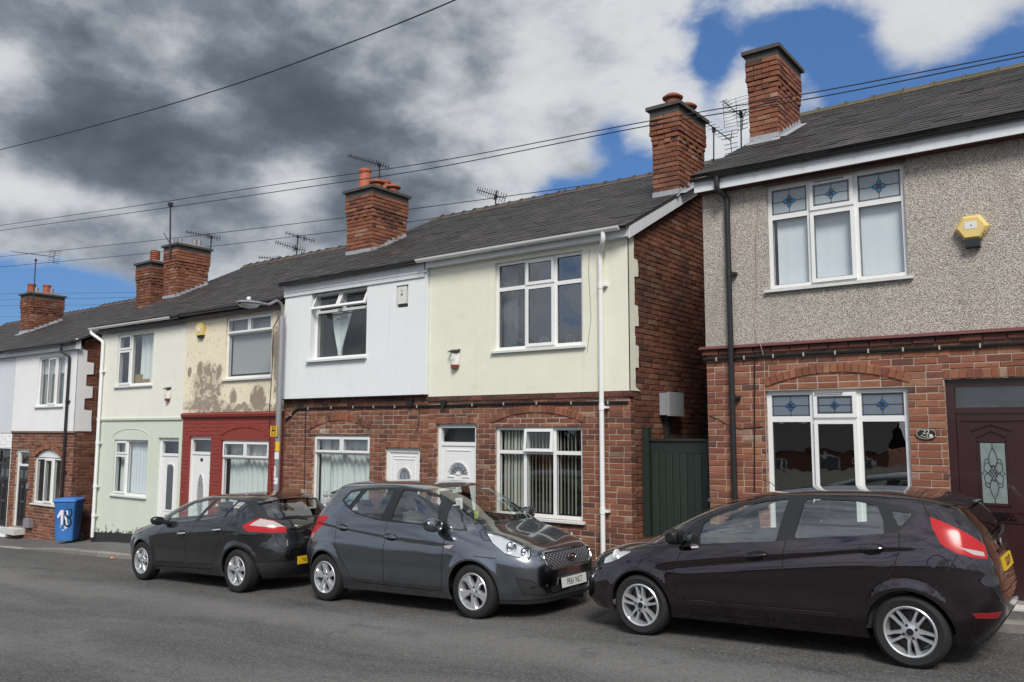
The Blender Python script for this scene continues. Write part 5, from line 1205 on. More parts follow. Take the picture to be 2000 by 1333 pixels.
def body_grid(rows, wheels, arch_r, crease, nz=96):
    R_ = np.array(rows, float); t_ = np.cumsum(np.r_[0, np.hypot(np.diff(R_[:, 0]), np.hypot(.35*np.diff(R_[:, 1]), np.hypot(.35*np.diff(R_[:, 2]), np.diff(R_[:, 3]))))])
    q = np.linspace(0, t_[-1], nz); Z, XF, XR, Wd, NF, NR = [pchip(t_, R_[:, k], q) for k in range(6)]
    a, b, c = 92, 30, 30; ring = []
    for k in range(a): ring.append((-1+2*k/a, -1))
    for k in range(b): ring.append((1, -1+2*k/b))
    for k in range(a): ring.append((1-2*k/a, 1))
    for k in range(c): ring.append((-1, 1-2*k/c))
    ring = np.array(ring); n = len(ring); G = np.zeros((nz, n, 3))
    for k in range(nz):
        ex = np.where(ring[:, 0] < 0, NF[k], NR[k]); r = (np.abs(ring[:, 0])**ex+np.abs(ring[:, 1])**ex)**(-1/ex)
        p = ring*r[:, None]; G[k, :, 0] = (XF[k]+XR[k])/2+p[:, 0]*(XR[k]-XF[k])/2; G[k, :, 1] = p[:, 1]*Wd[k]; G[k, :, 2] = Z[k]
    sg = np.sign(G[:, :, 1]); sidew = np.clip(np.abs(ring[:, 1])[None, :], 0, 1)**6
    for wx, wz in wheels:
        d = np.hypot(G[:, :, 0]-wx, G[:, :, 2]-wz); G[:, :, 1] += sg*sidew*.022*np.exp(-((d-arch_r-.01)/.055)**2)
    G[:, :, 1] += sg*sidew*crease(G[:, :, 0], G[:, :, 2])
    du = np.roll(G, -1, 1)-np.roll(G, 1, 1); dz = np.gradient(G, axis=0); N = np.cross(du, dz); N /= np.maximum(np.linalg.norm(N, axis=2, keepdims=True), 1e-9)
    faces = []
    for k in range(nz-1):
        for i in range(n):
            j = (i+1) % n; faces.append(np.array([np.r_[G[k, i], N[k, i]], np.r_[G[k, j], N[k, j]], np.r_[G[k+1, j], N[k+1, j]], np.r_[G[k+1, i], N[k+1, i]]]))
    top = np.array([np.r_[G[-1, i], 0, 0, 1] for i in range(n)]); faces.append(top)
    return faces, G, N
def surf_y(G, x, z, sgn=-1):
    """half width of the body at (x, z)"""
    m_ = (G[:, :, 1]*sgn > 0); d = (G[:, :, 0]-x)**2+(G[:, :, 2]-z)**2+np.where(m_, 0, 9); k = np.unravel_index(np.argmin(d), d.shape); return G[k][1], k
def make_wheel(par, x, y, z, R_, rr, sgn, spokes, wid=.20, ang=0., mt='alloy'):
    """tyre, rim, spokes and bolts; sgn = -1 shows the outer face towards -Y"""
    w = thing('wheel', None, None) if False else None
    y0 = y; s_ = -sgn; L = lambda prof: [(r, s_*h) for r, h in prof]
    ty = MB(); ty.lathe(L([(rr-.01, .03), (rr+.004, .004), (rr+.02, 0), (R_-.035, -.006), (R_-.012, .008), (R_, .03), (R_, wid-.03), (R_-.015, wid), (rr, wid), (rr-.01, wid-.02)]), (x, y0, z), 'y', 56)
    o = ty.build('wheel', 'tyre', par, smooth=True)
    rm = MB(); rm.lathe(L([(rr+.003, .006), (rr-.006, -.002), (rr-.018, .004), (rr-.022, .03), (rr-.034, .06), (rr-.04, .15), (.1, .155), (.0, .155)]), (x, y0, z), 'y', 48); rm.build('rim', 'alloy', o, smooth=True)
    MB().lathe(L([(rr-.05, .10), (.05, .10), (0, .10)]), (x, y0, z), 'y', 32).build('brake_disc', 'alloy_dark', o)
    sp = MB(); P = lambda r, a, h: (x+r*math.cos(a), y0+s_*h, z+r*math.sin(a))
    def spoke(a, prof, hin=.016, hout=.010):
        """prof: (radius, half width) list; slightly domed blade"""
        n = len(prof); A = []
        for r, hw in prof:
            h = hin+(hout-hin)*(r/rr); A.append([P(math.hypot(r, hw), a-math.atan2(hw, r), h+.016), P(math.hypot(r, hw*.72), a-math.atan2(hw*.72, r), h), P(math.hypot(r, hw*.72), a+math.atan2(hw*.72, r), h), P(math.hypot(r, hw), a+math.atan2(hw, r), h+.016)])
        for k in range(n-1):
            for q in range(3): sp.quad(A[k][q], A[k][q+1], A[k+1][q+1], A[k+1][q])
            for q in (0, 3):
                u, v = A[k][q], A[k+1][q]; sp.quad(u, v, (v[0], v[1]+s_*.05, v[2]), (u[0], u[1]+s_*.05, u[2]))
    for k in range(5):
        a = ang+2*math.pi*k/5
        if spokes == 'double':
            for e in (-1, 1):
                i0 = len(sp.v)
                pr = [(.03, .022), (.075, .019), (.11, .0135), (.15, .0135), (rr-.016, .019)]
                n0 = len(pr); A = []
                for r, hw in pr:
                    cen = e*(.026 if r > .1 else .018+.0*r)+e*max(0, r-.12)*.13
                    h = .020-.008*r/rr
                    dirx, dirz = math.cos(a), math.sin(a); px_, pz_ = -dirz, dirx
                    Q = lambda lat, hh: (x+dirx*r+px_*lat, y0+s_*hh, z+dirz*r+pz_*lat)
                    A.append([Q(cen-hw, h+.02), Q(cen-hw*.6, h), Q(cen+hw*.6, h), Q(cen+hw, h+.02)])
                for k2 in range(n0-1):
                    for q in range(3): sp.quad(A[k2][q], A[k2][q+1], A[k2+1][q+1], A[k2+1][q])
                    for q in (0, 3): u, v = A[k2][q], A[k2+1][q]; sp.quad(u, v, (v[0], v[1]+s_*.04, v[2]), (u[0], u[1]+s_*.04, u[2]))
        elif spokes == 'broad': spoke(a, [(.03, .03), (.06, .036), (.09, .033), (.12, .034), (.15, .045), (.175, .062), (rr-.014, .088)])
        else: spoke(a, [(.03, .02), (.07, .024), (.11, .034), (.15, .042), (.175, .042), (rr-.014, .026)], .014, .006)
    nb = 4 if spokes == 'double' else 5
    sp.lathe(L([(.075, .035), (.068, .018), (.035, .015), (.03, .012), (0, .012)]), (x, y0, z), 'y', 24)
    sp.build('spokes', mt, o, smooth=True, fix=True, ang=35)
    MB().lathe(L([(.030, .014), (.027, .006), (0, .004)]), (x, y0, z), 'y', 18).build('hub_cap', 'trim_black' if spokes == 'double' else 'alloy', o, smooth=True)
    for k in range(nb):
        a = ang+math.pi/nb+2*math.pi*k/nb+.2; MB().lathe(L([(.013, .022), (.012, .010), (0, .008)]), (x+.054*math.cos(a), y0, z+.054*math.sin(a)), 'y', 8).build('wheel_bolt', 'plastic_dark', o)
    return o
def seat(par, x, y, z, w=.50, back=.62, lean=.28, head=True, mt='seat_cloth'):
    b = MB(); c = Vector((x, y, z))
    def cushion(m_, L, th, wd, o, dirv, upv, taper=.8):
        d, u = Vector(dirv), Vector(upv); r = Vector((0, 1, 0)); nn = 6; rows = []
        for k in range(nn+1):
            s_ = k/nn; q = math.sin(math.pi*min(1, .12+.88*s_)*.5)**.5 if s_ < .5 else (1-.25*(max(0, s_-.7)/.3)**2); ww = wd/2*(1-(1-taper)*s_)
            tt = th*(.55+.45*math.sin(math.pi*(.1+.8*s_)))
            rows.append([o+d*(L*s_)+r*(ww*math.cos(a)*abs(math.cos(a))**-.5 if abs(math.cos(a)) > .01 else 0)+u*(tt/2*math.sin(a)*(abs(math.sin(a))+.01)**-.5) for a in [2*math.pi*j/12 for j in range(12)]])
        for k in range(nn):
            for j in range(12): m_.quad(rows[k][j], rows[k][(j+1) % 12], rows[k+1][(j+1) % 12], rows[k+1][j])
        m_.poly(rows[0][::-1]); m_.poly(rows[-1])
    cushion(b, .52, .16, w, c+Vector((-.42, 0, .08)), (1, 0, -.08), (0, 0, 1), 1.)
    ld = Vector((math.sin(lean), 0, math.cos(lean))); lu = Vector((-math.cos(lean), 0, math.sin(lean)))
    cushion(b, back, .15, w*.96, c+Vector((.04, 0, .10)), ld, lu, .78)
    o = b.build('seat', mt, par, smooth=True)
    if head:
        h = MB(); cushion(h, .20, .10, .27, c+Vector((.04, 0, .10))+ld*(back+.03), ld, lu, .85); h.build('headrest', mt, o, smooth=True)
        k = MB()
        for e in (-1, 1): k.tube([c+Vector((.04, e*.06, .10))+ld*(back-.05), c+Vector((.04, e*.06, .10))+ld*(back+.06)], .007, 6)
        k.build('headrest_post', 'chrome', o)
    return o
def lettering(par, txt, size, o, xax, yax, mt, sx=1., name='lettering', extr=.0012):
    me = text_mesh(txt, size, name, extr, sx); me.materials.append(MATS[mt]); ob = put(name, me, par)
    x = Vector(xax).normalized(); y = Vector(yax).normalized(); z = x.cross(y)
    ob.matrix_local = Matrix(((x.x, y.x, z.x, o[0]), (x.y, y.y, z.y, o[1]), (x.z, y.z, z.z, o[2]), (0, 0, 0, 1))); return ob
def plate(par, txt, o, xax, yax, mt, w=.52, h=.111):
    x = Vector(xax).normalized(); y = Vector(yax).normalized(); n = x.cross(y); c = Vector(o); b = MB()
    b.prism([c-x*w/2-y*h/2+n*.012, c+x*w/2-y*h/2+n*.012, c+x*w/2+y*h/2+n*.012, c-x*w/2+y*h/2+n*.012], n*-.012); p = b.build('number_plate', mt, None); p.parent = par
    lettering(p, txt, .098, c+n*.0125-y*.002, x, y, 'plate_ink', .80); 
    for e in (-1, 1): MB().lathe([(.008, 0), (.006, .003), (0, .003)], (0, 0, 0), 'z', 8)
    return p
SIDE = lambda s_: (lambda c, n: n[1]*s_ > .30)
BOTH = lambda c, n: abs(n[1]) > .30
def car(name_label, cat_group, ex, origin, cfg):
    """cfg holds the body rows, wheelbase, cut outlines; local frame: x backwards from the front axle, z up from the road"""
    ex = Vector(ex).normalized(); ez0 = Vector((0, 0, 1)); ey = ez0.cross(ex).normalized(); ez = ex.cross(ey).normalized()
    root = bpy.data.objects.new('parked_car', None); C.objects.link(root); setp(root, name_label, 'car', cat_group)
    root.matrix_world = Matrix(((ex.x, ey.x, ez.x, origin[0]), (ex.y, ey.y, ez.y, origin[1]), (ex.z, ey.z, ez.z, origin[2]), (0, 0, 0, 1)))
    P = bpy.data.objects.new('tmp', None)        # parts are modelled in the car's own frame: off() must be zero for them
    wb, Rw = cfg['wb'], cfg['R']; ar = cfg.get('arch', Rw+.045)
    faces, G, N = body_grid(cfg['rows'], [(0, Rw), (wb, Rw)], ar, cfg['crease'])
    sh = Shell(faces); parts = []
    A = lambda nm, f, mt, offs=0.: parts.append(mesh_faces(nm, f, mt, None, offs))
    ZX = (0, 2); YZ = (1, 2); XY = (0, 1)
    for wx in (0, wb): sh.cut([(wx+ar*math.cos(q), Rw+ar*math.sin(q)) for q in np.linspace(0, 2*math.pi, 33)[:-1]], ZX, lambda c, n: abs(n[1]) > .2)
    for e in (-1, 1):
        F_ = SIDE(e)
        trim = sh.cuts(cfg['trim'], ZX, F_)
        ts = Shell(trim); gl = []
        for nm, poly in cfg['glass']:
            g = ts.cut(poly, ZX, F_); 
            A(nm, g, 'car_glass' if nm != 'quarter_glass' else cfg.get('qglass', 'car_glass'), -.006)
        A('window_trim', ts.f, cfg.get('trim_mat', 'trim_black'))
        for nm, poly, mt in cfg['side']:
            A(nm, sh.cuts(poly, ZX, F_), mt)
        for nm, poly, mt, where, offs in cfg.get('corner', ()):       # lamps that wrap round a corner, outlined obliquely
            s_ = -e if where == 'r' else e
            A(nm, sh.cut(poly, ((1, s_, 0), (0, 0, 1)), (lambda c, n: c[1]*e > 0 and n[0] > -.25 and c[0] > wb-.3) if where == 'r' else (lambda c, n: c[1]*e > 0 and n[0] < .05 and c[0] < .5)), mt, offs)
        for ln in cfg['lines']: A('shut_line', sh.strip(ln, .009, ZX, F_), 'seam', -.002)
        for k, dp in enumerate(cfg['doors']): A('door', sh.cut(dp, ZX, F_), cfg['paint'])
        for nm, poly, mt in cfg.get('side2', ()): A(nm, sh.cuts(poly, ZX, F_), mt)
    front = lambda c, n: n[0] < -.12 and c[0] < 1.3; rear = lambda c, n: n[0] > .15 and c[0] > wb-.3
    ws = sh.cuts(cfg['screen'], YZ, lambda c, n: n[0] < -.12 and c[2] > cfg['cowl']-.05 and c[0] < 1.6); A('windscreen', ws, 'car_glass', -.004)
    rt = sh.cuts(cfg['rear_trim'], YZ, rear); rs = Shell(rt); A('rear_window', rs.cuts(cfg['rear_glass'], YZ, rear), 'car_glass_dark', -.003); A('rear_window_trim', rs.f, 'trim_black')
    for nm, poly, mt, where, offs in cfg['ends']:
        f_ = sh.cuts(poly, YZ, front if where == 'f' else rear)
        A(nm, f_, mt, offs)
    for ln, where in cfg['end_lines']: A('shut_line', sh.strip(ln, .009, YZ, (lambda c, n: n[0] < -.12 and c[0] < .8) if where == 'f' else rear), 'seam', -.002)
    for ln in cfg['top_lines']: A('shut_line', sh.strip(ln, .009, XY, lambda c, n: n[2] > .3), 'seam', -.002)
    A('body', sh.f, cfg['paint'])
    for o in parts:
        if o is not None: o.parent = root
    bodyo = [o for o in parts if o is not None][-1]
    # underside, wheel wells, wheels
    b = MB(); r0 = cfg['rows'][0]; b.box(r0[1]+.34, r0[2]-.34, -r0[3]+.10, r0[3]-.10, r0[0]+.0, r0[0]+.03); 
    o = b.build('underbody', 'under', None); o.parent = root
    for wx in (0, wb):
        for e in (-1, 1):
            q = MB(); n = 20; a_ = .04; yi = e*.45; yo_ = lambda a: surf_y(G, wx+(ar+.03)*math.cos(a), Rw+(ar+.03)*math.sin(a), e)[0]-e*.014
            for k in range(n):
                a0, a1 = a_+(math.pi-2*a_)*k/n, a_+(math.pi-2*a_)*(k+1)/n; r = ar+.012
                q.quad((wx+r*math.cos(a0), yo_(a0), Rw+r*math.sin(a0)), (wx+r*math.cos(a1), yo_(a1), Rw+r*math.sin(a1)), (wx+r*math.cos(a1), yi, Rw+r*math.sin(a1)), (wx+r*math.cos(a0), yi, Rw+r*math.sin(a0)))
            q.poly([(wx+(ar+.012)*math.cos(a), yi, Rw+(ar+.012)*math.sin(a)) for a in np.linspace(a_, math.pi-a_, n)])
            o = q.build('wheel_arch', 'under', None, fix=False); o.parent = root
            yw = e*cfg['track']; o = make_wheel(None, wx, yw, Rw, Rw, cfg['rim'], e, cfg['spokes'], ang=cfg['wang'][0 if wx == 0 else 1]); o.parent = root
    # cabin
    fz = cfg.get('seat_z', .38); xs = cfg['seat_x']
    for x, y, bk in ((xs, -.36, .60), (xs, .36, .60)): seat(None, x, y, fz, back=bk).parent = root
    for y in (-.36, .36): seat(None, xs+.86, y, fz+.02, w=.56, back=cfg.get('rback', .50), lean=.36).parent = root
    dz = cfg['cowl']; b = MB(); hw = cfg['rows'][-6][3]+.02
    x0 = cfg['dash_x']; b.prism([(x0, -.66, dz-.03), (x0+.50, -.66, dz-.01), (x0+.60, -.66, dz-.07), (x0+.55, -.66, dz-.30), (x0, -.66, dz-.30)], (0, 1.32, 0)); o = b.build('dashboard', 'dash', None, smooth=True); o.parent = root
    sw = MB(); cx, cy, cz = x0+.72, .36*cfg['rhd'], dz-.08; tl = math.radians(24)
    sw.tube([(cx+.18*math.sin(tl)*math.cos(a), cy+.18*math.sin(a), cz+.18*math.cos(tl)*math.cos(a)) for a in np.linspace(0, 2*math.pi, 25)], .015, 8, cap=False)
    for a in (math.pi/2, -math.pi/2, math.pi): sw.bar((cx, cy, cz), (cx+.17*math.sin(tl)*math.cos(a), cy+.17*math.sin(a), cz+.17*math.cos(tl)*math.cos(a)), .035, .02, (1, 0, .3))
    o = sw.build('steering_wheel', 'dash', None, smooth=True); o.parent = root
    b = MB().box(.46, wb-.46, -.62, .62, .24, .27); o = b.build('cabin_floor', 'dash', None); o.parent = root
    for e in (-1, 1):      # inner door panels
        o = MB().box(xs-.75, xs+1.25, e*.70-.02, e*.70+.02, .27, cfg['rows'][8][0]-.06).build('door_panel', 'dash', None); o.parent = root
    mr = MB(); mx, mz = cfg['mirror_in']; mr.box(mx, mx+.03, -.12, .12, mz-.035, mz+.035); o = mr.build('rear_view_mirror', 'dash', None); o.parent = root
    # door mirrors
    for e in (-1, 1):
        x, z, L, H, D_ = cfg['mirror']; y = surf_y(G, x, z, e)[0]; mh = MB(); rows_ = []
        for s_ in np.linspace(0, 1, 9):        # rounded housing as a swept super-ellipse
            k = math.sin(math.pi*(.06+.88*s_))**.45; yy = y+e*(.035+cfg.get('mirror_len', .19)*s_)
            rows_.append([(x-D_*.35+D_*k*.55*math.copysign(abs(math.cos(a))**.7, math.cos(a)), yy, z+.05+H/2*k*math.copysign(abs(math.sin(a))**.7, math.sin(a))-.02*(1-s_)) for a in np.linspace(0, 2*math.pi, 21)[:-1]])
        for k in range(8):
            for j in range(20): mh.quad(rows_[k][j], rows_[k][(j+1) % 20], rows_[k+1][(j+1) % 20], rows_[k+1][j])
        mh.poly(rows_[0][::-1]); mh.poly(rows_[-1]); o = mh.build('door_mirror', cfg.get('mirror_mat', cfg['paint']), None, smooth=True); o.parent = root
        g = MB(); g.poly([(x-D_*.35+D_*.56, y+e*(.13+.075*math.cos(a)), z+.05+H*.40*math.sin(a)) for a in np.linspace(0, 2*math.pi, 17)[:-1]]); q = g.build('mirror_glass', 'mirror_silver', None, fix=False); q.parent = o
        f = MB().bar((x-.02, y-e*.02, z-.0), (x-.01, y+e*.07, z+.035), .09, .045); q = f.build('mirror_foot', 'plastic_dark', None); q.parent = o
    # handles
    for hx, hz, slope in cfg['handles']:
        for e in (-1, 1):
            y = surf_y(G, hx, hz, e)[0]; L = cfg.get('hl', .21); b = MB(); n = 10; R1 = []
            ell = [(hx+L*.52*math.cos(a), y+e*.0015, hz+slope*L*.52*math.cos(a)+.046*math.sin(a)-.004) for a in np.linspace(0, 2*math.pi, 25)[:-1]]
            r = MB(); r.poly([(p[0], surf_y(G, p[0], p[2], e)[0]*1.0+e*.003, p[2]) for p in ell]); q0 = r.build('handle_recess', cfg.get('recess', 'seam'), None, fix=False); q0.parent = root
            pts = [(hx-L/2+L*k/n, y+e*(.006+.028*math.sin(math.pi*k/n)**.6), hz+slope*(-L/2+L*k/n)) for k in range(n+1)]; b.tube(pts, [.007+.009*math.sin(math.pi*min(1, .1+.9*k/n))**.5 for k in range(n+1)], 8)
            o = b.build('door_handle', cfg.get('handle_mat', cfg['paint']), None, smooth=True); o.parent = root
    return root, G
def poly_strip(pts_top, pts_bot):
    """convex quads between two outlines with equal counts"""
    return [[pts_bot[i], pts_bot[i+1], pts_top[i+1], pts_top[i]] for i in range(len(pts_top)-1)]
from mathutils.bvhtree import BVHTree
def gauss(x, c, w): return np.exp(-((x-c)/w)**2)
def interp_line(pts): 
    a = np.array(pts); return lambda x: np.interp(x, a[:, 0], a[:, 1])
def fit(o, par, P=None): o.parent = par; return o
GRP = 'cars parked along the kerb'
# ------------------------------------------------------------------- dark purple hatchback, right
def car_aubergine():
    cl = interp_line([(.1, .665), (.4, .715), (1.09, .80), (1.5, .853), (2.1, .93), (2.45, .962), (3.0, .99)])
    def crease(x, z):
        d = z-cl(x); w = np.clip((x-.15)/.4, 0, 1)*np.clip((2.75-x)/.4, 0, 1)
        under = -.020*np.exp(-(np.minimum(0, d+.022)/.055)**2)*(d < -.0)*np.clip((-d)/.020, 0, 1)
        low = .016*gauss(z, .36, .035)*np.clip((x-.38)/.1, 0, 1)*np.clip((2.05-x)/.1, 0, 1)
        return w*(under+.004*gauss(d, .03, .03))+low
    rows = [(.20, -.76, 3.0, .775, 5, 6), (.30, -.83, 3.08, .812, 5, 6), (.42, -.835, 3.15, .835, 4.8, 6.5), (.55, -.80, 3.175, .850, 4.4, 6.5), (.66, -.755, 3.165, .859, 4, 6.5), (.74, -.665, 3.15, .861, 3.7, 6.5),
            (.80, -.51, 3.14, .860, 3.5, 6.5), (.86, -.34, 3.13, .854, 3.4, 6.5), (.91, -.12, 3.11, .845, 3.4, 6.5), (.95, .03, 3.095, .833, 4, 6.5), (1.0, .13, 3.08, .815, 4.6, 6.5), (1.1, .31, 3.05, .770, 5, 6.5),
            (1.2, .52, 2.99, .715, 5, 6), (1.29, .77, 2.91, .660, 5, 5.5), (1.35, 1.0, 2.76, .612, 4.6, 5), (1.39, 1.22, 2.58, .535, 4, 4), (1.415, 1.46, 2.42, .42, 3.4, 3.4), (1.428, 1.7, 2.22, .24, 3, 3), (1.432, 1.85, 2.06, .08, 2.6, 2.6)]
    top = [(.30, .872), (.52, 1.045), (.68, 1.155), (1.06, 1.305), (1.32, 1.352), (1.60, 1.374), (2.04, 1.366), (2.33, 1.327), (2.615, 1.252)]; bot = [(.31, .862), (.50, .882), (.66, .898), (1.05, .940), (1.32, .968), (1.6, .998), (2.04, 1.043), (2.36, 1.076), (2.46, 1.086)]
    g = [('front_window', rounded([(.665, .918), (.685, 1.105), (.78, 1.17), (1.08, 1.278), (1.30, 1.322), (1.50, 1.342), (1.42, .978)], .025)), ('rear_window_side', rounded([(1.585, 1.008), (1.655, 1.345), (2.04, 1.338), (2.28, 1.300), (2.335, 1.17), (2.345, 1.066)], .03)),
         ('quarter_glass', rounded([(2.39, 1.262), (2.565, 1.238), (2.465, 1.125)], .03)), ('front_quarter_glass', rounded([(.40, .905), (.58, 1.035), (.575, .925)], .02))]
    door1 = [[(.385, .30), (.46, .255), (1.452, .265), (1.472, .82), (1.505, .985), (.50, .884), (.395, .64)]]; door2 = [[(1.468, .265), (1.95, .275), (2.04, .33), (2.26, .60), (2.41, .80), (2.465, .955), (2.46, 1.080), (1.52, .988), (1.488, .82)]]
    cfg = dict(rows=rows, wb=2.489, R=.292, arch=.335, rim=.205, track=.835, crease=crease, paint='paint_aubergine', spokes='double', wang=(.35, 1.0), trim=poly_strip(top, bot), glass=g,
        side=[('head_light', poly_strip([(-.56, .70), (-.45, .765), (-.33, .803), (-.11, .822)], [(-.60, .64), (-.47, .655), (-.31, .70), (-.12, .800)]), 'lens')],
        corner=[('reversing_lens', [(2.135, .985), (2.42, .94), (2.42, .907), (2.276, .925)], 'tail_clear', 'r', .001), ('tail_light', [(2.009, 1.215), (2.061, 1.195), (2.252, 1.105), (2.49, .985), (2.45, .884), (2.244, .907), (2.103, .938), (2.023, .98), (1.99, 1.011), (1.978, 1.136)], 'tail_red', 'r', .001),
                ('rear_reflector', [(2.184, .473), (2.556, .48), (2.494, .423), (2.226, .433)], 'reflector_red', 'r', .002)],
        side2=[], lines=[[(.385, .30), (.46, .253), (1.95, .272), (2.04, .328), (2.26, .60), (2.41, .80), (2.466, .955), (2.463, 1.080)], [(.50, .886), (.395, .64), (.385, .30)], [(1.512, .990), (1.480, .82), (1.460, .265)],
               [(2.888, .93), (2.807, .78), (2.67, .60)], [(2.667+.075+.075*math.cos(a), .845+.075*math.sin(a)) for a in np.linspace(0, 2*math.pi, 19)], [(-.12, .822), (.05, .845), (.30, .868)], [(2.62, 1.345), (2.69, 1.21)]],
        doors=door1+[door2[0]], cowl=.95, screen=[rounded([(-.70, .955), (.70, .955), (.575, 1.352), (-.575, 1.352)], .05)],
        rear_trim=[[(-.64, 1.24), (-.61, 1.11), (-.36, 1.0), (0, .965), (.36, 1.0), (.61, 1.11), (.64, 1.24), (.57, 1.318), (-.57, 1.318)]], rear_glass=[[(-.55, 1.24), (-.53, 1.12), (-.34, 1.025), (0, .99), (.34, 1.025), (.53, 1.12), (.55, 1.24), (.50, 1.30), (-.50, 1.30)]],
        ends=[('grille', [rounded([(-.50, .33), (.50, .33), (.58, .47), (-.58, .47)], .03)], 'plastic_dark', 'f', -.01), ('upper_grille', [rounded([(-.34, .665), (.34, .665), (.36, .70), (-.36, .70)], .01)], 'plastic_dark', 'f', -.004),
              ('bumper_insert', [rounded([(-.60, .20), (.60, .20), (.46, .40), (-.46, .40)], .06)], 'plastic_dark', 'r', .002)],
        end_lines=[([(-.60, .62), (.60, .62)], 'r'), ([(-.62, .98), (-.60, .62)], 'r'), ([(.62, .98), (.60, .62)], 'r')], top_lines=[[(-.10, -.66), (.12, -.70)], [(-.60, -.55), (-.10, -.66)], [(-.60, .55), (-.10, .66)], [(2.60, -.56), (2.56, 0), (2.60, .56)]],
        seat_x=1.22, seat_z=.36, rback=.48, dash_x=.30, rhd=1, mirror_in=(1.0, 1.22), mirror=(.50, .945, .2, .15, .15), handles=[(1.245, .846, .13), (2.245, .952, .08)], mirror_mat='trim_black', qglass='car_glass_dark')
    zc = lambda X: road_z(X); xf, xr = -4.064, -1.575
    ex = Vector((xr-xf, 0, zc(xr)-zc(xf)))
    root, G = car('dark purple hatchback with twin spoke alloys parked outside the brown door', GRP, ex, (xf, 8.375, zc(xf)), cfg)
    # spoiler over the tailgate
    b = MB(); A = []
    for y in np.linspace(-.56, .56, 13):
        e = abs(y)/.56; xt = 2.98-.13*e**2.5; A.append([(2.60-.02*e, y*1.02, 1.375-.045*e**2), (2.80, y*1.02, 1.352-.05*e**2), (xt, y, 1.312-.05*e**2), (xt-.015, y, 1.292-.05*e**2), (2.80, y*.98, 1.30-.05*e**2)])
    for k in range(12):
        for q in range(5): b.quad(A[k][q], A[k][(q+1) % 5], A[k+1][(q+1) % 5], A[k+1][q])
    b.poly(A[0]); b.poly(A[-1][::-1]); b.build('roof_spoiler', 'paint_aubergine', None, smooth=True).parent = root
    for e in (-1, 1):
        b = MB(); b.prism([(2.60, e*.571, 1.33), (2.72, e*.60, 1.215), (2.80, e*.60, 1.20), (2.86, e*.57, 1.262)], (0, e*.02, 0)); b.build('spoiler_cheek', 'paint_aubergine', None).parent = root
        hl = MB(); hl.lathe([(.075, 0), (.07, .02), (.04, .04), (0, .045)], (-.34, e*.67, .735), 'x', 16); hl.build('lamp_bowl', 'head_silver', None, smooth=True).parent = root
        hb = MB(); P4 = [(-.52, .70), (-.44, .755), (-.16, .812), (-.20, .77), (-.36, .685), (-.52, .65)]; hb.poly([(x+.02, surf_y(G, x, z, e)[0]-e*.035, z) for x, z in P4]); hb.build('headlight_bowl', 'head_silver', None, fix=False).parent = root
    plate(root, 'SC60 FPT', (3.138, -.02, .805), (0, 1, 0), (-.17, 0, 1), 'plate_yellow')
    MB().box(3.06, 3.122, -.27, .27, .888, .92).build('tailgate_handle', 'trim_black', None).parent = root
    w = MB(); w.tube([(3.09, .06, 1.0), (3.12, .06, 1.04), (3.08, .46, 1.06)], .012, 6); w.build('rear_wiper', 'plastic_dark', None).parent = root
    b = MB(); b.lathe([(.022, 0), (.045, .006), (.045, .012), (0, .018)], (3.10, 0, .955), 'x', 20); b.build('badge', 'chrome', None, smooth=True).parent = root
    plate(root, 'SC60 FPT', (-.825, 0, .46), (0, -1, 0), (0, 0, 1), 'plate_white')
    a = MB(); a.tube([(1.18, 0, 1.40), (1.12, 0, 1.46), (.99, 0, 1.50)][::-1], [.003, .004, .006], 6); a.build('aerial', 'plastic_dark', None).parent = root
    return root
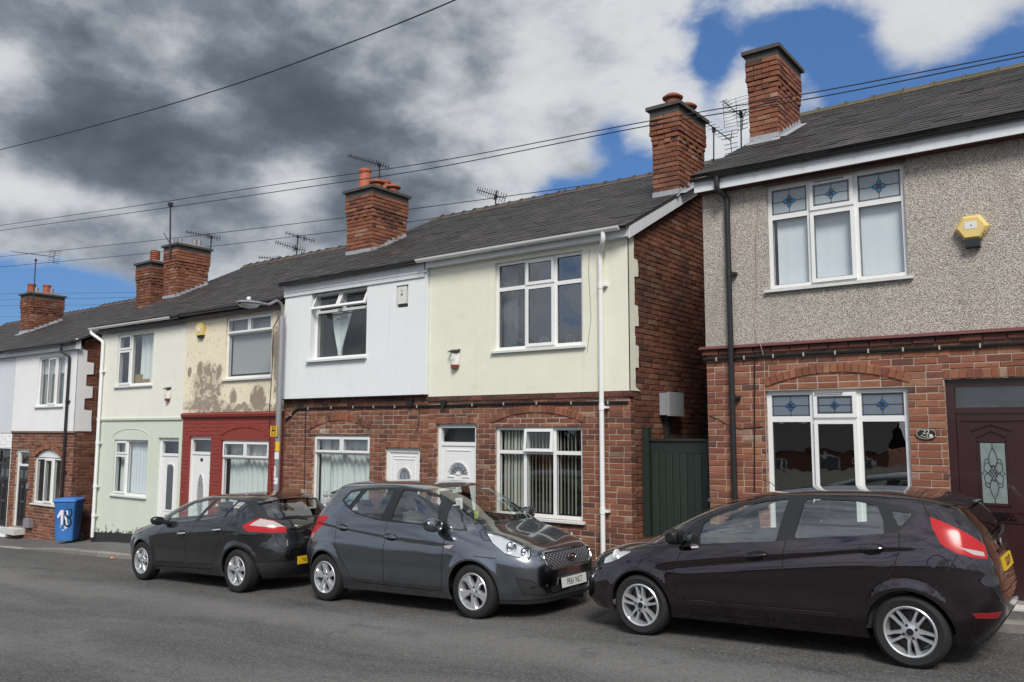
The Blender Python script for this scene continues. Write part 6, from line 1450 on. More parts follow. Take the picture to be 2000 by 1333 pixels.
# ------------------------------------------------------------------- grey MPV, middle
def car_grey():
    cl = interp_line([(-.3, .84), (.48, .845), (1.2, .885), (1.4, .90), (2.18, .975), (2.8, 1.03)])
    def crease(x, z):
        d = z-cl(x); w = np.clip((x-.1)/.5, 0, 1)
        return w*(-.014*np.clip(-d/.02, 0, 1)*np.exp(-(np.minimum(0, d+.02)/.12)**2))+.012*gauss(z, .34, .04)*np.clip((x-.4)/.1, 0, 1)*np.clip((2.15-x)/.1, 0, 1)
    rows = [(.19, -.79, 3.14, .79, 5, 5), (.30, -.83, 3.24, .830, 5, 5), (.45, -.845, 3.30, .862, 4.8, 5), (.60, -.845, 3.305, .880, 4.6, 5), (.70, -.81, 3.28, .884, 4.4, 5), (.78, -.73, 3.25, .882, 4, 5), (.86, -.55, 3.215, .874, 3.7, 4.8),
            (.93, -.35, 3.185, .860, 3.6, 4.8), (.99, -.13, 3.15, .844, 3.8, 4.6), (1.04, .01, 3.12, .829, 4.5, 4.8), (1.12, .14, 3.06, .812, 5, 5), (1.22, .31, 2.97, .775, 5, 5), (1.32, .49, 2.88, .732, 5, 5), (1.41, .68, 2.81, .690, 5, 5),
            (1.48, .87, 2.75, .645, 4.6, 4.6), (1.53, 1.08, 2.69, .57, 4, 4), (1.555, 1.34, 2.6, .47, 3.4, 3.4), (1.57, 1.6, 2.42, .3, 3, 3), (1.576, 1.85, 2.2, .08, 2.6, 2.6)]
    top = [(.165, 1.0), (.335, 1.205), (.59, 1.352), (.92, 1.462), (1.32, 1.505), (1.72, 1.503), (2.02, 1.493), (2.26, 1.462), (2.385, 1.34)]; bot = [(.16, .985), (.335, .998), (.56, 1.022), (.92, 1.055), (1.40, 1.075), (1.62, 1.092), (2.02, 1.160), (2.24, 1.245), (2.375, 1.325)]
    g = [('front_quarter_glass', rounded([(.205, 1.005), (.42, 1.025), (.505, 1.30), (.33, 1.175)], .03)), ('front_window', rounded([(.545, 1.045), (.92, 1.072), (1.345, 1.092), (1.275, 1.475), (.93, 1.438), (.66, 1.355)], .03)), ('rear_window_side', rounded([(1.53, 1.108), (1.80, 1.135), (2.13, 1.21), (1.94, 1.465), (1.43, 1.478)], .03)), ('quarter_glass', rounded([(2.205, 1.26), (2.345, 1.335), (2.235, 1.435), (2.06, 1.455)], .03))]
    door1 = [[(.475, .30), (.60, .275), (1.458, .288), (1.41, .88), (1.405, 1.075), (.92, 1.052), (.405, 1.005), (.42, .83)]]; door2 = [[(1.474, .288), (1.98, .30), (2.08, .36), (2.36, .76), (2.375, .95), (2.36, 1.10), (2.22, 1.225), (1.62, 1.088), (1.42, 1.074), (1.426, .88)]]
    rear_d = [[(1.474, .288), (1.98, .30), (2.08, .36), (2.36, .76), (2.375, .95), (2.365, 1.06), (2.02, 1.155), (1.62, 1.088), (1.42, 1.074), (1.426, .88)]]
    cfg = dict(rows=rows, wb=2.6, R=.312, arch=.358, rim=.212, track=.848, crease=crease, paint='paint_grey', spokes='broad', wang=(1.0, 1.45), trim=poly_strip(top, bot), glass=g,
        side=[('tail_light', poly_strip([(2.56, 1.122), (2.70, 1.125), (2.86, 1.12), (3.05, 1.10)], [(2.62, 1.06), (2.73, .97), (2.86, .89), (3.1, .83)]), 'tail_red'),
              ('side_repeater', [rounded([(.27, .835), (.42, .82), (.39, .795), (.32, .79)], .01)], 'tail_clear')],
        corner=[('head_light', [(.594, .981), (.321, .929), (.061, .853), (-.105, .785), (-.088, .726), (-.033, .679), (.159, .71), (.328, .748), (.505, .863)], 'lens', 'f', 0.), ('fog_recess', [(.189, .492), (-.075, .46), (-.279, .35), (-.36, .262), (.082, .302)], 'plastic_dark', 'f', -.008)],
        side2=[], lines=[[(.405, 1.005), (.42, .83), (.475, .30), (.60, .273), (1.98, .298), (2.08, .358), (2.36, .76), (2.376, .95), (2.365, 1.06)], [(1.412, 1.075), (1.418, .88), (1.466, .288)], [(-.33, .70), (-.05, .72)]],
        doors=[door1[0], rear_d[0]], cowl=1.02, screen=[rounded([(-.73, 1.03), (.73, 1.03), (.61, 1.475), (-.61, 1.475)], .06)],
        rear_trim=[rounded([(-.66, 1.10), (.66, 1.10), (.60, 1.45), (-.60, 1.45)], .05)], rear_glass=[rounded([(-.56, 1.12), (.56, 1.12), (.52, 1.43), (-.52, 1.43)], .05)],
        ends=[('grille', [rounded([(-.38, .552), (.38, .552), (.47, .60), (.49, .69), (.45, .742), (-.45, .742), (-.49, .69), (-.47, .60)], .02)], 'plastic_dark', 'f', -.012),
              ('lower_grille', [rounded([(-.40, .285), (.40, .285), (.42, .37), (-.42, .37)], .02)], 'plastic_dark', 'f', -.012), ('splitter', [[(-.80, .185), (.80, .185), (.78, .235), (-.78, .235)]], 'plastic_dark', 'f', .004)],
        end_lines=[], top_lines=[[(-.10, -.74), (.02, -.66), (-.005, 0), (.02, .66), (-.10, .74)], [(-.10, -.74), (-.45, -.60), (-.62, -.40), (-.66, 0), (-.62, .40), (-.45, .60), (-.10, .74)]],
        seat_x=1.18, seat_z=.50, rback=.50, dash_x=.10, rhd=1, mirror_in=(.95, 1.36), mirror_len=.26, mirror=(.55, 1.03, .2, .17, .18), handles=[(1.31, .895, .06), (2.24, .985, .08)], recess='seam', trim_mat='trim_black')
    xf, xr = -6.285, -8.88; zc = road_z
    ex = Vector((xr-xf, 0, zc(xr)-zc(xf)))
    root, G = car('dark grey metallic small people carrier facing right with chrome rimmed grille, between two hatchbacks', GRP, ex, (xf, 8.44, zc(xf)), cfg)
    # rear spoiler lip
    b = MB(); A = []
    for y in np.linspace(-.58, .58, 11): e = abs(y)/.58; A.append([(2.55, y, 1.535-.05*e*e), (2.88-.10*e**2, y, 1.475-.05*e*e), (2.86-.10*e**2, y, 1.45-.05*e*e), (2.60, y, 1.48-.05*e*e)])
    for k in range(10):
        for q in range(4): b.quad(A[k][q], A[k][(q+1) % 4], A[k+1][(q+1) % 4], A[k+1][q])
    b.poly(A[0]); b.poly(A[-1][::-1]); b.build('roof_spoiler', 'paint_grey', None, smooth=True).parent = root
    fx = lambda y, z, o_=0.: (float(-.79+.10*(abs(y)/.88)**3.4*2.2)-o_, y, z)
    def front(y, z, o_=0.):
        m_ = (G[:, :, 0] < .6); d = (G[:, :, 1]-y)**2+(G[:, :, 2]-z)**2+np.where(m_, 0, 9); k = np.unravel_index(np.argmin(d), d.shape); return (float(G[k][0])-o_, y, z)
    # grille mesh, chrome surround, badge
    gm = MB()
    for k in range(-12, 13):
        for s_ in (-1, 1):
            pts = [(k*.064+s_*.26*(t_-.5), .562+.17*t_) for t_ in np.linspace(0, 1, 13)]; pts = [p for p in pts if abs(p[0]) < .46-(.06 if p[1] < .6 else 0)]
            if len(pts) > 1: gm.tube([front(p[0], p[1], -.002) for p in pts], .0026, 4)
    gm.build('grille_mesh', 'galvanised', None).parent = root
    out = rounded([(-.38, .55), (.38, .55), (.47, .60), (.492, .69), (.45, .744), (-.45, .744), (-.492, .69), (-.47, .60)], .02); c = MB(); c.tube([front(p[0], p[1], .002) for p in out+[out[0], out[1]]], .011, 8); c.build('grille_surround', 'chrome', None, smooth=True).parent = root
    q = front(0, .655, .02); b = MB(); n = 28
    b.prism([(q[0], .085*math.cos(a), .66+.042*math.sin(a)) for a in np.linspace(0, 2*math.pi, n+1)[:-1]], (.02, 0, 0)); bo = b.build('badge', 'trim_black', None); bo.parent = root
    r = MB(); r.tube([(q[0]-.001, .083*math.cos(a), .66+.040*math.sin(a)) for a in np.linspace(0, 2*math.pi, n+1)], .0045, 6); r.build('badge_ring', 'chrome', None, smooth=True).parent = bo
    lettering(bo, 'KIA', .062, (q[0]-.002, 0, .66), (0, -1, 0), (0, 0, 1), 'chrome', 1.15)
    p = front(0, .385, .025); plate(root, 'PE61 NLT', (p[0], 0, .385), (0, -1, 0), (.08, 0, 1), 'plate_white')
    for z in (.30, .325, .35): s_ = MB(); s_.tube([front(y, z, -.004) for y in np.linspace(-.40, .40, 9)], .006, 5); s_.build('lower_grille_bar', 'plastic_dark', None).parent = root
    for e in (-1, 1):
        hb = MB(); O_ = [(.56, .965), (.321, .922), (.061, .845), (-.09, .78), (-.07, .726), (-.02, .69), (.159, .72), (.328, .757), (.49, .86)]
        bv = BVHTree.FromPolygons([tuple(v) for v in G.reshape(-1, 3)], [(k*G.shape[1]+i, k*G.shape[1]+(i+1) % G.shape[1], (k+1)*G.shape[1]+(i+1) % G.shape[1], (k+1)*G.shape[1]+i) for k in range(G.shape[0]-1) for i in range(G.shape[1])])
        def onbody(u, z, dep):     # point under the skin seen along the oblique direction
            h = bv.ray_cast(Vector((u/2-1.5, e*(u/2+1.5), z)), Vector((1, -e, 0)).normalized())[0]; return h+Vector((1, -e, -.12)).normalized()*dep
        ctr = (.22, .82)
        rim_ = [onbody(u, z, .012) for u, z in O_]; deep = [onbody(ctr[0]+(u-ctr[0])*.93, ctr[1]+(z-ctr[1])*.9, .05) for u, z in O_]
        for k in range(9): hb.quad(rim_[k], rim_[(k+1) % 9], deep[(k+1) % 9], deep[k])
        hb.poly(deep); hb.build('headlight_bowl', 'head_silver', None, fix=False).parent = root
        for u, z, r_ in ((.20, .815, .062), (.0, .765, .046)):
            c = onbody(u, z, .02); l = MB(); l.lathe([(r_, 0), (r_*1.05, .02), (r_*.8, .03), (r_*.75, .01), (0, -.02)], (0, 0, 0), 'x', 20); a_ = math.radians(35)*e; l.v = [(c.x+x*math.cos(a_)-y*math.sin(a_)*-1, c.y+y*math.cos(a_)-x*math.sin(a_), c.z+w) for x, y, w in l.v]; l.build('lamp_ring', 'chrome', None, smooth=True).parent = root
        fg = MB(); [fg.bar(front(e*.66, z, -.006), front(e*.47, z-.015, -.006), .014, .02) for z in (.40,)]; fg.build('fog_recess_fin', 'plastic_dark', None).parent = root
    for y0, y1, zz in ((-.55, .02, 1.055), (.05, .60, 1.055)): w = MB(); w.tube([(front(y0, 1.05, -.01)[0]-.03, y0, 1.035), (front(y1, 1.06, 0)[0]-.0, y1, zz+.012)], .010, 6); w.build('wiper', 'plastic_dark', None).parent = root
    v = MB(); v.box(.98, .99, -.50, -.42, 1.02, 1.12); h = v.build('hi_vis_vest', 'hi_vis', None); h.parent = root
    return root
# ------------------------------------------------------------------- black hatchback, left
def car_black():
    cl = interp_line([(0, .74), (.4, .745), (1.3, .80), (2.2, .875), (2.7, .90), (3.2, .90)])
    def crease(x, z):
        d = z-cl(x); w = np.clip((x-.3)/.5, 0, 1)*np.clip((2.7-x)/.4, 0, 1)
        return w*(-.012*np.clip(-d/.03, 0, 1)*np.exp(-(np.minimum(0, d+.03)/.13)**2))+.014*gauss(z, .33, .04)*np.clip((x-.4)/.1, 0, 1)*np.clip((2.15-x)/.1, 0, 1)+.03*gauss(x, 2.85, .4)*gauss(z, .80, .16)
    rows = [(.20, -.83, 3.18, .79, 4, 4.2), (.30, -.92, 3.27, .835, 3.8, 4.2), (.45, -.965, 3.34, .868, 3.6, 4.0), (.56, -.98, 3.365, .882, 3.5, 3.8), (.65, -.96, 3.36, .890, 3.4, 3.7), (.73, -.89, 3.34, .893, 3.3, 3.6), (.80, -.74, 3.325, .892, 3.2, 3.6), (.86, -.50, 3.315, .886, 3.2, 3.6),
            (.92, -.20, 3.295, .874, 3.4, 3.6), (.97, .04, 3.265, .858, 4, 3.6), (1.02, .2, 3.22, .838, 4.6, 3.6), (1.1, .38, 3.12, .795, 5, 3.7), (1.19, .60, 3.0, .74, 5, 3.9), (1.27, .84, 2.87, .685, 5, 4), (1.325, 1.05, 2.76, .64, 4.6, 4), (1.365, 1.28, 2.62, .57, 4, 3.6), (1.392, 1.55, 2.42, .46, 3.4, 3.2), (1.406, 1.8, 2.2, .26, 3, 3), (1.41, 1.93, 2.08, .08, 2.6, 2.6)]
    top = [(.60, .935), (.82, 1.08), (1.02, 1.182), (1.30, 1.285), (1.65, 1.345), (2.05, 1.356), (2.28, 1.342), (2.50, 1.312), (2.655, 1.285)]; bot = [(.61, .922), (.82, .938), (1.02, .952), (1.30, .975), (1.62, 1.002), (2.02, 1.045), (2.22, 1.07), (2.46, 1.095), (2.52, 1.105)]
    g = [('front_window', rounded([(.695, .948), (.84, 1.075), (1.29, 1.262), (1.76, 1.335), (1.525, 1.0)], .025)), ('rear_window_side', rounded([(1.625, 1.012), (1.86, 1.338), (2.06, 1.34), (2.36, 1.316), (2.20, 1.075)], .03)), ('quarter_glass', rounded([(2.245, 1.085), (2.41, 1.305), (2.60, 1.278), (2.49, 1.108)], .03))]
    door1 = [[(.385, .26), (1.335, .275), (1.35, .70), (1.59, .985), (1.30, .972), (.72, .928), (.40, .66)]]; door2 = [[(1.353, .275), (1.98, .30), (2.06, .40), (2.14, .60), (2.30, .82), (2.46, 1.088), (2.02, 1.042), (1.61, .996), (1.368, .70)]]
    cfg = dict(rows=rows, wb=2.636, R=.312, arch=.352, rim=.210, track=.855, crease=crease, paint='paint_black_car', spokes='star', wang=(1.35, 1.6), trim=poly_strip(top, bot), glass=g,
        corner=[('clear_lens', [(2.06, .975), (2.16, 1.02), (2.285, 1.062), (2.555, 1.024), (2.79, .940), (2.5, .942)], 'tail_clear', 'r', .001), ('tail_light', [(1.899, .961), (2.03, 1.01), (2.271, 1.072), (2.562, 1.032), (2.815, .929), (2.83, .856), (2.582, .861), (2.001, .891)], 'tail_red', 'r', .001)],
        side=[('head_light', poly_strip([(-.55, .80), (-.35, .865), (-.05, .92)], [(-.60, .72), (-.35, .765), (-.08, .885)]), 'lens'),
              ('rubbing_strip', [[(.42, .345), (1.30, .365), (1.30, .335), (.42, .315)], [(1.40, .368), (2.02, .385), (2.0, .355), (1.40, .338)]], 'seam')],
        side2=[], lines=[[(.72, .930), (.40, .66), (.385, .26), (1.98, .298), (2.06, .40), (2.14, .60), (2.30, .82), (2.462, 1.09)], [(1.60, .99), (1.36, .70), (1.344, .275)], [(2.98, .88), (3.05, .72), (2.92, .60)], [(2.90, .44), (3.3, .46)]],
        doors=[door1[0], door2[0]], cowl=.97, screen=[rounded([(-.72, .975), (.72, .975), (.60, 1.32), (-.60, 1.32)], .05)],
        rear_trim=[rounded([(-.70, 1.03), (.70, 1.03), (.62, 1.315), (-.62, 1.315)], .06)], rear_glass=[rounded([(-.58, 1.06), (.58, 1.06), (.52, 1.29), (-.52, 1.29)], .07)],
        ends=[
              ('bumper_lower', [[(-.86, .19), (.86, .19), (.88, .44), (-.88, .44)]], 'plastic_dark', 'r', .002)],
        end_lines=[([(-.586, .85), (-.558, .70), (-.50, .63), (.50, .63), (.558, .70), (.586, .85)], 'r')], top_lines=[[(-.10, -.70), (.14, -.72)], [(-.62, -.55), (-.10, -.70)], [(-.62, .55), (-.10, .70)]],
        seat_x=1.38, seat_z=.36, rback=.48, dash_x=.34, rhd=1, mirror_in=(1.05, 1.2), mirror=(.72, .955, .2, .14, .15), handles=[(1.25, .812, .07), (2.165, .895, .09)], handle_mat='alloy', mirror_mat='trim_black', recess='trim_black')
    xf, xr = -13.34, -10.70; zc = road_z
    ex = Vector((xr-xf, 0, zc(xr)-zc(xf)))
    root, G = car('black hatchback with dented door and red and clear tail lights behind the grey car', GRP, ex, (xf, 8.33, zc(xf)), cfg)
    def rearp(y, z, o_=0.):
        m_ = (G[:, :, 0] > 2.4); d = (G[:, :, 1]-y)**2+(G[:, :, 2]-z)**2+np.where(m_, 0, 9); k = np.unravel_index(np.argmin(d), d.shape); return (float(G[k][0])+o_, y, z)
    for e in (-1, 1):     # clear upper band of the tail lights
        P4 = [(-.55, .79), (-.35, .85), (-.1, .905), (-.33, .775), (-.56, .735)]; hb = MB(); hb.poly([(x+.02, surf_y(G, x, z, e)[0]-e*.03, z) for x, z in P4]); hb.build('headlight_bowl', 'head_silver', None, fix=False).parent = root
    p = rearp(-.05, .44, .02); plate(root, 'NU09 VKF', (p[0], -.05, .44), (0, 1, 0), (0, 0, 1), 'plate_yellow')
    q = rearp(0, .86, .02)[0]; b = MB()                                # diamond badge
    O = [(0, .075), (.05, 0), (0, -.075), (-.05, 0)]; I = [(0, .045), (.024, 0), (0, -.045), (-.024, 0)]
    for k in range(4): b.prism([(q, *[O[k][0], .86+O[k][1]]), (q, O[(k+1) % 4][0], .86+O[(k+1) % 4][1]), (q, I[(k+1) % 4][0], .86+I[(k+1) % 4][1]), (q, I[k][0], .86+I[k][1])], (-.015, 0, 0))
    b.build('badge', 'chrome', None).parent = root
    lettering(root, 'MEGANE', .042, (rearp(-.06, .755, .012)[0], -.06, .755), (0, 1, 0), (0, 0, 1), 'chrome', 1.5)
    w = MB(); w.tube([rearp(0, 1.04, .03), rearp(-.20, 1.07, .03), rearp(-.44, 1.075, .03)], .012, 6); w.build('rear_wiper', 'plastic_dark', None).parent = root
    b = MB(); A = []
    for y in np.linspace(-.56, .56, 11): e = abs(y)/.56; A.append([(2.55, y, 1.372-.05*e*e), (2.86-.08*e*e, y, 1.325-.045*e*e), (2.85-.08*e*e, y, 1.305-.045*e*e), (2.58, y, 1.33-.05*e*e)])
    for k in range(10):
        for q2 in range(4): b.quad(A[k][q2], A[k][(q2+1) % 4], A[k+1][(q2+1) % 4], A[k+1][q2])
    b.poly(A[0]); b.poly(A[-1][::-1]); b.build('roof_spoiler', 'paint_black_car', None, smooth=True).parent = root
    a = MB(); a.tube([(2.42, 0, 1.38), (2.62, 0, 1.50)], [.008, .004], 6); a.build('aerial', 'plastic_dark', None).parent = root
    return root
car_aubergine(); car_grey(); car_black()
# =================================================================== street furniture and small things
# green gate in the passage
gx0, gx1, gy = -5.60, -4.49, 10.55; gz1 = onY(1300, 857, gy)[2]; gz0 = pave_z(-5, 10.5)+.02
gate = thing('wooden_gate', 'dark green boarded gate closing the passage between the two brick corners', 'gate', (gx0, gy, gz0))
nb = 9; bw = (gx1-gx0-.14)/nb
for k in range(nb):
    x = gx0+.11+k*bw; MB().prism([(x+.003, gy+.004, gz0), (x+.012, gy, gz0), (x+bw-.012, gy, gz0), (x+bw-.003, gy+.004, gz0)][::-1], (0, 0, gz1-gz0-.20)).build('board', 'gate_green', gate)
MB().box(gx0+.11, gx1-.02, gy-.002, gy+.03, gz1-.195, gz1-.035).build('top_rail', 'gate_green', gate); MB().box(gx0+.09, gx1, gy-.03, gy+.05, gz1-.03, gz1).build('capping', 'gate_green', gate); MB().box(gx0+.11, gx1-.02, gy+.025, gy+.06, gz0, gz1-.2).build('backing', 'gate_green', gate)
p = MB(); p.box(gx0, gx0+.10, gy-.05, gy+.05, gz0-.1, gz1+.14); p.build('post', 'gate_green', gate)
MB().lathe([(.0, 0), (.018, 0), (.018, .03), (.01, .035), (.03, .05), (.03, .06), (0, .065)], (gx1-.12, gy-.06, gz0+1.0), 'y', 12).build('handle', 'galvanised', gate)
# meter box and cable in the passage
mx = -5.617; a = onX(1290, 770, mx+.12); b_ = onX(1318, 770, mx+.12); zt = onX(1300, 768, mx+.1)[2]; zb = onX(1300, 811, mx+.1)[2]
mb_ = thing('meter_box', 'grey meter box on the passage side wall above the green gate', 'meter box', (mx, 11.2, zb)); y0, y1 = 11.05, 11.5
MB().box(mx+.02, mx+.15, y0, y1, zb, zt).build('case', 'meter_grey', mb_); MB().box(mx+.152, mx+.19, y0-.015, y1+.015, zb-.015, zt+.015).build('door', 'meter_grey', mb_); MB().box(mx+.03, mx+.09, y0+.12, y0+.2, gz1-.6, zb-.003).build('conduit', 'plastic_dark', mb_)
# house plaque 22
px, pz = FX(1810, 848), FZ(1810, 848)
pq = thing('house_plaque', 'oval black house number plaque with 22 and white rose beside the brown door', 'sign', (px, F-.02, pz))
b = MB(); b.prism([(px+.105*math.cos(q), F-.028, pz+.062*math.sin(q)) for q in np.linspace(0, 2*math.pi, 33)[:-1]], (0, .018, 0)); b.build('board', 'plaque_black', pq)
b = MB(); b.tube([(px+.098*math.cos(q), F-.029, pz+.055*math.sin(q)) for q in np.linspace(0, 2*math.pi, 33)], .002, 5); b.build('border_line', 'plaque_gold', pq)
lettering(pq, '22', .066, (0, -.009, .022), (1, 0, 0), (0, 0, 1), 'plaque_gold', 1.15)
def petals(cx, cz, r, n, mt, nm, sy):
    b = MB()
    for k in range(n): q = 2*math.pi*k/n; b.poly([(cx+r*.62*math.cos(q)+r*.5*math.cos(w), F-.030-.0004*k, cz+r*.62*math.sin(q)+r*.5*math.sin(w)) for w in np.linspace(0, 2*math.pi, 9)[:-1]])
    return b.build(nm, mt, pq, fix=False)
petals(px+.048, pz-.022, .019, 5, 'plaque_gold', 'rose', 0); mat('leaf_pale', (.36, .42, .28), .6)
for k, (dx, dz, q) in enumerate(((-.045, -.018, .6), (-.02, -.03, -.3), (.008, -.015, .9), (.012, -.036, -.5))):
    b = MB(); c, s_ = math.cos(q), math.sin(q); b.poly([(px+dx+c*u-s_*v, F-.030, pz+dz+s_*u+c*v) for u, v in ((-.02, 0), (0, .007), (.02, 0), (0, -.007))]); b.build('painted_leaf', 'leaf_pale', pq, fix=False)
# alarm boxes
def alarm(label, px_, py_, kind, y=F-.02, s=1.):
    x, z = FX(px_, py_), FZ(px_, py_); o = thing('alarm_box', label, 'alarm box', (x, y, z), 'burglar alarm boxes on the house fronts')
    if kind == 'hex':
        b = MB(); R1, R2 = .17, .145; f = lambda r, yy, sx=1.: [(x+sx*r*math.cos(q)*1.0, yy, z+r*.92*math.sin(q)) for q in [math.pi/3*k for k in range(6)]]
        A, B_ = f(R1, y), f(R1, y-.06); C_ = f(R2*.92, y-.095)
        for k in range(6): j = (k+1) % 6; b.quad(A[k], A[j], B_[j], B_[k]); b.quad(B_[k], B_[j], C_[j], C_[k])
        b.poly(C_); b.build('cover', 'alarm_yellow', o)
        MB().box(x-.075, x+.075, y-.085, y-.002, z-.215, z-.135).build('strobe', 'plaque_black', o)
        MB().box(x-.065, x+.055, y-.0975, y-.0955, z-.015, z+.065).build('label_sticker', 'sticker_white', o)
        for e in (-1, 1):
            for k in range(4): q = .05+k*.028; MB().box(x+e*(.135-q*.35)-.012, x+e*(.135-q*.35)+.012, y-.078, y-.066, z-q-.006, z-q).build('sounder_slot', 'black_plastic', o)
        MB().lathe([(.008, -.099), (0, -.1)], (x, y, z+.02), 'y', 8).build('fixing_screw', 'black_plastic', o)
    elif kind == 'shield':
        b = MB(); b.prism([(x-.115, y-.08, z-.10), (x+.115, y-.08, z-.10), (x+.135, y-.085, z+.08), (x+.09, y-.07, z+.17), (x-.09, y-.07, z+.17), (x-.135, y-.085, z+.08)], (0, .08, 0)); b.build('cover', 'alarm_yellow', o)
        MB().prism([(x-.10, y-.07, z-.105), (x+.10, y-.07, z-.105), (x+.07, y-.06, z-.16), (x-.07, y-.06, z-.16)], (0, .06, 0)).build('strobe', 'plaque_black', o); MB().box(x-.07, x+.05, y-.0875, y-.0855, z-.02, z+.06).build('label_sticker', 'sticker_white', o)
    elif kind == 'siren':
        b = MB(); n = 10; 
        R_ = lambda zz, w: [(x+w*math.cos(math.pi+math.pi*k/n), y+.0-.075*math.sin(math.pi*k/n)-.01, zz) for k in range(n+1)]
        L_ = [R_(z-.08, .085), R_(z+.06, .095), R_(z+.11, .08)]
        for r in range(2):
            for k in range(n): b.quad(L_[r][k], L_[r][k+1], L_[r+1][k+1], L_[r+1][k])
        b.poly(L_[2]); b.poly(L_[0][::-1]); b.build('cover', 'alarm_white', o, smooth=True)
        b = MB(); L_ = [R_(z-.135, .07), R_(z-.083, .083)]
        for k in range(n): b.quad(L_[0][k], L_[0][k+1], L_[1][k+1], L_[1][k])
        b.poly(L_[0][::-1]); b.build('strobe', 'alarm_red', o, smooth=True); MB().prism([(x-.10, y-.10, z+.125), (x+.10, y-.10, z+.125), (x+.10, y, z+.165), (x-.10, y, z+.165)], (0, 0, .012)).build('rain_hood', 'plastic_dark', o); MB().box(x-.045, x+.045, y-.0875, y-.0855, z+.0, z+.04).build('label_sticker', 'sticker_white', o)
    else:
        MB().box(x-.10, x+.11, y-.09, y, z-.13, z+.17).build('cover', 'alarm_white', o); MB().box(x-.08, x+.09, y-.08, y-.001, z-.185, z-.132).build('strobe', 'plaque_black', o)
        b = MB()
        for k in range(3): b.box(x-.03, x+.04, y-.0925, y-.0905, z+.09-k*.05, z+.115-k*.05)
        lettering(o, '|||', .05, (.0, -.0915, .10), (1, 0, 0), (0, 0, 1), 'plastic_dark'); MB().lathe([(.022, -.0925), (0, -.093)], (x, y, z+.03), 'y', 12).build('emblem', 'plastic_dark', o)
    return o
alarm('yellow hexagonal alarm box on grey pebbledash wall of the nearest house', 1900, 448, 'hex', F-.015)
alarm('yellow alarm box on the flaking cream wall beside the upstairs window', 397, 647, 'shield')
alarm('small white and red alarm box under the cream wall by the white house', 892, 704, 'siren', F-.02)
alarm('small white and red alarm box on the pale green house wall', 332, 772, 'siren', F-.03)
alarm('white alarm box set in a square recess of the white wall', 790, 580, 'flat', F+.025)
# cables along the fronts
def clips_along(pts, step):
    out = []
    for a, c in zip(pts[:-1], pts[1:]):
        a, c = Vector(a), Vector(c); n = max(1, int((c-a).length/step))
        out += [tuple(a+(c-a)*(k+.5)/n) for k in range(n)] if (c-a).length > .4 else []
    return out
z_ = 2.80; pts = [(-4.50, F-.028, z_), (-3.0, F-.028, z_+.004), (-1.5, F-.028, z_-.004), (.6, F-.028, z_)]; cable_run('wall_cable', None, pts, .021, clips_along(pts, .36), 'black cable clipped under the plum moulding of the pebbledashed house')
z_ = 2.275; pts = [(FX(560, 820), F-.022, 2.05), (FX(583, 795), F-.022, z_), (-11.5, F-.024, z_+.01), (-9.4, F-.024, z_-.005), (-7.5, F-.026, z_+.01), (-5.64, F-.024, z_-.01)]; cable_run('wall_cable', None, pts, .02, clips_along(pts, .52), 'black cable clipped along the brick band below the white and cream walls')
def junction(px_, py_, lab):
    x, z = FX(px_, py_), FZ(px_, py_); o = thing('junction_box', lab, 'junction box', (x, F, z), 'cable junction boxes'); MB().box(x-.055, x+.055, F-.055, F-.012, z-.05, z+.05).build('case', 'black_plastic', o)
    for dx, dz in ((-.05, .02), (.05, -.02), (-.02, -.05), (.03, -.05)): MB().lathe([(.02, 0), (.02, .04), (0, .04)], (x+dx, F-.06, z+dz), 'y', 8).build('gland', 'black_plastic', o)
junction(804, 789, 'black cable junction box above the white arched door'); junction(869, 788, 'black cable junction box above the door with a fan light')
def thin(name, label, pts, r, mt='cable_black', cat='cable'): o = thing(name, label, cat, pts[0]); MB().tube(pts, r, 5).build('cable_sheath', mt, o, smooth=True); return o
P = lambda px_, py_, y=F-.01: (FX(px_, py_), y, FZ(px_, py_))
thin('drop_cable', 'black cable hanging from the junction box beside the white arched door', [P(820, 790), P(819, 815), P(817, 838), P(813, 843)], .008); thin('drop_cable', 'black cable running down the brick left of the white house window', [P(598, 793), P(597, 860), P(595, 960)], .008)
thin('drop_cable', 'black cable running down the brick between black downpipe and arched window', [P(1474, 690), P(1474, 800), P(1474, 960)], .009)
thin('telephone_wire', 'thin cream wire hanging down beside the stained glass windows', [P(1484, 392, F-.03), P(1478, 470, F-.03), P(1480, 560, F-.03), P(1476, 640, F-.03), P(1490, 672, F-.10), P(1493, 700), P(1494, 780), P(1498, 900), P(1499, 965)], .005, 'mortar', 'wire')
thin('telephone_wire', 'black wire running down the flaking wall beside the street lamp', [P(548, 618, F-.03), P(536, 640, F-.03), P(534, 720, F-.03), P(530, 800, F-.05), P(528, 870), P(532, 960)], .007, 'cable_black', 'wire'); thin('telephone_wire', 'thin crack coloured wire beside the cream house window', [P(1153, 490, F-.022), P(1151, 530, F-.022), P(1156, 620, F-.022), P(1148, 690, F-.022)], .004, 'galvanised', 'wire')
thin('telephone_wire', 'black wire drooping across the brick beside the black downpipe', [P(1386, 812), P(1405, 820), P(1425, 832), P(1445, 838), P(1470, 836), P(1490, 834)], .006, 'cable_black', 'wire')
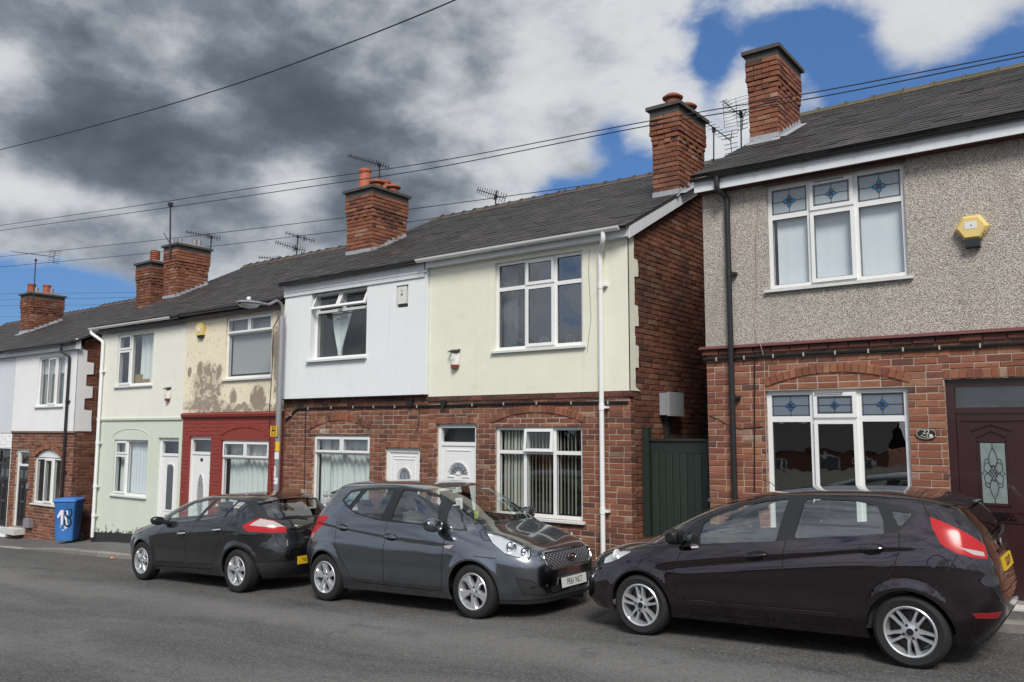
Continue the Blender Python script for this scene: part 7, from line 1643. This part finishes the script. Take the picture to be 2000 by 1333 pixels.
# street lamp
LY = 9.98; lb = onY(540, 960, LY); lt = onY(549, 622, LY); lx = onY(545, 800, LY)[0]; zg = pave_z(lx, LY)
lamp = thing('street_lamp', 'grey street lamp post with swan neck arm and yellow hydrant signs', 'street lamp', (lx, LY, zg))
b = MB(); b.tube([(lx, LY, zg-.1), (lx, LY, zg+1.1)], .075, 14); b.build('base', 'lamp_grey', lamp, smooth=True)
ztop = onY(549, 620, LY)[2]
b = MB(); b.tube([(lx, LY, zg+1.08), (lx, LY, zg+1.12), (lx, LY, ztop-.02), (lx, LY, ztop+.02)], [.06, .055, .055, .032], 14); b.build('post', 'lamp_grey', lamp, smooth=True)
zh = onX(524, 596, lx); ye_ = zh[1]; z2 = zh[2]
b = MB(); b.tube([(lx, LY, ztop), (lx, LY, ztop+.20), (lx, LY-.05, ztop+.27), (lx, LY-.13, ztop+.31), (lx, ye_, z2)], .028, 10); b.build('arm', 'lamp_grey', lamp, smooth=True)
ze_ = onX(462, 590, lx); d_ = Vector((0, ze_[1]-ye_, ze_[2]-z2)); L_ = d_.length; d_.normalize(); u_ = Vector((0, -d_.z, d_.y)); u_ = u_ if u_.z > 0 else -u_
b = MB(); rows_ = []
for s_, w, h, dr_ in ((0, .055, .05, 0), (.18, .075, .065, 0), (.35, .12, .085, -.0), (.6, .15, .09, 0), (.85, .135, .075, 0), (1., .05, .03, .01)):
    c = Vector((lx, ye_, z2))+d_*(s_*L_); rows_.append([c+Vector((w*math.cos(q), 0, 0))+u_*(h*.6*math.sin(q) if math.sin(q) > 0 else h*.25*math.sin(q)) for q in np.linspace(0, 2*math.pi, 17)[:-1]])
for k in range(5):
    for j in range(16): b.quad(rows_[k][j], rows_[k][(j+1) % 16], rows_[k+1][(j+1) % 16], rows_[k+1][j])
b.poly(rows_[0]); b.poly(rows_[-1][::-1]); b.build('lamp_head', 'lamp_grey', lamp, smooth=True)
mat('lamp_bowl_glass', (.42, .45, .47), .15, var=.1)
b = MB(); rows_ = []
for s_, w, h in ((.32, .06, .02), (.42, .105, .07), (.62, .125, .085), (.82, .10, .07), (.92, .05, .02)):
    c = Vector((lx, ye_, z2))+d_*(s_*L_)-u_*.018; rows_.append([c+Vector((w*math.cos(q), 0, 0))+u_*(h*math.sin(q)) for q in np.linspace(math.pi, 2*math.pi, 11)])
for k in range(4):
    for j in range(10): b.quad(rows_[k][j], rows_[k][j+1], rows_[k+1][j+1], rows_[k+1][j])
b.build('lamp_bowl', 'lamp_bowl_glass', lamp, smooth=True, fix=False); c = Vector((lx, ye_, z2))+d_*(L_*.62)+u_*.06; MB().lathe([(.04, 0), (.04, .04), (.03, .055), (0, .06)], c, 'z', 12).build('photocell', 'sticker_white', lamp, smooth=True)
def wrap(z0, z1, mt, nm, a0=180, a1=360, r=.058, y=LY):
    b = MB(); n = 14; q = [math.radians(a0+(a1-a0)*k/n) for k in range(n+1)]
    for k in range(n): b.quad((lx+r*math.cos(q[k]), y+r*math.sin(q[k]), z0), (lx+r*math.cos(q[k+1]), y+r*math.sin(q[k+1]), z0), (lx+r*math.cos(q[k+1]), y+r*math.sin(q[k+1]), z1), (lx+r*math.cos(q[k]), y+r*math.sin(q[k]), z1))
    return b.build(nm, mt, lamp, fix=False)
zy = lambda py_: onY(543, py_, LY)[2]
sx_ = lx-.035
hp = MB(); hp.box(sx_-.115, sx_+.095, LY-.075, LY-.065, zy(853), zy(832)); hpl = hp.build('hydrant_plate', 'sign_yellow', lamp); hc = (zy(853)+zy(832))/2-zg
lettering(hpl, 'H', .30, (sx_-.01-lx, -.0765, hc), (1, 0, 0), (0, 0, 1), 'plate_ink', .62); lettering(hpl, '6', .075, (sx_-.01-lx, -.0765, hc+.068), (1, 0, 0), (0, 0, 1), 'plate_ink'); lettering(hpl, '1', .075, (sx_-.01-lx, -.0765, hc-.068), (1, 0, 0), (0, 0, 1), 'plate_ink')
hs = wrap(zy(882), zy(863), 'sign_yellow', 'hydrant_sticker'); hz = (zy(882)+zy(863))/2-zg
b = MB(); hh = .115
for q0, q1, za, zb_ in ((206, 214, -hh, hh), (214, 262, -.014, .014), (262, 270, -hh, hh)):
    n = 6; q = [math.radians(q0+(q1-q0)*k/n) for k in range(n+1)]; r = .0595
    for k in range(n): b.quad((lx+r*math.cos(q[k]), LY+r*math.sin(q[k]), zg+hz+za), (lx+r*math.cos(q[k+1]), LY+r*math.sin(q[k+1]), zg+hz+za), (lx+r*math.cos(q[k+1]), LY+r*math.sin(q[k+1]), zg+hz+zb_), (lx+r*math.cos(q[k]), LY+r*math.sin(q[k]), zg+hz+zb_))
b.build('lettering', 'plate_ink', lamp, fix=False)
wrap(zy(897), zy(883.5), 'sticker_white', 'paper_sticker', 175, 345); wrap(zy(932), zy(911), 'sticker_white', 'paper_sticker', 175, 300); wrap(zy(946), zy(933), 'sticker_white', 'paper_sticker', 180, 340)
for z0, z1, a0, a1 in ((918, 914, 190, 230), (919, 916, 240, 262), (942, 937, 215, 245), (940, 939, 250, 300)): wrap(zy(z0), zy(z1), 'plate_ink', 'sticker_mark', a0, a1, .0592)
# blue wheelie bin with painted number
bx = onY(131, 1060, 10.0)[0]; by = 10.0; bz = pave_z(bx, by)+.012
wb_ = thing('wheelie_bin', 'blue wheelie bin with painted number 18 standing on the pavement', 'bin', (bx, by, bz)); ca, sa = math.cos(math.radians(44)), math.sin(math.radians(44))
T = lambda x, y, z: (bx+x*ca-y*sa, by+x*sa+y*ca, bz+z)
def rrect(w, d, z, r=.05, n=4): 
    o = []
    for cx, cy, q in ((w/2-r, -d/2+r, -90), (w/2-r, d/2-r, 0), (-w/2+r, d/2-r, 90), (-w/2+r, -d/2+r, 180)): o += [T(cx+r*math.cos(math.radians(q+90*k/n)), cy+r*math.sin(math.radians(q+90*k/n)), z) for k in range(n+1)]
    return o
def loft(mb, rings, cap=True):
    n = len(rings[0])
    for a, c in zip(rings[:-1], rings[1:]):
        for k in range(n): mb.quad(a[k], a[(k+1) % n], c[(k+1) % n], c[k])
    if cap: mb.poly(rings[0][::-1]); mb.poly(rings[-1])
b = MB(); loft(b, [rrect(.40, .44, .03), rrect(.42, .47, .10), rrect(.49, .56, .90), rrect(.52, .60, .93), rrect(.52, .60, .965), rrect(.50, .57, .966)]); b.build('bin_body', 'bin_blue', wb_, smooth=True)
b = MB(); loft(b, [rrect(.54, .63, .968), rrect(.56, .66, .99), rrect(.55, .65, 1.02), rrect(.46, .54, 1.055), rrect(.2, .3, 1.065)]); b.build('lid', 'bin_blue', wb_, smooth=True)
b = MB(); b.tube([T(-.22, .33, 1.0), T(.22, .33, 1.0)], .02, 8); b.build('handle', 'bin_blue', wb_, smooth=True)
for e in (-1, 1): c = T(e*.23, .22, .09); MB().lathe([(.02, -.025), (.09, -.025), (.095, 0), (.09, .025), (.02, .025)], c, 'x', 18).build('wheel', 'tyre', wb_, smooth=True)
yfz = lambda z: -.235-.045*(z-.1)/.8-.0035
def paintpoly(pts, mt, nm, o=0.): b = MB(); b.poly([T(x, yfz(z)-o, z) for x, z in pts]); return b.build(nm, mt, wb_, fix=False)
paintpoly([(-.09, .78), (-.02, .78), (-.025, .46), (-.045, .40), (-.075, .46), (-.08, .66), (-.15, .58), (-.165, .63)], 'paint_white', 'lettering'); paintpoly([(-.085, .44), (-.075, .45), (-.085, .35), (-.095, .33)], 'paint_white', 'paint_drip'); paintpoly([(-.05, .30), (.02, .315), (.0, .29), (-.04, .28)], 'paint_white', 'paint_drip')
paintpoly([(.03, .76), (.07, .78), (.09, .70), (.06, .62), (.07, .50), (.09, .36), (.03, .31), (.01, .38), (.04, .50), (.01, .60)], 'paint_white', 'paint_patch')
def ringp(cx, cz, rx, rz, w):
    b = MB(); q = np.linspace(0, 2*math.pi, 25)
    for k in range(24): b.quad(*[T(cx+(rx+s_)*math.cos(a), yfz(cz)-.002, cz+(rz+s_)*math.sin(a)) for a, s_ in ((q[k], -w), (q[k+1], -w), (q[k+1], w), (q[k], w))])
    b.build('lettering', 'paint_black', wb_, fix=False)
ringp(.10, .71, .07, .10, .02); ringp(.09, .49, .075, .105, .02)
# small grey gas cover by the black door
x = FX(60, 1015); o = thing('gas_cover', 'small grey cover box low on the brick wall by the black door', 'box', (x, F, FZ(60, 1024))); MB().box(x-.17, x+.17, F-.12, F, FZ(60, 1030), FZ(60, 1013)).build('case', 'galvanised', o)
o = thing('bell_push', 'small grey door bell beside the black front door', 'door bell', (FX(56, 950), F, FZ(56, 950))); MB().box(FX(56, 950)-.05, FX(56, 950)+.05, F-.05, F, FZ(56, 955), FZ(56, 945)).build('case', 'galvanised', o)
# ornaments behind the white house window
sx = [(622, 985), (634, 975), (646, 985), (660, 978), (672, 984), (690, 982)]; T5 = ['toy_plush', 'toy_fur', 'toy_green', 'toy_green', 'toy_plush', 'toy_fur']; NM = ['small dark toy', 'white soft toy', 'turquoise soft toy', 'taller turquoise soft toy', 'pale soft toy', 'round white soft toy']
for k, (px_, py_) in enumerate(sx):
    x = FX(px_, py_); z = FZ(612, 990)+.04; o = thing('soft_toy', NM[k]+' on the window sill behind the grey car', 'toy', (x, F+.16, z), 'soft toys on a window sill'); h = random.uniform(.14, .24); r = random.uniform(.06, .09)
    b = MB(); b.lathe([(0, 0), (r*.9, .01), (r, h*.3), (r*.8, h*.55), (r*.5, h*.62), (0, h*.64)], (x, F+.165, z), 'z', 12); b.build('toy_body', T5[k], o, smooth=True)
    b = MB(); b.lathe([(0, 0), (r*.55, .02), (r*.72, r*.7), (r*.5, r*1.25), (0, r*1.4)], (x+.01, F+.155, z+h*.58), 'z', 12); b.build('head', T5[k], o, smooth=True)
    for e in (-1, 1): b = MB(); b.lathe([(0, 0), (r*.25, .01), (r*.2, r*.5), (0, r*.6)], (x+e*r*.45, F+.155, z+h*.58+r*1.1), 'z', 8); b.build('ear', T5[k], o, smooth=True)
# overhead wires
def wire(label, pts, r=.011, grp='overhead wires above the street'):
    P_ = [onY(a, c, y) for a, c, y in pts]; pv = [Vector(q) for q in P_]; out = []
    for k in range(len(pv)-1):
        p0, p1, p2, p3 = pv[max(0, k-1)], pv[k], pv[k+1], pv[min(len(pv)-1, k+2)]
        for j in range(10): t_ = j/10; out.append(.5*((2*p1)+(p2-p0)*t_+(2*p0-5*p1+4*p2-p3)*t_*t_+(3*p1-p0-3*p2+p3)*t_**3))
    out.append(pv[-1]); o = thing('overhead_wire', label, 'wire', tuple(pv[0]), grp); MB().tube(out, r*.75, 5).build('cable_sheath', 'cable_black', o, smooth=True)
wire('topmost wire slanting across the dark cloud', [(-400, 390, 7.), (0, 293, 7.), (225, 235, 7.), (450, 168, 7.), (680, 85, 7.), (890, 0, 7.), (1100, -95, 7.), (1700, -390, 7.)], .012)
wire('upper wire of the pair crossing in front of the two right chimneys', [(-400, 500, 9.), (0, 441, 9.), (250, 405, 9.), (539, 361, 9.), (850, 316, 9.), (1240, 242, 9.), (1600, 179, 9.), (2000, 102, 9.), (2400, 20, 9.), (3400, -190, 9.)], .009)
wire('lower wire of the pair crossing in front of the two right chimneys', [(-400, 510, 8.6), (0, 451, 8.6), (250, 417, 8.6), (600, 366, 8.6), (850, 328, 8.6), (1240, 251, 8.6), (1600, 190, 8.6), (2000, 110, 8.6), (2400, 29, 8.6), (3400, -178, 8.6)], .009)
wire('single wire passing behind the four pot chimney and down to the roof', [(-400, 545, 17.), (0, 502, 17.), (300, 470, 17.), (620, 432, 17.), (900, 396, 17.), (1270, 345, 17.)], .014); wire('lowest single wire ending behind the roof ridge', [(-400, 560, 17.), (0, 522, 17.), (300, 494, 17.), (620, 457, 17.), (900, 420, 17.), (1000, 404, 17.)], .014)
for k, (y0, y1) in enumerate(((574, 571), (587, 580), (598, 594), (617, 622))): wire(['first', 'second', 'third', 'lowest'][k]+' far wire in the blue gap beyond the left chimney', [(-100, y0+.5, 34.), (120, (y0+y1)/2+.8, 34.), (300, y1, 34.)], .016, 'far wires beyond the left roofs')
# television aerials
def aerial(label, base, top, tip, tail, n=9, kind='yagi', el=.18, elup=(0, 0, 1), r=.0085, cat='aerial'):
    """mast from base to top, boom from tail to tip (3D points)"""
    base, top, tip, tail = map(Vector, (base, top, tip, tail)); o = thing('tv_aerial', label, cat, tuple(base), 'television aerials on the roofs')
    MB().tube([base, top], r*2.0, 8).build('mast', 'aerial', o, smooth=True); MB().tube([tail, tip], r*1.3, 6).build('boom', 'aerial', o, smooth=True)
    d = (tip-tail).normalized(); lat = d.cross(Vector(elup)).normalized()
    for k in range(n):
        c = tail+(tip-tail)*(.16+.82*k/(n-1)); MB().bar(c-lat*el*(1.1-.3*k/n), c+lat*el*(1.1-.3*k/n), r*1.2, r*1.2).build('director', 'aerial', o)
    rf = MB(); u = lat.cross(d); c = tail+d*.02
    for s_ in (-1, 1):
        for q in (.05, .12, .19): rf.bar(c+u*s_*q-lat*el*1.15+d*q*.25*-1, c+u*s_*q+lat*el*1.15+d*q*.25*-1, r*1.3, r*1.3)
    rf.bar(c-u*.2-d*.05, c, r*1.5, r*1.5); rf.bar(c, c+u*.2-d*.05, r*1.5, r*1.5); rf.build('reflector', 'aerial', o); MB().box(top.x-.02, top.x+.02, top.y-.03, top.y+.03, top.z-.05, top.z+.03).build('clamp', 'aerial', o)
    return o
Q = lambda px_, py_, y: onY(px_, py_, y)
Y1 = 12.6; aerial('large gridded aerial between the two right chimneys', Q(1448, 300, Y1), Q(1447, 222, Y1), Q(1412, 197, Y1-.35), Q(1452, 232, Y1+.15), 8, el=.09, elup=(0, 0, 1), r=.006)
gr = bpy.data.objects[[o.name for o in bpy.data.objects if o.name.startswith('tv_aerial')][-1]]
b = MB()
for k in range(9): a, c = Q(1411+k*.5, 201+k*6.2, Y1-.15), Q(1463, 185+k*6.8, Y1+.25); b.tube([a, c], .0035, 5)
for px_ in (1412, 1437, 1461): b.tube([Q(px_, 201-(px_-1411)*.33, Y1-.15+(px_-1411)*.0077), Q(px_+3, 252-(px_-1411)*.25, Y1-.15+(px_-1411)*.0077)], .004, 5)
b.build('reflector_grid', 'aerial', gr)
aerial('small aerial on a pole just right of the two cowl chimney', Q(1394, 330, 12.2), Q(1394, 253, 12.2), Q(1380, 240, 11.6), Q(1428, 276, 12.4), 7, el=.10, r=.006)
Y2 = 12.35; aerial('aerial pointing left above the four pot chimney', Q(741, 352, Y2), Q(741, 322, Y2), Q(680, 304, Y2), Q(745, 323, Y2), 12, el=.06, elup=(0, 1, 0))
aerial('aerial on the ridge of the cream house', Q(968, 408, 14.4), Q(968, 383, 14.4), Q(932, 371, 14.4), Q(975, 384, 14.4), 9, el=.10, elup=(0, 1, 0))
aerial('upper aerial on the pole above the flaking house ridge', Q(579, 502, 14.3), Q(582, 462, 14.3), Q(558, 455, 14.3), Q(602, 468, 14.3), 6, el=.06, elup=(0, 1, 0)); aerial('lower aerial on the pole above the flaking house ridge', Q(579, 502, 14.35), Q(579.5, 486, 14.35), Q(538, 473, 14.35), Q(583, 487, 14.35), 9, el=.08, elup=(0, 1, 0)); aerial('little aerial just peeping over the flaking house ridge', Q(548, 512, 14.5), Q(548, 504, 14.5), Q(506, 503, 14.5), Q(551, 506, 14.5), 8, el=.06, elup=(0, 1, 0))
aerial('aerial bracketed to the right side of the wide chimney', Q(410, 508, 12.8), Q(413, 463, 12.8), Q(363, 453, 12.8), Q(416, 463, 12.8), 10, el=.07, elup=(0, 1, 0))
aerial('tall white mast aerial on the leftmost chimney', Q(65, 590, 11.75), Q(70, 508, 11.75), Q(26, 492, 11.75), Q(106, 502, 11.75), 14, el=.16, elup=(1, 0, 0))
o = thing('pole_aerial', 'tall straight whip aerial on the wide chimney', 'aerial', Q(332, 480, 11.7)); MB().tube([Q(332, 505, 11.7), Q(333, 402, 11.7)], .022, 8).build('mast', 'aerial', o, smooth=True); MB().box(*[v for i in (0, 1, 2) for v in (Q(333, 400, 11.7)[i]-.05, Q(333, 400, 11.7)[i]+.05)]).build('cap', 'aerial', o); MB().tube([Q(320, 456, 11.7), Q(331, 474, 11.7)], .012, 6).build('side_arm', 'aerial', o)
# litter by the kerb
c = onY(222, 1094, 8.9); o = thing('litter_can', 'small orange crushed can lying against the kerb', 'litter', (c[0], 8.86, road_z(c[0]))); mat('litter_orange', (.75, .28, .12), .4); b = MB(); b.tube([(c[0]-.035, 8.86, road_z(c[0])+.02), (c[0]+.035, 8.88, road_z(c[0])+.02)], [.02, .018], 10); b.build('can_body', 'litter_orange', o, smooth=True)
# grit and small stones on the road
g = MB(); rg = random.Random(31)
for k in range(420):
    x = rg.uniform(-18, 0); y = rg.uniform(3.2, 9.2) if rg.random() < .6 else kerb_y(x)-abs(rg.gauss(0, .12)); s_ = rg.choice((.003, .004, .005, .008)); z = road_z(x); q = rg.uniform(0, 3)
    g.poly([(x+s_*math.cos(q+w), y+s_*math.sin(q+w), z+s_*.6) for w in (0, 1.4, 2.9, 4.6)])
    for i, w in enumerate((0, 1.4, 2.9, 4.6)):
        w2 = (0, 1.4, 2.9, 4.6)[(i+1) % 4]; g.quad((x+s_*math.cos(q+w)*1.3, y+s_*math.sin(q+w)*1.3, z), (x+s_*math.cos(q+w2)*1.3, y+s_*math.sin(q+w2)*1.3, z), (x+s_*math.cos(q+w2), y+s_*math.sin(q+w2), z+s_*.6), (x+s_*math.cos(q+w), y+s_*math.sin(q+w), z+s_*.6))
o = g.build('grit', 'kerb_stone', None); o['kind'] = 'stuff'
# houses across the road, behind the photographer: seen as reflections in the windows and paintwork
mat('brick_far', (.20, .075, .05), .9, var=.3, vscale=6, bmp=.3); mat('roof_far', (.05, .045, .045), .8, var=.3)
LBL = ['brick house across the road, reflected at the left of the windows', 'brick house across the road, reflected in the black car', 'brick house across the road, reflected in the grey car', 'brick house across the road, reflected in the arched windows', 'brick house across the road, reflected in the nearest car', 'brick house across the road, reflected at the right of the windows']
for k in range(6):
    x0 = -60+k*16; x1 = x0+13; zb = -4.9; y0 = -46; o = thing('terraced_house', LBL[k], 'house', ((x0+x1)/2, y0, zb), 'houses across the road')
    b = MB(); b.box(x0, x1, y0-7, y0, zb, zb+5.3); b.build('wall', 'brick_far', o)
    b = MB(); rz = zb+7.6; b.quad((x0-.1, y0+.3, zb+5.2), (x1+.1, y0+.3, zb+5.2), (x1+.1, y0-3.5, rz), (x0-.1, y0-3.5, rz)); b.quad((x0-.1, y0-7.3, zb+5.2), (x1+.1, y0-7.3, zb+5.2), (x1+.1, y0-3.5, rz), (x0-.1, y0-3.5, rz)); rfo = b.build('roof', 'roof_far', o)
    MB().box(x0, x0+.6, y0-4, y0-3, rz-.6, rz+1.2).build('chimney', 'brick_far', rfo)
    for wx in (1.1, 4.0, 8.0, 10.8):
        for wz in (1.0, 3.4): wo = MB().box(x0+wx, x0+wx+1.4, y0, y0+.05, zb+wz, zb+wz+1.3).build('window', 'upvc', o); MB().box(x0+wx+.1, x0+wx+1.3, y0+.05, y0+.06, zb+wz+.1, zb+wz+1.2).build('pane', 'frosted', wo)
